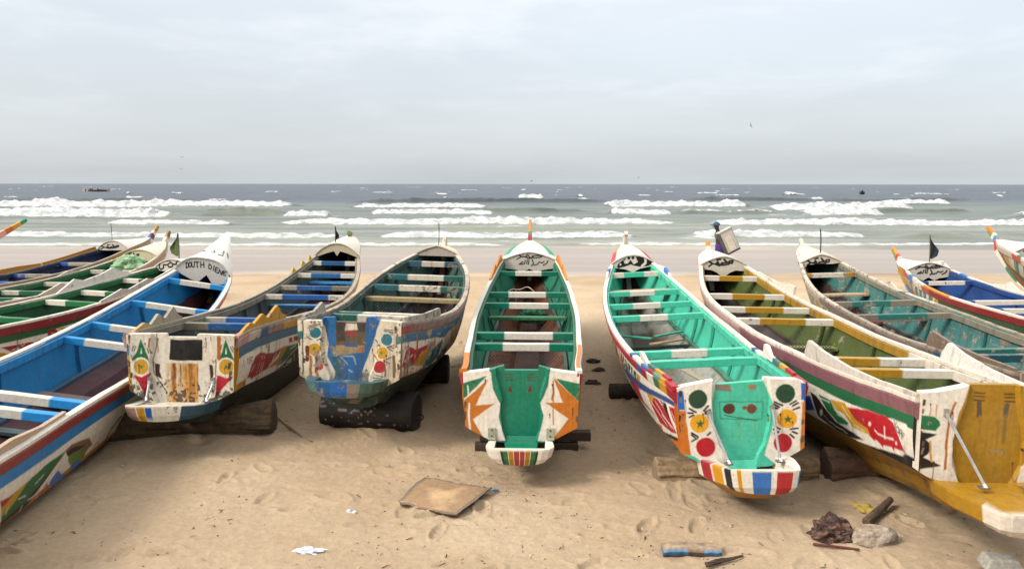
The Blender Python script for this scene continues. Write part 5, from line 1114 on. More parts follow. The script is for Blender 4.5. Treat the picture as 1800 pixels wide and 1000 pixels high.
def specks(P, C):
    n = vnoise(P * [1, .6], 75, 61) * .6 + vnoise(P, 34, 62) * .5 + .7 * vnoise(P, 5, 63) + np.clip((.62 - P[:, 1]) / .2, -1.2, .75)
    t = (np.clip((n - .62) / .15, 0, 1) * .8)[:, None]; C[:] = C * (1 - t) + lin('2c241c') * t
def rust_runs(P, C):
    """rust that has run down from the iron plate"""
    m = np.clip((.175 - np.abs(P[:, 0] - .0)) / .02, 0, 1) * np.clip((.80 - P[:, 1]) / .02, 0, 1)
    for sc_, sd_, c_, k_ in ((13, 5, 'cc9438', .9), (22, 6, '8a4818', 1.), (55, 7, '4c2a16', .8)):
        n = vnoise(P * [1, .02], sc_, sd_) * .8 + .35 * vnoise(P * [1, .15], sc_ * 1.7, sd_ + 1) + .25 * vnoise(P, 30, sd_ + 2)
        fade = np.clip((P[:, 1] - .30) / .45, .25, 1) if sd_ > 5 else 1
        t = (np.clip(n * 2.2 + (.45 if sd_ == 5 else -.1), 0, 1) * m * k_ * fade)[:, None]; C[:] = C * (1 - t) + lin(c_) * t
B = {}
B['H'] = dict(archp=1.5, label='green and white boat in the middle with orange stars on its stern', side=[(.2, W), (-.05, OR), (9, OR)], inside='2f8068', floor='7a4220', floor2='38221a', bottom='6a5a40',
    capspec=['e0dacd', (-.1, .9, 'c8822c', -1)], strake=['98323a', (-.1, .14, 'b03a34'), (.14, .55, 'a86a50'), (.55, .85, '4a68a0'), (.85, 1.3, 'c0702c'), (1.3, 2.0, OR)], beam='2c7458', beam_h=.07,
    T=ART['H_T'], Tbase='0f8468', Tedge='8a8070', cheek=([.33, .45, .7, .78, .9, 1., 1.15], [.12, .17, .19, .17, .20, .23, .24]), notch=.165, notch_d=.03,
    top=[(-.565, 1.03), (-.3, 1.065), (-.17, 1.10), (-.165, 1.055), (.165, 1.055), (.17, 1.10), (.3, 1.065), (.565, 1.03)],
    foot=dict(w0=.31, w1=.325, len=.40, zt=.385, zb=.26, rim=.085, col='e0dacd', hole=True, inner='2a1c16', apron=.17, apron_c='0f8468', off=-.01, keel='5a4636',
        blocks=[(-1, -.86, '2f9a7c', 0, 4), (.86, 1, '2f9a7c', 0, 4), (-.42, -.36, '3a2a28', 3, 6), (-.36, -.26, '2f7a48', 3, 6), (-.24, -.13, 'b8821c', 3, 6), (-.12, .0, 'a8403a', 3, 6), (.02, .12, 'a8403a', 3, 6), (.13, .24, 'b8821c', 3, 6), (.26, .36, '2f7a48', 3, 6), (.36, .42, '3a2a28', 3, 6)]),
    plates=[(-.285, .44, .075, .10), (.285, .44, .075, .10)], B=ART['H_B'], bulk='cdc8bd', wear=.14, grime=.22, igrime=.78,
    thwarts=[(7.04, [GR, .28, W, .71, GR]), (5.51, [GR, .27, W, .72, GR]), (4.68, [GR, .29, W, .745, GR]), (2.42, [GR, .29, W, .765, GR]), (1.71, [GR, .30, W, .745, GR]), (5.08, ['4a8a64'], .33, .05, .16), (5.9, ['3a7a60'], .12, .04, .08)],
    crests=[(-1, 6.2, 7.6, [(0, .02), (.3, .06), (.5, .12), (.56, .05), (.8, .09), (.95, .13), (1, .02)], 'c8862c'), (1, 6.2, 7.6, [(0, .02), (.3, .06), (.5, .12), (.56, .05), (.8, .09), (.95, .13), (1, .02)], 'c8862c'), (1, .1, 1.35, [(0, .0), (.5, .02), (1, .01)], 'c8822c', .02)],
    mesh_panels=[(5.1, .38, .2, .72, '56564e'), (2.9, .42, .12, .8, '3a3430')], deckspec=[(.2, .75, '2f9a70'), (.75, 1.1, OC)],
    stemspec=[(.55, .66, RD), (.66, .72, '2a8a60'), (.72, 1.01, 'c8822c'), (.72, .97, '3a9a70', [2, 3]), (.5, .62, '98202c', [0, 1])],
    ribs=[4.1, 5.1, 6.3])
B['I'] = dict(label='turquoise boat with green, yellow and red circles on its stern', side=[(.17, W), (-.09, W), (-.05, K), (9, OR)], side_art={-1: art_flames(1.6, 5.6, .16, .44, [RD, DG, OC, BL, RD], 5) + ART['I_S']}, inside='54c4a8', floor='9c9c92', floor2='5c5248', bottom='2f5a48',
    capspec=['e2dccf', (-.1, .28, 'b02c3c'), (.28, .5, 'd0a02c'), (.5, .8, '7aa090'), (.8, 1.05, 'a83040'), (1.05, 1.35, '4a78b0'), (1.9, 2.1, '3a5a90')], strake=['b04048', (-.1, .26, 'a82838'), (.26, .55, 'c89a24'), (.55, .8, '3a7a5c'), (.8, 1.1, W), (1.1, 1.4, 'a82838'), (1.4, 1.65, '3a68a8'), (1.65, 2.3, 'a83a44')], strake_h=.10, beam='58c8ac',
    T=ART['I_T'], Tbase='54c2a6', Tedge='c86a18', top=[(-.565, 1.085), (-.5, 1.105), (-.24, 1.145), (-.235, 1.10), (.205, 1.115), (.21, 1.145), (.5, 1.12), (.565, 1.09)],
    foot=dict(w0=.40, w1=.34, len=.40, zt=.43, zb=.245, rim=.07, col='e2dccf', zf=.31, floor='cfc8bc', off=.11, keel='b8841c', skew=.12, kz=.12, apron=.13, apron_c='54c2a6',
        blocks=[(-.92, -.82, 'a82c3c'), (-.80, -.71, 'd0981c'), (-.69, -.60, '2c2a30'), (-.52, -.46, 'd0981c'), (-.26, .10, '3f78b8', 3, 6), (.20, .50, 'b02a30', 3, 6), (.60, .70, '4a80c0', 3, 6)]),
    braces=[(-.29, .84, -.15, -.17, .42), (.27, .865, .30, -.17, .425)], B=ART['I_B'], bulk='e0dacd', scallop=[(-1, .05), (-.6, .07), (-.35, .09), (0, .15), (.35, .09), (.6, .07), (1, .05)], wear=.2, grime=.34, igrime=.68,
    thwarts=[(7.4, [W, .27, TQ, .68, W]), (6.35, [TQ, .32, W, .66, TQ]), (5.58, [TQ, .30, W, .62, TQ]), (4.8, [TQ, .31, W, .61, TQ]), (2.39, [TQ, .34, W, .65, TQ]), (1.74, [TQ]), (6.8, ['c8a890'], .15, .03, .22), (5.15, ['3a5a50'], .6, .04, .1)],
    crests=[(-1, .25, 1.55, [(0, .02), (.5, .03), (.75, .03), (.9, .10), (1, .10)], ['e2dccf', (.25, .5, 'b02c3c'), (.5, .8, 'd0a02c'), (.8, 1.15, '4a7a70')], .03), (1, .25, 1.55, [(0, .02), (.5, .03), (.75, .04), (.9, .12), (1, .12)], ['e2dccf', (.25, .55, 'b02c3c'), (.55, .8, 'd0a02c'), (.8, 1.1, '4a7a70')], .03),
            (-1, 7.0, 7.5, [(0, .02), (.5, .06), (1, .03)], ['e2dccf', (7.2, 7.4, '4a80c0')]), (1, 6.9, 7.5, [(0, .02), (.4, .09), (1, .03)], ['e2dccf', (7.0, 7.2, '4a80c0')])],
    mesh_panels=[(5.95, .30, .2, .8, '2a4a40'), (5.0, .55, .1, .5, '1e2420')], floorboards=[(.16, 5.0, .5, .6, .09, .5, 'c09a7c'), (-.26, 5.25, .48, .52, .08, -.62, '4aa088'), (.24, 5.3, .46, .58, .08, .62, '4aa088'), (.26, 3.1, .55, .1, 1.0, .2, 'a89c88'), (-.1, 2.6, .6, .12, .9, -.3, '8a7c6a')],
    deckspec=[(.0, .5, 'c03840'), (.5, .9, OC)], stemspec=[(.8, .9, '4a80b8', [2, 3]), (.8, .9, '4a80b8', [3, 0]), (.80, .90, 'e2dccf', [0]), (.93, .96, 'c87878')], ribs=[3.0, 4.2, 5.2, 6.9])
B['F'] = dict(label='white sterned boat with a black square between two green letter A shapes', side=[(.235, '2c647c'), (-.075, W), (9, 'b8861c')], side_art={1: art_flames(1.9, 5.5, .25, .48, [DG, OC, K, RD], 8) + ART['F_S']}, inside='4c5c5c', floor='4c2020', floor2='2c2020', bottom='26383a',
    capspec=['b0a48e', (-.1, .2, 'b89088'), (.2, 4, 'aca08a')], strake=['c0a058', (-.1, .35, 'b89490'), (.35, .8, 'c8beb0'), (.8, 1.1, '3a6494'), (1.1, 1.6, 'a88a80'), (1.6, 7, 'c8a050'), (7, 7.4, '4a60b0'), (7.4, 7.8, 'c03a34')], strake_h=.10, beam='8a8676',
    T=[q_ for q_ in ART['F_T'] if q_[1] not in ('a8682a', '8f4a1c', 'b07634', 'a35e22', 'c08a40', 'd2b171')], Tbase='ddd5c4', Tedge=OC, notch=.165, cheek=([.33, .45, .6, .8, .95, 1.15], [.24, .29, .33, .315, .30, .30]), top=[(-.565, 1.09), (-.54, 1.10), (-.165, 1.105), (-.16, 1.07), (.16, 1.07), (.165, 1.105), (.54, 1.10), (.565, 1.09)],
    Tgrad=lambda P, C: (rust_runs(P, C), specks(P, C)),
    foot=dict(w0=.40, w1=.40, len=.34, zt=.40, zb=.27, rim=.1, col='ddd5c4', zf=.37, off=-.12, keel='1e3034', skew=-.1,
        blocks=[(-1, -.75, '2f5a68'), (-.75, -.44, 'a8887c', 3, 6), (-.42, -.27, 'c8961c', 3, 6), (-.25, -.14, '2a64a8', 3, 5), (.42, 1.1, '2c5464', 2, 6)]),
    braces=[(-.33, .60, -.34, -.13, .41), (.34, .61, .29, -.13, .41)], bulk='c8bca0', te=1.2, arch=.26, scallop=[(-1, .02), (-.5, -.06), (-.15, -.10), (0, .0), (.15, -.10), (.5, -.06), (1, .02)], wear=.4, grime=.6, igrime=.8,
    thwarts=[(7.84, [W, .22, '2f6a94', .74, W]), (7.09, [W, .24, '2f74a8', .74, W]), (6.18, ['a8a090', .24, '3868a0', .72, '8a8678']), (5.35, ['cfc8bc', .23, '2f68a8', .78, 'cfc8bc']), (2.23, ['b8b0a0', .27, '2f68a4', 2, W]), (1.41, ['8c8474', .30, '2c6094']), (7.6, ['4a9cd0'], .36, .04, .3), (5.6, ['4488b8'], .25, .05, .22), (7.45, ['9a9484'], .1, .04, .06)],
    crests=[(-1, .1, 1.45, [(0, .0), (.2, .06), (.3, .02), (.48, .12), (.6, .05), (.82, .17), (.92, .05), (1, .02)], ['a89e88', (.1, .5, 'c0a468')]), (1, .1, 1.75, [(0, .0), (.2, .07), (.28, .04), (.46, .13), (.58, .06), (.78, .19), (.9, .07), (1, .04)], 'c8982c'),
            (-1, 6.9, 7.9, [(0, .0), (.1, .09), (.2, .0), (.45, .0), (.55, .09), (.65, .0), (.8, .0), (.88, .09), (.95, 0), (1, 0)], 'c8b068')],
    poles=[('furled', -.06, 8.2, .36, '1a1818')], flagdir=1, deck='e0d8c8', stemspec=[(.72, .85, 'c83c34'), (.85, .93, 'd89a30'), (.93, 1.01, '3a9a60')], ribs=[3.2, 4.2, 5.0])
B['G'] = dict(archp=1.35, label='worn blue and white boat with a patched stern and pinkish rails', side=[(.13, 'a08070'), (.235, '33707e'), (9, 'c4b094')], side_art={1: ART['G_S'] + art_flames(2.0, 4.6, .24, .5, ['8a3a30', '3a5a50', 'a8844a', '3a4a6a'], 9)}, inside='4c7068', floor='3f2a2c', floor2='221e1e', bottom='2a4a44',
    capspec=['b8aa98', (-.1, 1.2, 'b0a294'), (4, 7, 'd0c4b2')], strake=['a07c74', (-.1, .3, 'b05c58')], strake_h=.09, beam='2c5650', T=ART['G_T'], Tbase='2a6ea2', Tedge='8a7a64', cheek=([.35, .5, .65, .8, .9, 1.15], [.20, .20, .27, .31, .30, .26]), notch=.18,
    Tgrad=lambda P, C: rust_low(P, C, .55, .58, '6a5238'), top=[(-.565, 1.09), (-.3, 1.10), (-.295, 1.13), (-.17, 1.14), (-.165, 1.09), (.17, 1.09), (.18, 1.15), (.28, 1.16), (.3, 1.13), (.565, 1.11)],
    foot=dict(w0=.44, w1=.40, len=.30, zt=.50, zb=.36, rim=.1, col='3a6a80', zf=.46, off=-.03, keel='2a4a44', skew=-.06, blocks=[(-1, -.7, '5a7a78'), (-.68, -.5, '5c7a78', 3, 6), (-.5, -.2, '2a6494', 3, 6), (-.2, .15, '2a70b4', 3, 5), (.15, .4, '8a8074', 3, 6), (.4, 1.1, '4a6a5c', 2, 6)]),
    bulk='b8aea0', scallop=[(-1, .02), (1, .02)], arch=.15, wear=.56, grime=.72, igrime=.85,
    thwarts=[(4.71, ['2f6078', .28, 'c8c0b0', .72, '2f6078']), (4.04, ['2f7078', .28, 'd4ccbc', .74, '2c6a5c']), (3.52, ['2f7078', .29, 'd4ccbc', .74, '2c6a5c']), (1.82, ['2c6a5c', .25, 'cfc6b6', .76, '2c6a5c']), (1.52, ['2c6a5c', .25, 'd4ccbc', .72, '2c7a60']), (3.2, ['a8966e'], .11, .06, .14)],
    crests=[(-1, .1, 1.3, [(0, .02), (.5, .04), (.9, .12), (1, .06)], 'b8aea0'), (1, .15, 1.3, [(0, .04), (.5, .06), (.95, .10), (1, .04)], 'b8b0a4')],
    mesh_panels=[(3.18, .17, .24, .88, '1a1614')], poles=[('aerial', -.02, 5.25, .42, K)], deck='d8cdb8', stemspec=[(.6, 1.01, 'ddd2be'), (.35, .5, 'b07860')], ribs=[2.3, 3.1, 4.3])
B['E'] = dict(deep=.10, label='bright blue boat with names lettered across its white bow board', spur=False, arch=.29, side=[(.12, '96403c'), (.26, '2f80b4'), (-.06, W), (9, 'b8761c')], side_art={1: ART['E_S']}, inside='2a88b8', floor='5e2428', floor2='3c1c1e', bottom='8a5a1c',
    capspec=['e4ddd0'], strake=['94403c', (6.5, 7.4, 'c85060'), (7.4, 8.0, '3a88c0'), (8.0, 8.8, 'c85060'), (8.8, 9.3, '7ab8d8'), (9.3, 9.9, 'c04a58'), (9.9, 10.3, OC), (10.3, 10.7, '2f8a70'), (10.7, 11.2, W)], beam='2c98d0', beam_h=.10, transom=True, bulk='d2ccc4', archp=3.0, B=ART['E_B'], D=ART['E_D'], scallop=[(-1, .01), (-.35, .13), (-.15, .15), (.15, .0), (.42, .16), (.8, .13), (1, .08)], wear=.14, grime=.3, igrime=.7,
    thwarts=[(9.18, ['2c98d0', .23, W, .73, '2c98d0']), (7.72, ['2c98d0', .22, W, .82, '2c98d0']), (6.34, ['2c98d0', .22, W, .8, '2c98d0']), (5.51, ['2c98d0', .22, W, .8, '2c98d0']), (2.94, ['2c98d0', .2, W, .72, '2c98d0']), (2.49, ['2c98d0', .2, W, .68, '2c98d0']), (4.7, ['8a7a74'], .55, .05, .3), (3.55, ['7c8a88'], .62, .04, .14), (1.6, ['9a9088'], .5, .05, .2)],
    crests=[(1, .9, 2.35, [(0, .04), (.35, .08), (.7, .03), (1, .03)], 'c0a890', .05)], deck='e6e0d6', stemspec=[(0, .2, 'c04a58'), (.2, .35, W), (.35, .5, 'c04a58'), (.5, .62, '3a88c0'), (.62, .7, OC), (.7, .85, '2f8a70'), (.85, .92, K)], ribs=[2.1, 3.9, 5.9, 8.1])
B['J'] = dict(archp=1.6, label='big boat at the right with a pink rail and an ochre stern marked YOFF', side=[(.13, '8a5a5c'), (.245, '1c6a44'), (-.10, W), (9, K)], side_art={-1: art_flames(2.25, 5.5, .27, .45, [DG, BL, K, RD], 12) + ART['J_S']}, inside='5c6a3a', floor='3c3236', floor2='5c4c50', bottom='ac8428',
    capspec=['d8cfc0'], capw=.075, strake=['94686e', (4, 8, 'b89a94')], strake_h=.125, beam=['a8841c', (-1, 2.5, 'd8cfc0')], beam_h=.10, T=ART['J_T'], Tbase='ac8624', Tedge='d8cfc0', cheek=([.4, .55, .75, .95, 1.05, 1.2], [.20, .27, .28, .23, .20, .18]),
    top=[(-.6, 1.13), (-.45, 1.14), (-.215, 1.19), (-.21, 1.2), (.24, 1.2), (.245, 1.19), (.45, 1.14), (.6, 1.13)],
    foot=dict(w0=.42, w1=.34, len=.74, zt=.43, zb=.27, rim=.12, col='b08828', zf=.40, off=.0, keel='a8802a', blocks=[(-.74, .74, 'ded6c8', 2, 6)]),
    braces=[(-.37, .97, -.13, -.24, .44), (.40, .97, .2, -.24, .44)], B=ART['J_B'], bulk='d8cfbe', wear=.3, grime=.45, igrime=.7, Tgrad=lambda P, C: rust_low(P, C, .14, .7, '6a4a1c'),
    thwarts=[(7.26, [W, .30, OC, .72, W]), (6.31, [W, .32, OC, .72, W]), (5.46, [W, .29, OC, .70, W]), (4.62, [W, .27, OC, .70, W]), (2.19, [W, .30, OC, .62, W]), (1.61, [OC, .58, W]), (7.0, ['8a9464'], .26, .04, .2), (4.4, ['8a9050'], .36, .04, .18), (3.1, ['7c8448'], .42, .05, .2)],
    crests=[(-1, -.02, 1.95, [(0, .03), (.3, .035), (.55, .07), (.8, .13), (.95, .19), (1, .05)], 'd4ccc0'), (1, -.02, 1.95, [(0, .03), (.3, .035), (.55, .07), (.8, .13), (.95, .19), (1, .05)], 'dcd6cc'), (1, 6.1, 7.3, [(0, .13), (.2, .12), (.4, .06), (1, .02)], 'd8cfbe')],
    mesh_panels=[(4.28, .28, .25, .8, '2a2422')], deck='e0d8ca', scallop=[(-1, .06), (-.55, .07), (-.3, .11), (0, .20), (.3, .11), (.55, .07), (1, .08)], stemspec=[(.82, 1.01, 'd8962c'), (.6, .7, 'd8d0c0')], ribs=[3.4, 4.9, 6.6])
B['K'] = dict(archp=1.35, te=1.17, label='weathered grey railed boat with a teal inside and a bare mast on its bow', side=[(.12, '8a7a70'), (9, 'b0a08c')], side_art={-1: [['p', 'c8b8a0', [[4.5, .1], [9.5, .1], [9.5, .5], [4.5, .5]]]] + art_flames(5.2, 9.6, .16, .5, ['a87060', '5a8a78', 'c09a50', '8a5a50'], 13)}, inside='4a8480', floor='54383a', floor2='302a2a', bottom='6a5a4a',
    capspec=['a89c8a', (5, 10.5, 'cfc4b2')], strake=['8c7a74', (-.1, 1.2, '7a5c60'), (1.2, 1.5, '3a6a80'), (6, 9.5, 'c4b6a2')], beam='8c8878', bulk='d2c8b4', B=ART['K_B'], scallop=[(-1, .1), (-.6, .02), (.6, .02), (1, .0)], Tbase='8a7a64', wear=.6, grime=.6, igrime=.7,
    thwarts=[(7.91, [OC, .13, 'd4ccbc', .78, 'b08a3c']), (5.56, ['8c8474', .24, '2c7a70', .68, '8c8474']), (4.4, ['847c6e', .27, '2c7a70', .75, '8c8474']), (1.65, ['8c8474', .3, '2f7268', .8, '8c8474']), (1.25, ['847c6e', .3, '2c5a60']), (7.35, ['b8a488'], .28, .04, .25), (5.2, ['a07c70'], .25, .04, .2), (2.7, ['7a5c58'], .45, .05, .3)],
    crests=[(-1, .0, 1.7, [(0, .03), (.35, .05), (.65, .10), (.92, .19), (1, .04)], '8c7a68'), (1, 6.4, 6.9, [(0, .0), (.5, .07), (1, 0)], 'cfc4b2')],
    poles=[('stick', .03, 8.7, .52, K)], deck='d8ceba', stemspec=[(.6, 1.01, 'ddd5c4'), (.72, .88, 'd0902c', [2, 3]), (.25, .4, 'b06a50')], ribs=[3.3, 5.0, 6.7])
B['L'] = dict(archp=1.5, te=1.19, lift=.14, label='dark blue lined boat with a red rail and a black flag on its bow', side=[(.12, RD), (.25, '2f5a38'), (9, 'c8982c')], side_art={-1: [['p', 'ddd5c4', [[6.2, .14], [10, .14], [10, .6], [6.2, .6]]]] + art_flames(6.2, 9.6, .14, .55, ['c86a48', '4a8a70', 'd0a03c', '4a78a8'], 17)}, inside='174a86', floor='4a2c28', floor2='3a3a44', bottom='8a6a3a',
    capspec=['ddd4c4', (5.6, 6.9, 'd0963c', -1), (7.6, 7.9, '4a88b8'), (8.2, 8.5, 'c04a40'), (8.5, 8.8, OC)], strake=['98202a', (6.6, 7.0, 'b85a40'), (7.0, 7.6, 'ddd4c4'), (7.6, 8.0, '4a88b8'), (8, 8.4, 'c8503c'), (8.4, 9, OC)], beam='1c5290', B=ART['L_B'], bulk='ccc6ba', wear=.28, grime=.4, igrime=.6,
    thwarts=[(7.43, ['1c5290', .18, W, .84, '1c5290']), (5.31, ['1c5290', .2, W, .86, '1c5290']), (4.3, ['1c5290', .2, W, .8, '1c5290']), (1.8, ['1c5290', .2, W, .8, '1c5290'])],
    crests=[(1, 5.6, 6.8, [(0, .0), (.3, .03), (.55, .14), (.7, .08), (1, .02)], 'e2dccf'), (1, 8.3, 8.9, [(0, .02), (.5, .13), (1, .06)], 'e2dccf')], poles=[('flag', .05, 8.35, .62, '1c2430')], flagdir=1,
    deck='ddd6c8', stemspec=[(.5, .62, W), (.62, .72, 'c04a38'), (.72, 1.01, 'd8962c'), (.72, .95, '3f9a60', [2, 3]), (.3, .4, '4a88b8'), (.4, .5, OC)], ribs=[3.3, 5.9])
B['D'] = dict(label='green lined boat with a maroon rail, left of the bright blue boat', side=[(.12, '8a2a36'), (.25, '16603a'), (9, W)], side_art={1: ART['D_S']}, inside='155a34', floor='1c4a30', bottom='5a4a3a', capspec=['dcd5c8'], strake=['8a2a36'], strake_h=.12, beam='1f7a48', B=ART['D_B'], bulk='d4cec2', scallop=[(-1, .05), (0, .09), (1, .12)], wear=.28, grime=.4, igrime=.65,
    thwarts=[(8.25, [W, .40, '1f7a48']), (7.36, [W, .48, '1f7a48']), (6.66, [W, .37, '1f7a48', .9, W]), (5.4, [W, .36, '1f7a48']), (3.0, [W, .36, '1f7a48']), (2.2, [W, .36, '1f7a48'])],
    crests=[(-1, 6.9, 8.4, [(0, .0), (.25, .17), (.38, .1), (.62, .13), (.78, .19), (.9, .08), (1, .03)], 'ded8cc'), (1, 6.5, 8.9, [(0, .02), (.2, .12), (.28, .07), (.48, .14), (.56, .08), (.78, .15), (.85, .08), (1, .03)], 'd4cdc2')], poles=[('flag', -.1, 9.3, .55, '4a5a34')], stemspec=[(.7, 1.01, OC)], ribs=[3.3, 5.0])
B['C'] = dict(label='green lined boat with a heap of pale green netting on its bow', side=[(.12, 'a08a6a'), (9, 'b8a888')], inside='1c5c38', floor='1c4a30', bottom='5a4a3a', capspec=['c8bca8'], strake=['b09a80'], beam='1f7048', B=ART['C_B'], bulk='d8ccae', scallop=[(-1, .1), (1, .1)], wear=.35, grime=.4, igrime=.4,
    thwarts=[(7.6, ['ccc4b4', .32, '1f7048', .72, 'ccc4b4']), (6.12, ['ccc4b4', .50, '1f7048']), (4.91, ['ccc4b4', .28, '2f7050', .62, 'ccc4b4']), (3.9, ['ccc4b4', .3, '2f7050', .7, 'ccc4b4']), (1.9, ['ccc4b4', .3, '2f7050', .7, 'ccc4b4'])],
    crests=[(1, 3.9, 5.3, [(0, .0), (.3, .1), (.45, .16), (.6, .08), (1, .02)], 'cfc4b4'), (-1, 6.6, 7.3, [(0, 0), (.5, .06), (1, 0)], 'c8bca8')], deck='d8d0bc', stemspec=[(.45, .6, 'c8beb0'), (.6, .75, 'ddd5c4'), (.75, 1.01, 'c87a34'), (.8, .98, '4a7a48', [1, 2])], ribs=[3.3, 5.4])
B['B'] = dict(lift=.2, label='navy lined boat with ochre boards on its rail, among the leftmost', side=[(.12, '8a8070'), (9, '7a7a70')], side_art={1: art_flames(8.2, 10.6, .1, .5, PAL, 31)}, inside='1c2c54', floor='1c2840', bottom='5a4a3a', capspec=['a89c88'], strake=['a8987c', (8, 9.5, OC)], beam='1c2c54', B=ART['B_B'], bulk='d0cabe', scallop=[(-1, .03), (1, .03)], wear=.45, grime=.4, igrime=.3,
    thwarts=[(7.74, ['2a68b0', .24, 'b0a898', .84, '2a68b0']), (6.38, ['2a68b0', .28, 'a8a090', .82, '2a68b0']), (5.32, ['8a8478', .35, '2a68b0']), (3.2, ['2a68b0', .3, 'b0a898', .8, '2a68b0'])],
    crests=[(-1, 5.9, 7.2, [(0, .0), (.12, .10), (.5, .10), (.8, .07), (1, .05)], 'b8801c'), (-1, 7.25, 8.9, [(0, .05), (1, .07)], 'b8801c')], poles=[('aerial', -.15, 9.15, .5, K)], deck='e2dbce', te=1.165, arch=.22, stemspec=[(.3, .4, OC), (.4, .5, RD), (.5, .58, W), (.58, .64, '2a70a8'), (.64, .72, '8a2a50'), (.72, .82, W), (.82, 1.01, 'c8901c')], ribs=[4.3, 6])
# bows that reach into the frame from boats moored beyond its left and right edges
pm = list(FIT['L']['q']); pm[:6] = [10.35, 8.3, .12, radians(4.2), radians(.6), radians(-1)]
B['M'] = dict(archp=1.5, te=1.19, lift=.14, pose=pm, label='boat bow with an orange tipped horn at the right edge of the beach', side=[(.12, 'b84a40'), (9, 'ddd5c4')], side_art={-1: art_flames(5.5, 10.2, .1, .6, ['b04a40', '3a8a70', 'd0a03c', '3a68a0', '6a3a50'], 41) + art_flames(5.6, 10.2, .1, .6, ['ddd5c4', '3a8a70', 'd0a03c', 'b04a40'], 43)}, inside='5a2c34', floor='4a2c28', bottom='8a6a3a',
    capspec=['ddd4c4', (6.3, 6.8, 'a83a44'), (6.8, 7.2, '4a7a98'), (7.8, 8.0, '3a8a70')], strake=['c8beb0', (6, 6.5, 'a83a44'), (6.9, 7.4, '3a7a98'), (7.8, 8.3, 'c8503c')], B=[[s[0], s[1]] + s[2:] for s in ART['L_B']], bulk='ccc6ba', wear=.25, grime=.3,
    thwarts=[(7.2, ['98a0a0', .2, W, .84, '98a0a0']), (5.2, [W])], deck='ddd6c8', stemspec=[(.3, .4, '3a8a70'), (.4, .5, W), (.5, .6, 'c04a40'), (.6, .68, '5a98b8'), (.68, .76, W), (.76, 1.01, 'd8862c'), (.76, .92, '3f9a60', [2, 3])], ribs=[3.3])
pa = list(FIT['B']['q']); pa[:6] = [-15.0, 10.3, .05, radians(11.5), radians(-.6), 0]; FIT['A']['tip'] = [10.95, 2.05]
B['A'] = dict(te=1.1, pose=pa, label='boat bow with a green tipped horn at the left edge of the beach', side=[(.12, 'b84a40'), (9, 'ddd5c4')], inside='2c4a74', floor='1c2840', bottom='5a4a3a', capspec=['ddd4c4'], strake=['c8beb0'], B=ART['B_B'], bulk='ccc6ba', wear=.25, grime=.3,
    thwarts=[(7.2, ['98a0a0', .2, W, .84, '98a0a0']), (5.2, [W])], stemspec=[(.3, .42, '2a5a80'), (.42, .5, W), (.5, .6, 'c06a60'), (.6, .7, 'e0b0a0'), (.7, .8, 'c87a30'), (.8, .92, 'd8a02c'), (.92, 1.01, '2f9a60')], ribs=[3.3])
FIT['D']['tip'] = [10.2, 1.62]
BOATS = {}
for key in 'HIFGEJKLDCBMA':
    BOATS[key] = make_boat(key, B[key])

# ---------------------------------------------------------------- things on the sand
WOODM = lambda: mat_simple('old_timber', .88, 0., 1., 14, .45)
STONEM = lambda: mat_simple('stone', .9, 0., .5, 30, .3)
def log(name, label, p0, p1, r0, r1, color, group=None, seed=0, bump=.08, cat='log', spots=None, mat=None):
    p0, p1 = np.array(p0, float), np.array(p1, float); n, k = (110, 150) if spots else (60, 48); t = np.linspace(0, 1, n); T = (p1 - p0) / np.linalg.norm(p1 - p0)
    a = np.cross([0, 0, 1], T); a /= np.linalg.norm(a); b = np.cross(T, a); V = []
    for i in range(n):
        r = (r0 + (r1 - r0) * t[i]); th = np.arange(k) * 2 * pi / k
        q = np.stack([np.cos(th) * 1.3, np.sin(th) * 1.3, th * 0 + t[i] * 3], -1); rr = r * (1 + bump * fbm(q, 1.0, seed, 3) + bump * .5 * vnoise(q * [3, 3, .6], 1.6, seed + 3))
        V.append((p0 + (p1 - p0) * t[i]) + rr[:, None] * (np.cos(th)[:, None] * a + np.sin(th)[:, None] * b))
    V = np.array(V); cen = (p0 + p1) / 2; base = cen * [1, 1, 0]
    mb = MB(); C = lin(color) * (1 + .35 * fbm(V.reshape(-1, 3), 3., seed, 4))[:, None]
    if spots: q = V.reshape(-1, 3); m9 = np.clip((vnoise(q, 26, 77) * .8 + .45 * vnoise(q, 3, 78) - .62) / .06, 0, 1).reshape(n, k, 1); C = C.reshape(n, k, 3) * (1 - m9) + lin(spots) * m9
    mb.grid(V - base, C, wrap=True)
    for e, d in ((0, -1), (n - 1, 1)):
        ring = V[e] - base; c = ring.mean(0); inner = c + (ring - c) * .93 + T * d * .012; mid = c + (ring - c) * .5 + T * d * .016
        mb.grid(np.stack([ring, inner, mid, np.repeat((c + T * d * .014)[None], k, 0)]), lin(color) * .9, wrap=True, flip=d < 0)
    o = mb.build(name, mat or WOODM(), smooth=False); o.location = base.tolist()
    return tag(o, label, cat, group)
GL = 'logs the boats rest on'
log('support_log', 'thick sandy grey log under the white stern with the black square', (-4.55, 8.75, .16), (-2.76, 8.93, .18), .19, .20, '54442f', GL, 1, .26)
log('support_log', 'short pale log under the turquoise stern', (1.42, 7.52, .10), (3.0, 7.62, .11), .135, .12, '8a7254', GL, 2, .22)
log('support_log', 'reddish brown log under the big ochre stern at the right', (3.12, 7.62, .13), (4.9, 7.66, .13), .155, .14, '6a4e3c', GL, 3, .2)
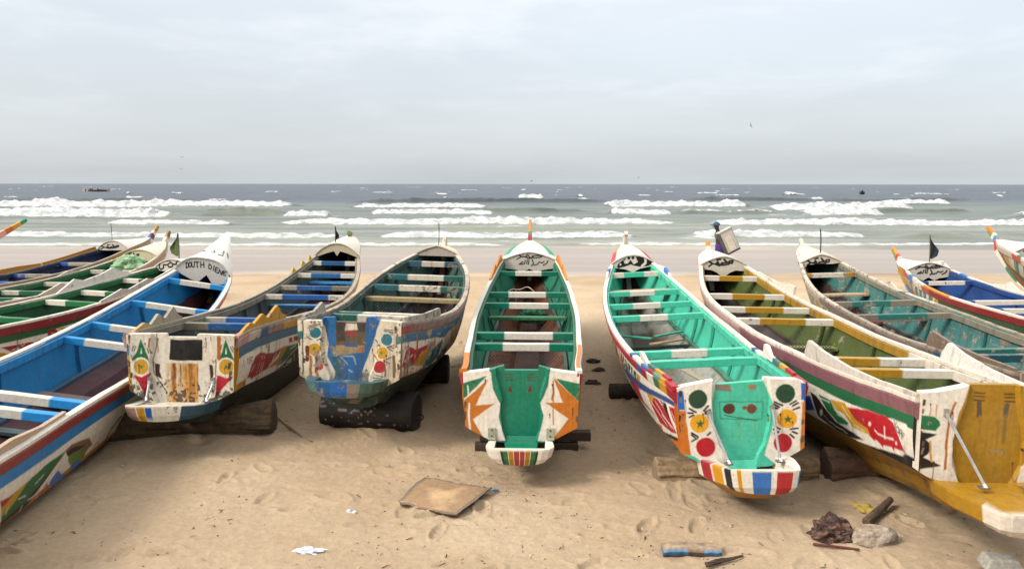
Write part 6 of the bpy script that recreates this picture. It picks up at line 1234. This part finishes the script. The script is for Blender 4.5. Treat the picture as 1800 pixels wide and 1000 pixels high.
# tarred barrel like roller under the worn boat
o = empty('tarred_roller', (-1.65, 9.15, 0)); tag(o, 'black tarred roller with white paint spots under the worn blue stern', 'roller')
b_ = log('drum', None, (-2.2, 9.20, .24), (-1.12, 9.06, .23), .255, .25, '17100d', None, 9, .03, None, '8a8074', mat=mat_simple('tarred_wood', .55, 0, .4, 20, .3)); b_.location = (0, .0, 0)
for v in b_.data.vertices: v.co.x += -.01
b_.parent = o
if 'label' in b_: del b_['label']
rs = np.random.RandomState(4)
mb = MB(); th = np.linspace(0, 2 * pi, 14); mb.tube(np.stack([.57 + .05 * np.cos(th), th * 0 - .12, .20 + .035 * np.sin(th)], -1), .008, '1a1614', 6); mb.build('iron_ring', mat_simple('rusty_iron', .7, .4), o)
# two beams under the green boat
GB = 'squared timbers under the middle boat'
for (x0, x1, y, z, hz, lab, dy) in ((-.40, .72, 8.38, .06, .10, 'lower dark squared timber under the middle boat', .0), (-.35, .86, 8.44, .175, .10, 'upper dark squared timber under the middle boat', .0)):
    mb = MB(); n = 30; xs = np.linspace(0, x1 - x0, n); w = .004 * vnoise(np.stack([xs, xs * 0], -1), 9, 3)
    V = np.stack([np.stack([xs, w - .06, w * 0 - hz / 2 - w], -1), np.stack([xs, w + .06, w * 0 - hz / 2], -1), np.stack([xs, w + .06, hz / 2 + w], -1), np.stack([xs, w - .06, hz / 2 - w], -1)], 1)
    mb.grid(V, lin('3e3023'), wrap=True); mb.f.append((3, 2, 1, 0)); mb.f.append(tuple(4 * (n - 1) + i for i in range(4)))
    o = mb.build('timber', WOODM(), bevel=.004); o.location = (x0, y, z); tag(o, lab, 'timber', GB)
# far chocks under the boats (one shows left of the turquoise hull)
for x, y, z, r, l_, lab in ((1.9, 10.65, .08, .11, 1.1, 'dark log end far under the turquoise boat'), (-3.45, 12.6, .12, .15, 1.2, 'log far forward under the white sterned boat'), (-1.45, 11.6, .16, .22, 1.0, 'dark log far forward under the worn blue boat'), (3.8, 10.8, .1, .14, 1.3, 'log far forward under the big pink railed boat')):
    log('support_log', lab, (x - l_ / 2, y, z), (x + l_ / 2, y, z), r, r, '33291f', GL, int(x * 7 + 50), .05)

# torn cardboard sheet
o = None; n = 46; G = np.zeros((n, n, 3)); q = np.array([(-1.04, 6.98), (-.86, 7.60), (-.19, 7.19), (-.48, 6.60)])
for i in range(n):
    for j in range(n):
        a, b = i / (n - 1), j / (n - 1); p = (q[0] * (1 - a) + q[1] * a) * (1 - b) + (q[3] * (1 - a) + q[2] * a) * b
        e = .018 * vnoise(np.array([a * 5, b * 5]), 2, 5) * (1 if min(a, b, 1 - a, 1 - b) < .06 else 0)
        G[i, j] = (p[0] + e, p[1] + e * 1.4, .022 + .028 * vnoise(p, 2.2, 6) + .03 * (b ** 3) + .006 * vnoise(p, 12, 7))
cen = np.array([-.62, 7.08, gz(-.6, 7.1)]); G -= [cen[0], cen[1], 0]
Cc = lin('8c7052') * (1 + .12 * fbm(G.reshape(-1, 3)[:, :2], 6, 2, 4))[:, None]; sandy = np.clip(fbm(G.reshape(-1, 3)[:, :2], 3.2, 12, 4) * 2.2 - .1, 0, 1)[:, None]; Cc = Cc * (1 - sandy * .8) + lin('b3956c') * sandy * .8
ed = np.zeros((n, n)); ed[:3] = 1; ed[-3:] = 1; ed[:, :3] = 1; ed[:, -3:] = 1; Cc = np.where(ed.reshape(-1, 1) > 0, lin('70604c'), Cc)
mb = MB(); mb.grid(G, Cc, flip=True); G2 = G.copy(); G2[..., 2] -= .012; mb.grid(G2, lin('5a4a38'))
for sl in (np.s_[0], np.s_[-1], np.s_[:, 0], np.s_[:, -1]): mb.grid(np.stack([G[sl], G2[sl]], 1), lin('4a3626'))
o = mb.build('cardboard_sheet', mat_simple('cardboard', .95, 0, .3, 25, .15)); o.location = cen.tolist(); tag(o, 'torn brown cardboard sheet lying flat on the sand in front of the boats', 'cardboard')
mb = MB(); th = np.linspace(-1.8, 1.8, 12); mb.tube(np.stack([.035 * np.cos(th), .02 * np.sin(th) , .02 + th * 0], -1), .008, '2f6078', 8); mb.tube([(-.06, .01, .012), (.01, .018, .016)], .006, '2f6078', 6)
o = mb.build('plastic_hook', mat_simple('blue_plastic', .4)); o.location = (-.165, 7.24, gz(-.17, 7.2)); tag(o, 'small blue plastic hook beside the right corner of the cardboard', 'hook')
# white packet
mb = MB(); mb.box((0, 0, .012), (.085, .035, .022), 'd8d4cc'); mb.box((.0, -.002, .0245), (.03, .03, .003), '6a7a94'); o = mb.build('paper_packet', mat_simple('packet_paper', .6, 0, .2), bevel=.004)
o.location = (-1.42, 6.75, gz(-1.42, 6.75)); o.rotation_euler = (.1, .05, -.35); tag(o, 'small white packet with a blue patch lying on the sand', 'packet')
def lump(name, label, cat, loc, size, color, seed, amp, sc, mat, c2=None, group=None, flatb=True, n=40):
    th, ph = np.meshgrid(np.linspace(0, 2 * pi, n, endpoint=False), np.linspace(0.001, pi - .001, n // 2 + 2)); d = np.stack([np.cos(th) * np.sin(ph), np.sin(th) * np.sin(ph), np.cos(ph)], -1)
    r = 1 + amp * fbm(d, sc, seed, 5); V = d * r[..., None] * np.array(size) / 2
    if flatb: V[..., 2] = np.maximum(V[..., 2], -size[2] * .2)
    C = np.tile(lin(color), (V.shape[0] * V.shape[1], 1))
    if c2: t = np.clip(fbm(d, sc * 2.3, seed + 8, 5) * 1.6 + .3, 0, 1).reshape(-1, 1); C = C * (1 - t) + lin(c2) * t
    mb = MB(); mb.grid(V, C, wrap=True, flip=True); o = mb.build(name, mat, smooth=False); o.location = (loc[0], loc[1], gz(loc[0], loc[1]) + size[2] * .16); return tag(o, label, cat, group)
lump('crumpled_paper', 'crumpled white paper lying on the sand near the bottom edge', 'paper', (-1.60, 6.0), (.20, .07, .055), 'c4c6d4', 3, .5, 2.6, mat_simple('white_paper', .8, 0, .2, 20, .1), 'd8d8de')
lump('encrusted_rock', 'dark brown barnacled lump beside the pale stone', 'rock', (2.66, 6.30), (.34, .30, .26), '2e1d16', 4, .35, 2.4, STONEM(), '6a4c3c', n=70)
lump('pale_stone', 'pale grey angular stone in front of the wooden post', 'stone', (2.93, 6.17), (.34, .24, .24), '9c8e7e', 15, .28, 1.2, STONEM(), '84745f', n=36)
mb = MB(); P_ = np.array([(-.16, -.1, 0), (.15, -.12, 0), (.17, .1, 0), (-.12, .12, 0), (-.12, -.08, .10), (.09, -.09, .085), (.12, .06, .07), (-.09, .09, .09)]); mb.add(P_, [(3, 2, 1, 0), (4, 5, 6, 7), (0, 1, 5, 4), (1, 2, 6, 5), (2, 3, 7, 6), (3, 0, 4, 7)], lin('9a968a'))
o = mb.build('concrete_chunk', STONEM(), bevel=.015); o.location = (3.76, 5.82, gz(3.76, 5.8) - .01); tag(o, 'pale chunk of concrete at the bottom right corner', 'stone')
log('wooden_post', 'weathered post leaning on the sand behind the pale stone', (3.03, 6.5, .045), (3.42, 6.9, .07), .036, .03, '5c4836', None, 6, .12, 'post')
# painted offcut
mb = MB(); n = 26; xs = np.linspace(-.24, .22, n); jag = .008 * vnoise(np.stack([xs, xs * 0], -1), 22, 3); hh_ = .085 + jag * 2; prof = [(-.06, .0), (-.07, .04), (-.045, .068), (.07, .06), (.08, .0)]
V = np.array([[(x, a + jag[i], b * (hh_[i] / .085)) for a, b in prof] for i, x in enumerate(xs)]); C = np.tile(lin('8a745a'), (n, 5, 1)); C[:, 0] = lin('4a3428'); C[:, 1] = lin('2c6c94'); C[:, 2] = lin('9a846a')
C[np.abs(xs - .02) < .06, 1] = lin('5a4436'); mb.grid(V, C, wrap=True, flip=True); mb.f.append((0, 1, 2, 3, 4)); mb.f.append(tuple(5 * (n - 1) + i for i in (4, 3, 2, 1, 0)))
o = mb.build('plank_offcut', WOODM()); o.location = (1.44, 6.03, gz(1.44, 6.03) - .004); o.rotation_euler = (0, 0, -.03); tag(o, 'broken plank end with peeling blue paint lying on the sand', 'plank')
log('driftwood_stick', 'short knobbly stick on the sand below the blue plank end', (1.50, 5.78, .02), (1.80, 5.92, .015), .022, .008, '4a3a2e', None, 8, .4, 'stick')
log('red_stick', 'thin reddish stick lying in front of the dark lump', (2.45, 6.12, .02), (2.76, 6.04, .015), .011, .009, '5a2c24', None, 10, .1, 'stick')
# yellow rag half buried
n = 22; G = np.zeros((n, n, 3))
for i in range(n):
    for j in range(n):
        a, b = i / (n - 1) - .5, j / (n - 1) - .5; G[i, j] = (a * .24 + .05 * b, b * .36, .012 + .05 * vnoise(np.array([a, b]), 6, 3) + .02 * vnoise(np.array([a, b]), 17, 4) - .12 * (a * a + b * b))
mb = MB(); mb.grid(G, lin('97803a')); o = mb.build('yellow_rag', mat_simple('rag_cloth', .95, 0, .3, 25, .2), smooth=True); o.location = (3.22, 6.86, gz(3.2, 6.9) + .0); o.rotation_euler = (0, 0, .5); tag(o, 'faded yellow rag half buried in the sand behind the wooden post', 'cloth')
# frayed rope beside the first log
r_ = random.Random(3); mb = MB()
for k_ in range(5):
    t = np.linspace(0, 1, 9); mb.tube(np.stack([-2.72 + .42 * t + .02 * k_ * t, 8.98 - .25 * t - .04 * k_ * t, .17 * (1 - t) ** 1.5 + .015 + .01 * k_ + .01 * np.sin(t * 9 + k_)], -1) - [-2.6, 8.9, 0], .007, '7a6a54', 5)
o = mb.build('frayed_rope', mat_simple('rope_fibre', .95, 0, .3)); o.location = (-2.6, 8.9, 0); tag(o, 'frayed rope end hanging from the thick grey log', 'rope')
# little dark stones
for x, y, s_, lab in ((1.33, 12.75, .20, 'flat dark stone in the sand between the green and turquoise boats, farthest of three'), (1.36, 12.2, .18, 'dark stone in the sand between the green and turquoise boats, middle of three'), (1.18, 11.4, .22, 'dark stone in the sand between the green and turquoise boats, nearest of three'), (-2.42, 9.15, .26, 'crumbly dark lump of sand beside the black roller')):
    lump('small_rock', lab, 'stone', (x, y), (s_, s_ * .7, s_ * .4), '3a2e24', int(x * 99 + 500), .4, 2.2, STONEM(), '5a4636', 'dark stones on the sand' if x > 0 else None)
# seaweed crumbs and twigs nobody could count
rs = np.random.RandomState(8); mb = MB()
for i in range(5200):
    y = 4.9 + 9.5 * rs.rand() ** 1.5; x = (rs.rand() * 2 - 1) * (y * .72 + .6); dn = vnoise(np.array([x, y]), 1.1, 40)
    if dn < rs.rand() * 1.1 - .45: continue
    z = float(ground_z(np.array([x]), np.array([y]))[0]); l_ = .008 + .035 * rs.rand() ** 3; a = rs.rand() * pi; c = ('3a2618', '241810', '6a4c30', '5a3c24')[rs.randint(4)]
    d = np.array([cos(a), sin(a), 0]) * l_; e = np.array([-sin(a), cos(a), 0]) * (.002 + .004 * rs.rand()); p = np.array([x, y, z + .004])
    if l_ > .03: k_ = np.array([rs.randn(), rs.randn(), 0]) * l_ * .3; mb.add([p - d - e, p - e + k_ + [0, 0, .008], p + e + k_ + [0, 0, .009], p - d + e], [(0, 1, 2, 3)], lin(c)); mb.add([p - e + k_ + [0, 0, .008], p + d, p + e + k_ + [0, 0, .009]], [(0, 1, 2)], lin(c))
    else: mb.add([p - d, p - e * 1.6, p + d, p + e * 1.6, p + [0, 0, .007]], [(0, 1, 4), (1, 2, 4), (2, 3, 4), (3, 0, 4)], lin(c))
tag(mb.build('seaweed_crumbs', mat_simple('dry_weed', .95)), kind='stuff')
# small clods of sand thrown up by feet
mb = MB()
for i in range(1500):
    y = 4.9 + 8 * rs.rand() ** 1.6; x = (rs.rand() * 2 - 1) * (y * .72 + .6)
    if vnoise(np.array([x, y]), .9, 44) < rs.rand() * 1.2 - .5: continue
    z = float(ground_z(np.array([x]), np.array([y]))[0]); r1_ = .006 + .016 * rs.rand() ** 2; p = np.array([x, y, z]); th = np.arange(6) * pi / 3 + rs.rand(); rr = r1_ * (.8 + .5 * rs.rand(6))
    ring = np.stack([x + rr * np.cos(th), y + rr * np.sin(th), z + th * 0 + .001], -1); r2_ = np.stack([x + rr * .6 * np.cos(th), y + rr * .6 * np.sin(th), z + th * 0 + r1_ * .55], -1)
    mb.add(np.concatenate([ring, r2_]), [(k_, (k_ + 1) % 6, 6 + (k_ + 1) % 6, 6 + k_) for k_ in range(6)] + [tuple(range(6, 12))], sand_color(np.array([[x, y]]))[0] * .55)
tag(mb.build('sand_clods', mat_simple('sand_clod', .95)), kind='stuff')

# ---------------------------------------------------------------- nets and gear lying in the boats
def in_boat(key, u, s, w):
    q = B[key].get('pose', FIT[key]['q']); return np.array(q[:3]) + rotm(q[3], q[4], q[5]) @ np.array([u, s, w])
def net_heap(name, label, key, u, s, w, size, color, seed, c2):
    c = in_boat(key, u, s, w); n = 64; th, ph = np.meshgrid(np.linspace(0, 2 * pi, n, endpoint=False), np.linspace(.02, pi * .62, 30)); d = np.stack([np.cos(th) * np.sin(ph), np.sin(th) * np.sin(ph), np.cos(ph)], -1)
    fold = .10 * np.sin(th * 9 + 2 * vnoise(d, 2, seed)) * np.sin(ph) + .25 * fbm(d, 1.6, seed, 5); V = d * (1 + fold)[..., None] * np.array(size) / 2
    V[-1, :, 2] -= size[2] * .15; t = np.clip(fbm(d, 4, seed + 3, 4) + .5, 0, 1).reshape(-1, 1); C = lin(color) * (1 - t) + lin(c2) * t
    mb = MB(); mb.grid(V, C, wrap=True, flip=True); o = mb.build(name, mat_simple('net_cloth', .95, 0, .8, 40, .3)); o.location = c.tolist(); return tag(o, label, 'net')
net_heap('fishing_net', 'heap of pale green netting piled on the bow of a green boat', 'C', .05, 8.25, 1.12, (.74, .5, .56), '6f9468', 3, '9ab890')
net_heap('fishing_net', 'small dark green net bundle on the floor of the middle boat', 'H', .05, 6.35, .45, (.5, .35, .3), '12603c', 6, '0c3c28')
net_heap('fishing_net', 'reddish brown net heap on the floor of the grey railed boat', 'K', -.1, 6.0, .42, (.8, .8, .4), '5c3a34', 11, '3c2a26')
net_heap('fishing_net', 'round maroon bundle between the blue thwarts of the white sterned boat', 'F', .05, 6.6, .45, (.6, .5, .4), '5a2428', 14, '3c1c20')
mb = MB(); t = np.linspace(0, 1, 22); c0 = in_boat('H', -.1, 6.3, .9); mb.tube(np.stack([-.3 + .62 * t, .1 * np.sin(t * 5), .12 * np.sin(t * pi) - .05 + .03 * np.sin(t * 12)], -1), .009, '9a9084', 6); mb.tube(np.stack([-.12 + 0 * t, .0 * t, .05 - .3 * t], -1), .008, '8a8074', 6)
o = mb.build('bent_wire', mat_simple('wire', .6, .3)); o.location = c0.tolist(); tag(o, 'loose bent wire hanging inside the bow of the middle boat', 'wire')

# ---------------------------------------------------------------- person walking along the water with a box
def skin_figure(name, verts, edges, rads, color, mat, parent, loc=(0, 0, 0), sub=2, root=0):
    me = bpy.data.meshes.new(name); me.from_pydata([tuple(v) for v in verts], edges, []); me.update()
    o = bpy.data.objects.new(name, me); col.objects.link(o); o.parent = parent; o.location = loc
    m = o.modifiers.new('skin', 'SKIN'); m.use_smooth_shade = True
    for i, r in enumerate(rads):
        sv = me.skin_vertices[0].data[i]; sv.radius = (r, r) if np.isscalar(r) else r; sv.use_root = (i == root)
    s = o.modifiers.new('sub', 'SUBSURF'); s.levels = sub; s.render_levels = sub
    me.materials.append(mat); return o
def flat_mat(name, c, rough=.8):
    m, nt, N, L, Bs = node_mat(name); tc = N.new('ShaderNodeTexCoord'); n = noise(nt, tc.outputs['Object'], 12, 5, .6); a = lin(c)
    L.new(mixc_(nt, n, tuple(a * .8) + (1,), tuple(np.minimum(a * 1.15, 1)) + (1,)), Bs.inputs['Base Color']); Bs.inputs['Roughness'].default_value = rough; return m
PX, PY = 6.88, 26.3; pz = gz(PX, PY)
pr = empty('person', (PX, PY, pz)); tag(pr, 'person in a dark cap and purple trousers carrying a big clear box along the shore', 'person')
SK = flat_mat('dark_skin', '2c1c17', .5)
bv = [(0, 0, .93), (-.02, 0, 1.12), (-.05, 0, 1.34), (-.08, 0, 1.45), (-.11, 0, 1.53), (-.14, 0, 1.62), (-.14, 0, 1.70),            # pelvis..head top
      (-.05, .19, 1.38), (-.0, .24, 1.12), (.12, .16, .98), (.2, .10, .94), (-.05, -.19, 1.38), (.05, -.25, 1.16), (.2, -.2, 1.0), (.28, -.17, .96),
      (-.0, .10, .88), (-.12, .10, .50), (-.08, .10, .10), (-.2, .10, .035), (.02, -.10, .88), (.06, -.10, .50), (.26, -.10, .14), (.2, -.10, .04)]
be = [(0, 1), (1, 2), (2, 3), (3, 4), (4, 5), (5, 6), (2, 7), (7, 8), (8, 9), (9, 10), (2, 11), (11, 12), (12, 13), (13, 14), (0, 15), (15, 16), (16, 17), (17, 18), (0, 19), (19, 20), (20, 21), (21, 22)]
brd = [.14, .13, .15, .075, .055, .10, .085, .07, .05, .038, .03, .07, .05, .038, .03, .095, .065, .045, .04, .095, .065, .045, .04]
hv, he, hr = list(bv), list(be), list(brd)
for hand, side in ((10, 1), (14, -1)):
    hx, hy, hz = hv[hand]
    for k_ in range(4):
        i = len(hv); hv += [(hx + .035, hy + (k_ - 1.5) * .02, hz - .02), (hx + .075 - abs(k_ - 1.3) * .006, hy + (k_ - 1.5) * .021, hz - .035), (hx + .09, hy + (k_ - 1.5) * .02, hz - .06)]; he += [(hand, i), (i, i + 1), (i + 1, i + 2)]; hr += [.012, .009, .008]
    i = len(hv); hv += [(hx + .01, hy - side * .045, hz - .005), (hx + .035, hy - side * .06, hz - .03)]; he += [(hand, i), (i, i + 1)]; hr += [.012, .009]
skin_figure('body', hv, he, hr, None, SK, pr)
sh_i = [1, 2, 3, 7, 8, 11, 12]; mp_ = {a: i for i, a in enumerate(sh_i)}
skin_figure('shirt', [bv[i] for i in sh_i], [(mp_[a], mp_[b]) for a, b in be if a in mp_ and b in mp_], [brd[i] + .022 for i in sh_i], None, flat_mat('grey_shirt', '4a5450'), pr, root=1)
tr_i = [1, 0, 15, 16, 17, 19, 20, 21]; mp_ = {a: i for i, a in enumerate(tr_i)}
skin_figure('trousers', [bv[i] for i in tr_i], [(mp_[a], mp_[b]) for a, b in be if a in mp_ and b in mp_], [brd[i] + .028 for i in tr_i], None, flat_mat('purple_cloth', '3c2068'), pr, root=1)
mb = MB(); th, ph = np.meshgrid(np.linspace(0, 2 * pi, 20, endpoint=False), np.linspace(0.01, pi * .52, 9)); mb.grid(np.stack([-.14 + .125 * np.cos(th) * np.sin(ph), .11 * np.sin(th) * np.sin(ph), 1.665 + .115 * np.cos(ph)], -1), lin('27506c'), wrap=True, flip=True)
mb.box((-.27, 0, 1.665), (.14, .16, .014), '20405a'); mb.build('cap', mat_simple('cap_cloth', .9), pr, smooth=True)
mb = MB()
for s_ in (-1, 1): mb.box((-.235, s_ * .035, 1.63), (.014, .022, .012), 'd8d0c8'); mb.tube([(-.13, s_ * .098, 1.645), (-.13, s_ * .108, 1.615), (-.135, s_ * .1, 1.59)], .012, '2c1c17', 6)
mb.tube([(-.235, 0, 1.635), (-.262, 0, 1.605), (-.24, 0, 1.598)], .013, '2c1c17', 6); mb.box((-.234, 0, 1.572), (.012, .05, .012), '4a2622'); mb.build('face', mat_simple('face_skin', .6), pr)
a_ = radians(-25); R_ = np.array([[cos(a_), 0, -sin(a_)], [0, 1, 0], [sin(a_), 0, cos(a_)]]).T @ np.array([[cos(.25), -sin(.25), 0], [sin(.25), cos(.25), 0], [0, 0, 1]])
bx_ = empty('storage_box', (PX + .17, PY - .36, pz + 1.17)); tag(bx_, 'large clear plastic box with a grey frame held tilted behind the walking person', 'box')
mb = MB(); mb.box((0, 0, 0), (.46, .20, .72), 'dcd8cc', R_); mb.build('box_body', flat_mat('clouded_plastic', 'b8b4aa', .35), bx_, bevel=.02)
mb = MB()
for z_, c_ in ((-.38, '3a3e40'), (.37, 'b4b0a4')): mb.box(R_ @ np.array([0, 0, z_]), (.50, .24, .05), c_, R_)
for x_ in (-.235, .235): mb.box(R_ @ np.array([x_, 0, 0]), (.03, .225, .72), 'a4a49c' if x_ > 0 else '3e4446', R_)
mb.build('box_frame', mat_simple('grey_plastic', .5), bx_, bevel=.012)
mb = MB(); mb.box(R_ @ np.array([-.02, -.115, -.08]), (.24, .012, .5), 'cfc4b0', R_); mb.build('box_panel', mat_simple('beige_board', .7), bx_)

# ---------------------------------------------------------------- far boats and birds
def far_boat(label, x, y, L_, yaw, c1, c2, group='fishing boats out at sea'):
    o = empty('motor_pirogue', (x, y, WATER_Z + .05), (0, 0, yaw)); tag(o, label, 'boat', group); s = np.linspace(-1, 1, 25); hw = .7 * (1 - np.abs(s) ** 2.6) + .03; zt = .55 + .55 * np.abs(s) ** 3
    rows = np.stack([np.stack([s * L_ / 2, -hw, zt], -1), np.stack([s * L_ / 2 * .96, -hw * .7, zt * 0 - .1], -1), np.stack([s * L_ / 2 * .96, hw * .7, zt * 0 - .1], -1), np.stack([s * L_ / 2, hw, zt], -1), np.stack([s * L_ / 2, hw * .85, zt], -1), np.stack([s * L_ / 2 * .9, hw * .5, zt * 0 + .1], -1), np.stack([s * L_ / 2 * .9, -hw * .5, zt * 0 + .1], -1), np.stack([s * L_ / 2, -hw * .85, zt], -1)], 1)
    C = np.tile(lin(c1), (25, 8, 1)); C[np.abs(s) > .75] = lin(c2); mb = MB(); mb.grid(rows, C, wrap=True); mb.build('hull', mat_paint(.3, .3, .6, .3), o)
    for s_ in (-.4, 0, .4): mb = MB(); mb.box((s_ * L_ / 2, 0, .5), (.15, 1.1, .06), 'b0a890'); mb.build('thwart', mat_paint(.3, .3, .6, .3), o)
    return o
def far_person(label, x, y, z, c):
    o = empty('person', (x, y, z)); tag(o, label, 'person', 'people in the boats at sea')
    vs = [(0, 0, .1), (0, 0, .4), (0, 0, .62), (0, 0, .78), (.2, .05, .52), (.32, .0, .35), (-.2, .05, .52), (-.3, 0, .35), (.25, .1, .1), (.3, .12, -.25), (-.2, .1, .1), (-.22, .12, -.25)]
    skin_figure('body', vs, [(0, 1), (1, 2), (2, 3), (1, 4), (4, 5), (1, 6), (6, 7), (0, 8), (8, 9), (0, 10), (10, 11)], [.16, .17, .07, .11, .06, .05, .06, .05, .09, .06, .09, .06], None, flat_mat('dark_clothes', c), o, sub=1)
far_boat('long open boat far out on the left, white at its bow and dark green', -168, 322, 8.5, .05, '3a4438', 'c8c8c0'); far_boat('long brown boat far out on the left, behind the green one', -158, 306, 9.5, -.05, '6a564a', 'b8aa9c'); far_boat('small boat with a wake far out at the right', 107, 245, 3.6, .9, '2c3238', '5a5a58')
far_person('dark figure seated in the green boat far out on the left', -168.6, 322, .35, '1c2024'); far_person('dark figure standing between the two far boats on the left', -161.5, 307, .5, '1c2024'); far_person('dark figure seated in the brown boat far out on the left', -158, 306, .35, '24201e'); far_person('dark figure in the small boat far out at the right', 107.2, 245.3, .45, '1a1c22')
def bird(x, y, z, s_, lab, tilt):
    mb = MB(); t = np.linspace(-1, 1, 9); mb.tube([(0, -.25 * s_, 0), (0, -.1 * s_, .01), (0, .12 * s_, .01), (0, .26 * s_, 0)], np.array([.01, .045, .04, .012]) * s_, '3a3836', 8)
    V = np.stack([np.stack([t * .55 * s_, -.07 * s_ * (1 - np.abs(t)) - .06 * np.abs(t) * s_, .14 * s_ * np.sin(np.abs(t) * 2.2)], -1), np.stack([t * .55 * s_, (.06 + .0 * t) * s_ * (1 - np.abs(t) ** 2), .14 * s_ * np.sin(np.abs(t) * 2.2) + .006], -1)], 1); mb.grid(V, lin('2e2c2a')); V[..., 2] += .008; mb.grid(V, lin('2e2c2a'), flip=True)
    o = mb.build('seabird', mat_simple('feathers', .8)); o.location = (x, y, z); o.rotation_euler = (.2, tilt, .8); tag(o, lab, 'bird', 'birds over the sea')
bird(33.0, 112, 10.9, .8, 'dark bird high over the sea at the right', .9)
bird(-32.0, 78, 5.4, .5, 'bird low over the sea at the left, upper one', .1); bird(-33.0, 80, 4.3, .5, 'bird low over the sea at the left, lower one', .2); bird(2.9, 120, 3.3, .8, 'bird just above the horizon in the middle', 0); bird(18.6, 118, 3.8, .6, 'bird just above the horizon right of the middle', .5)
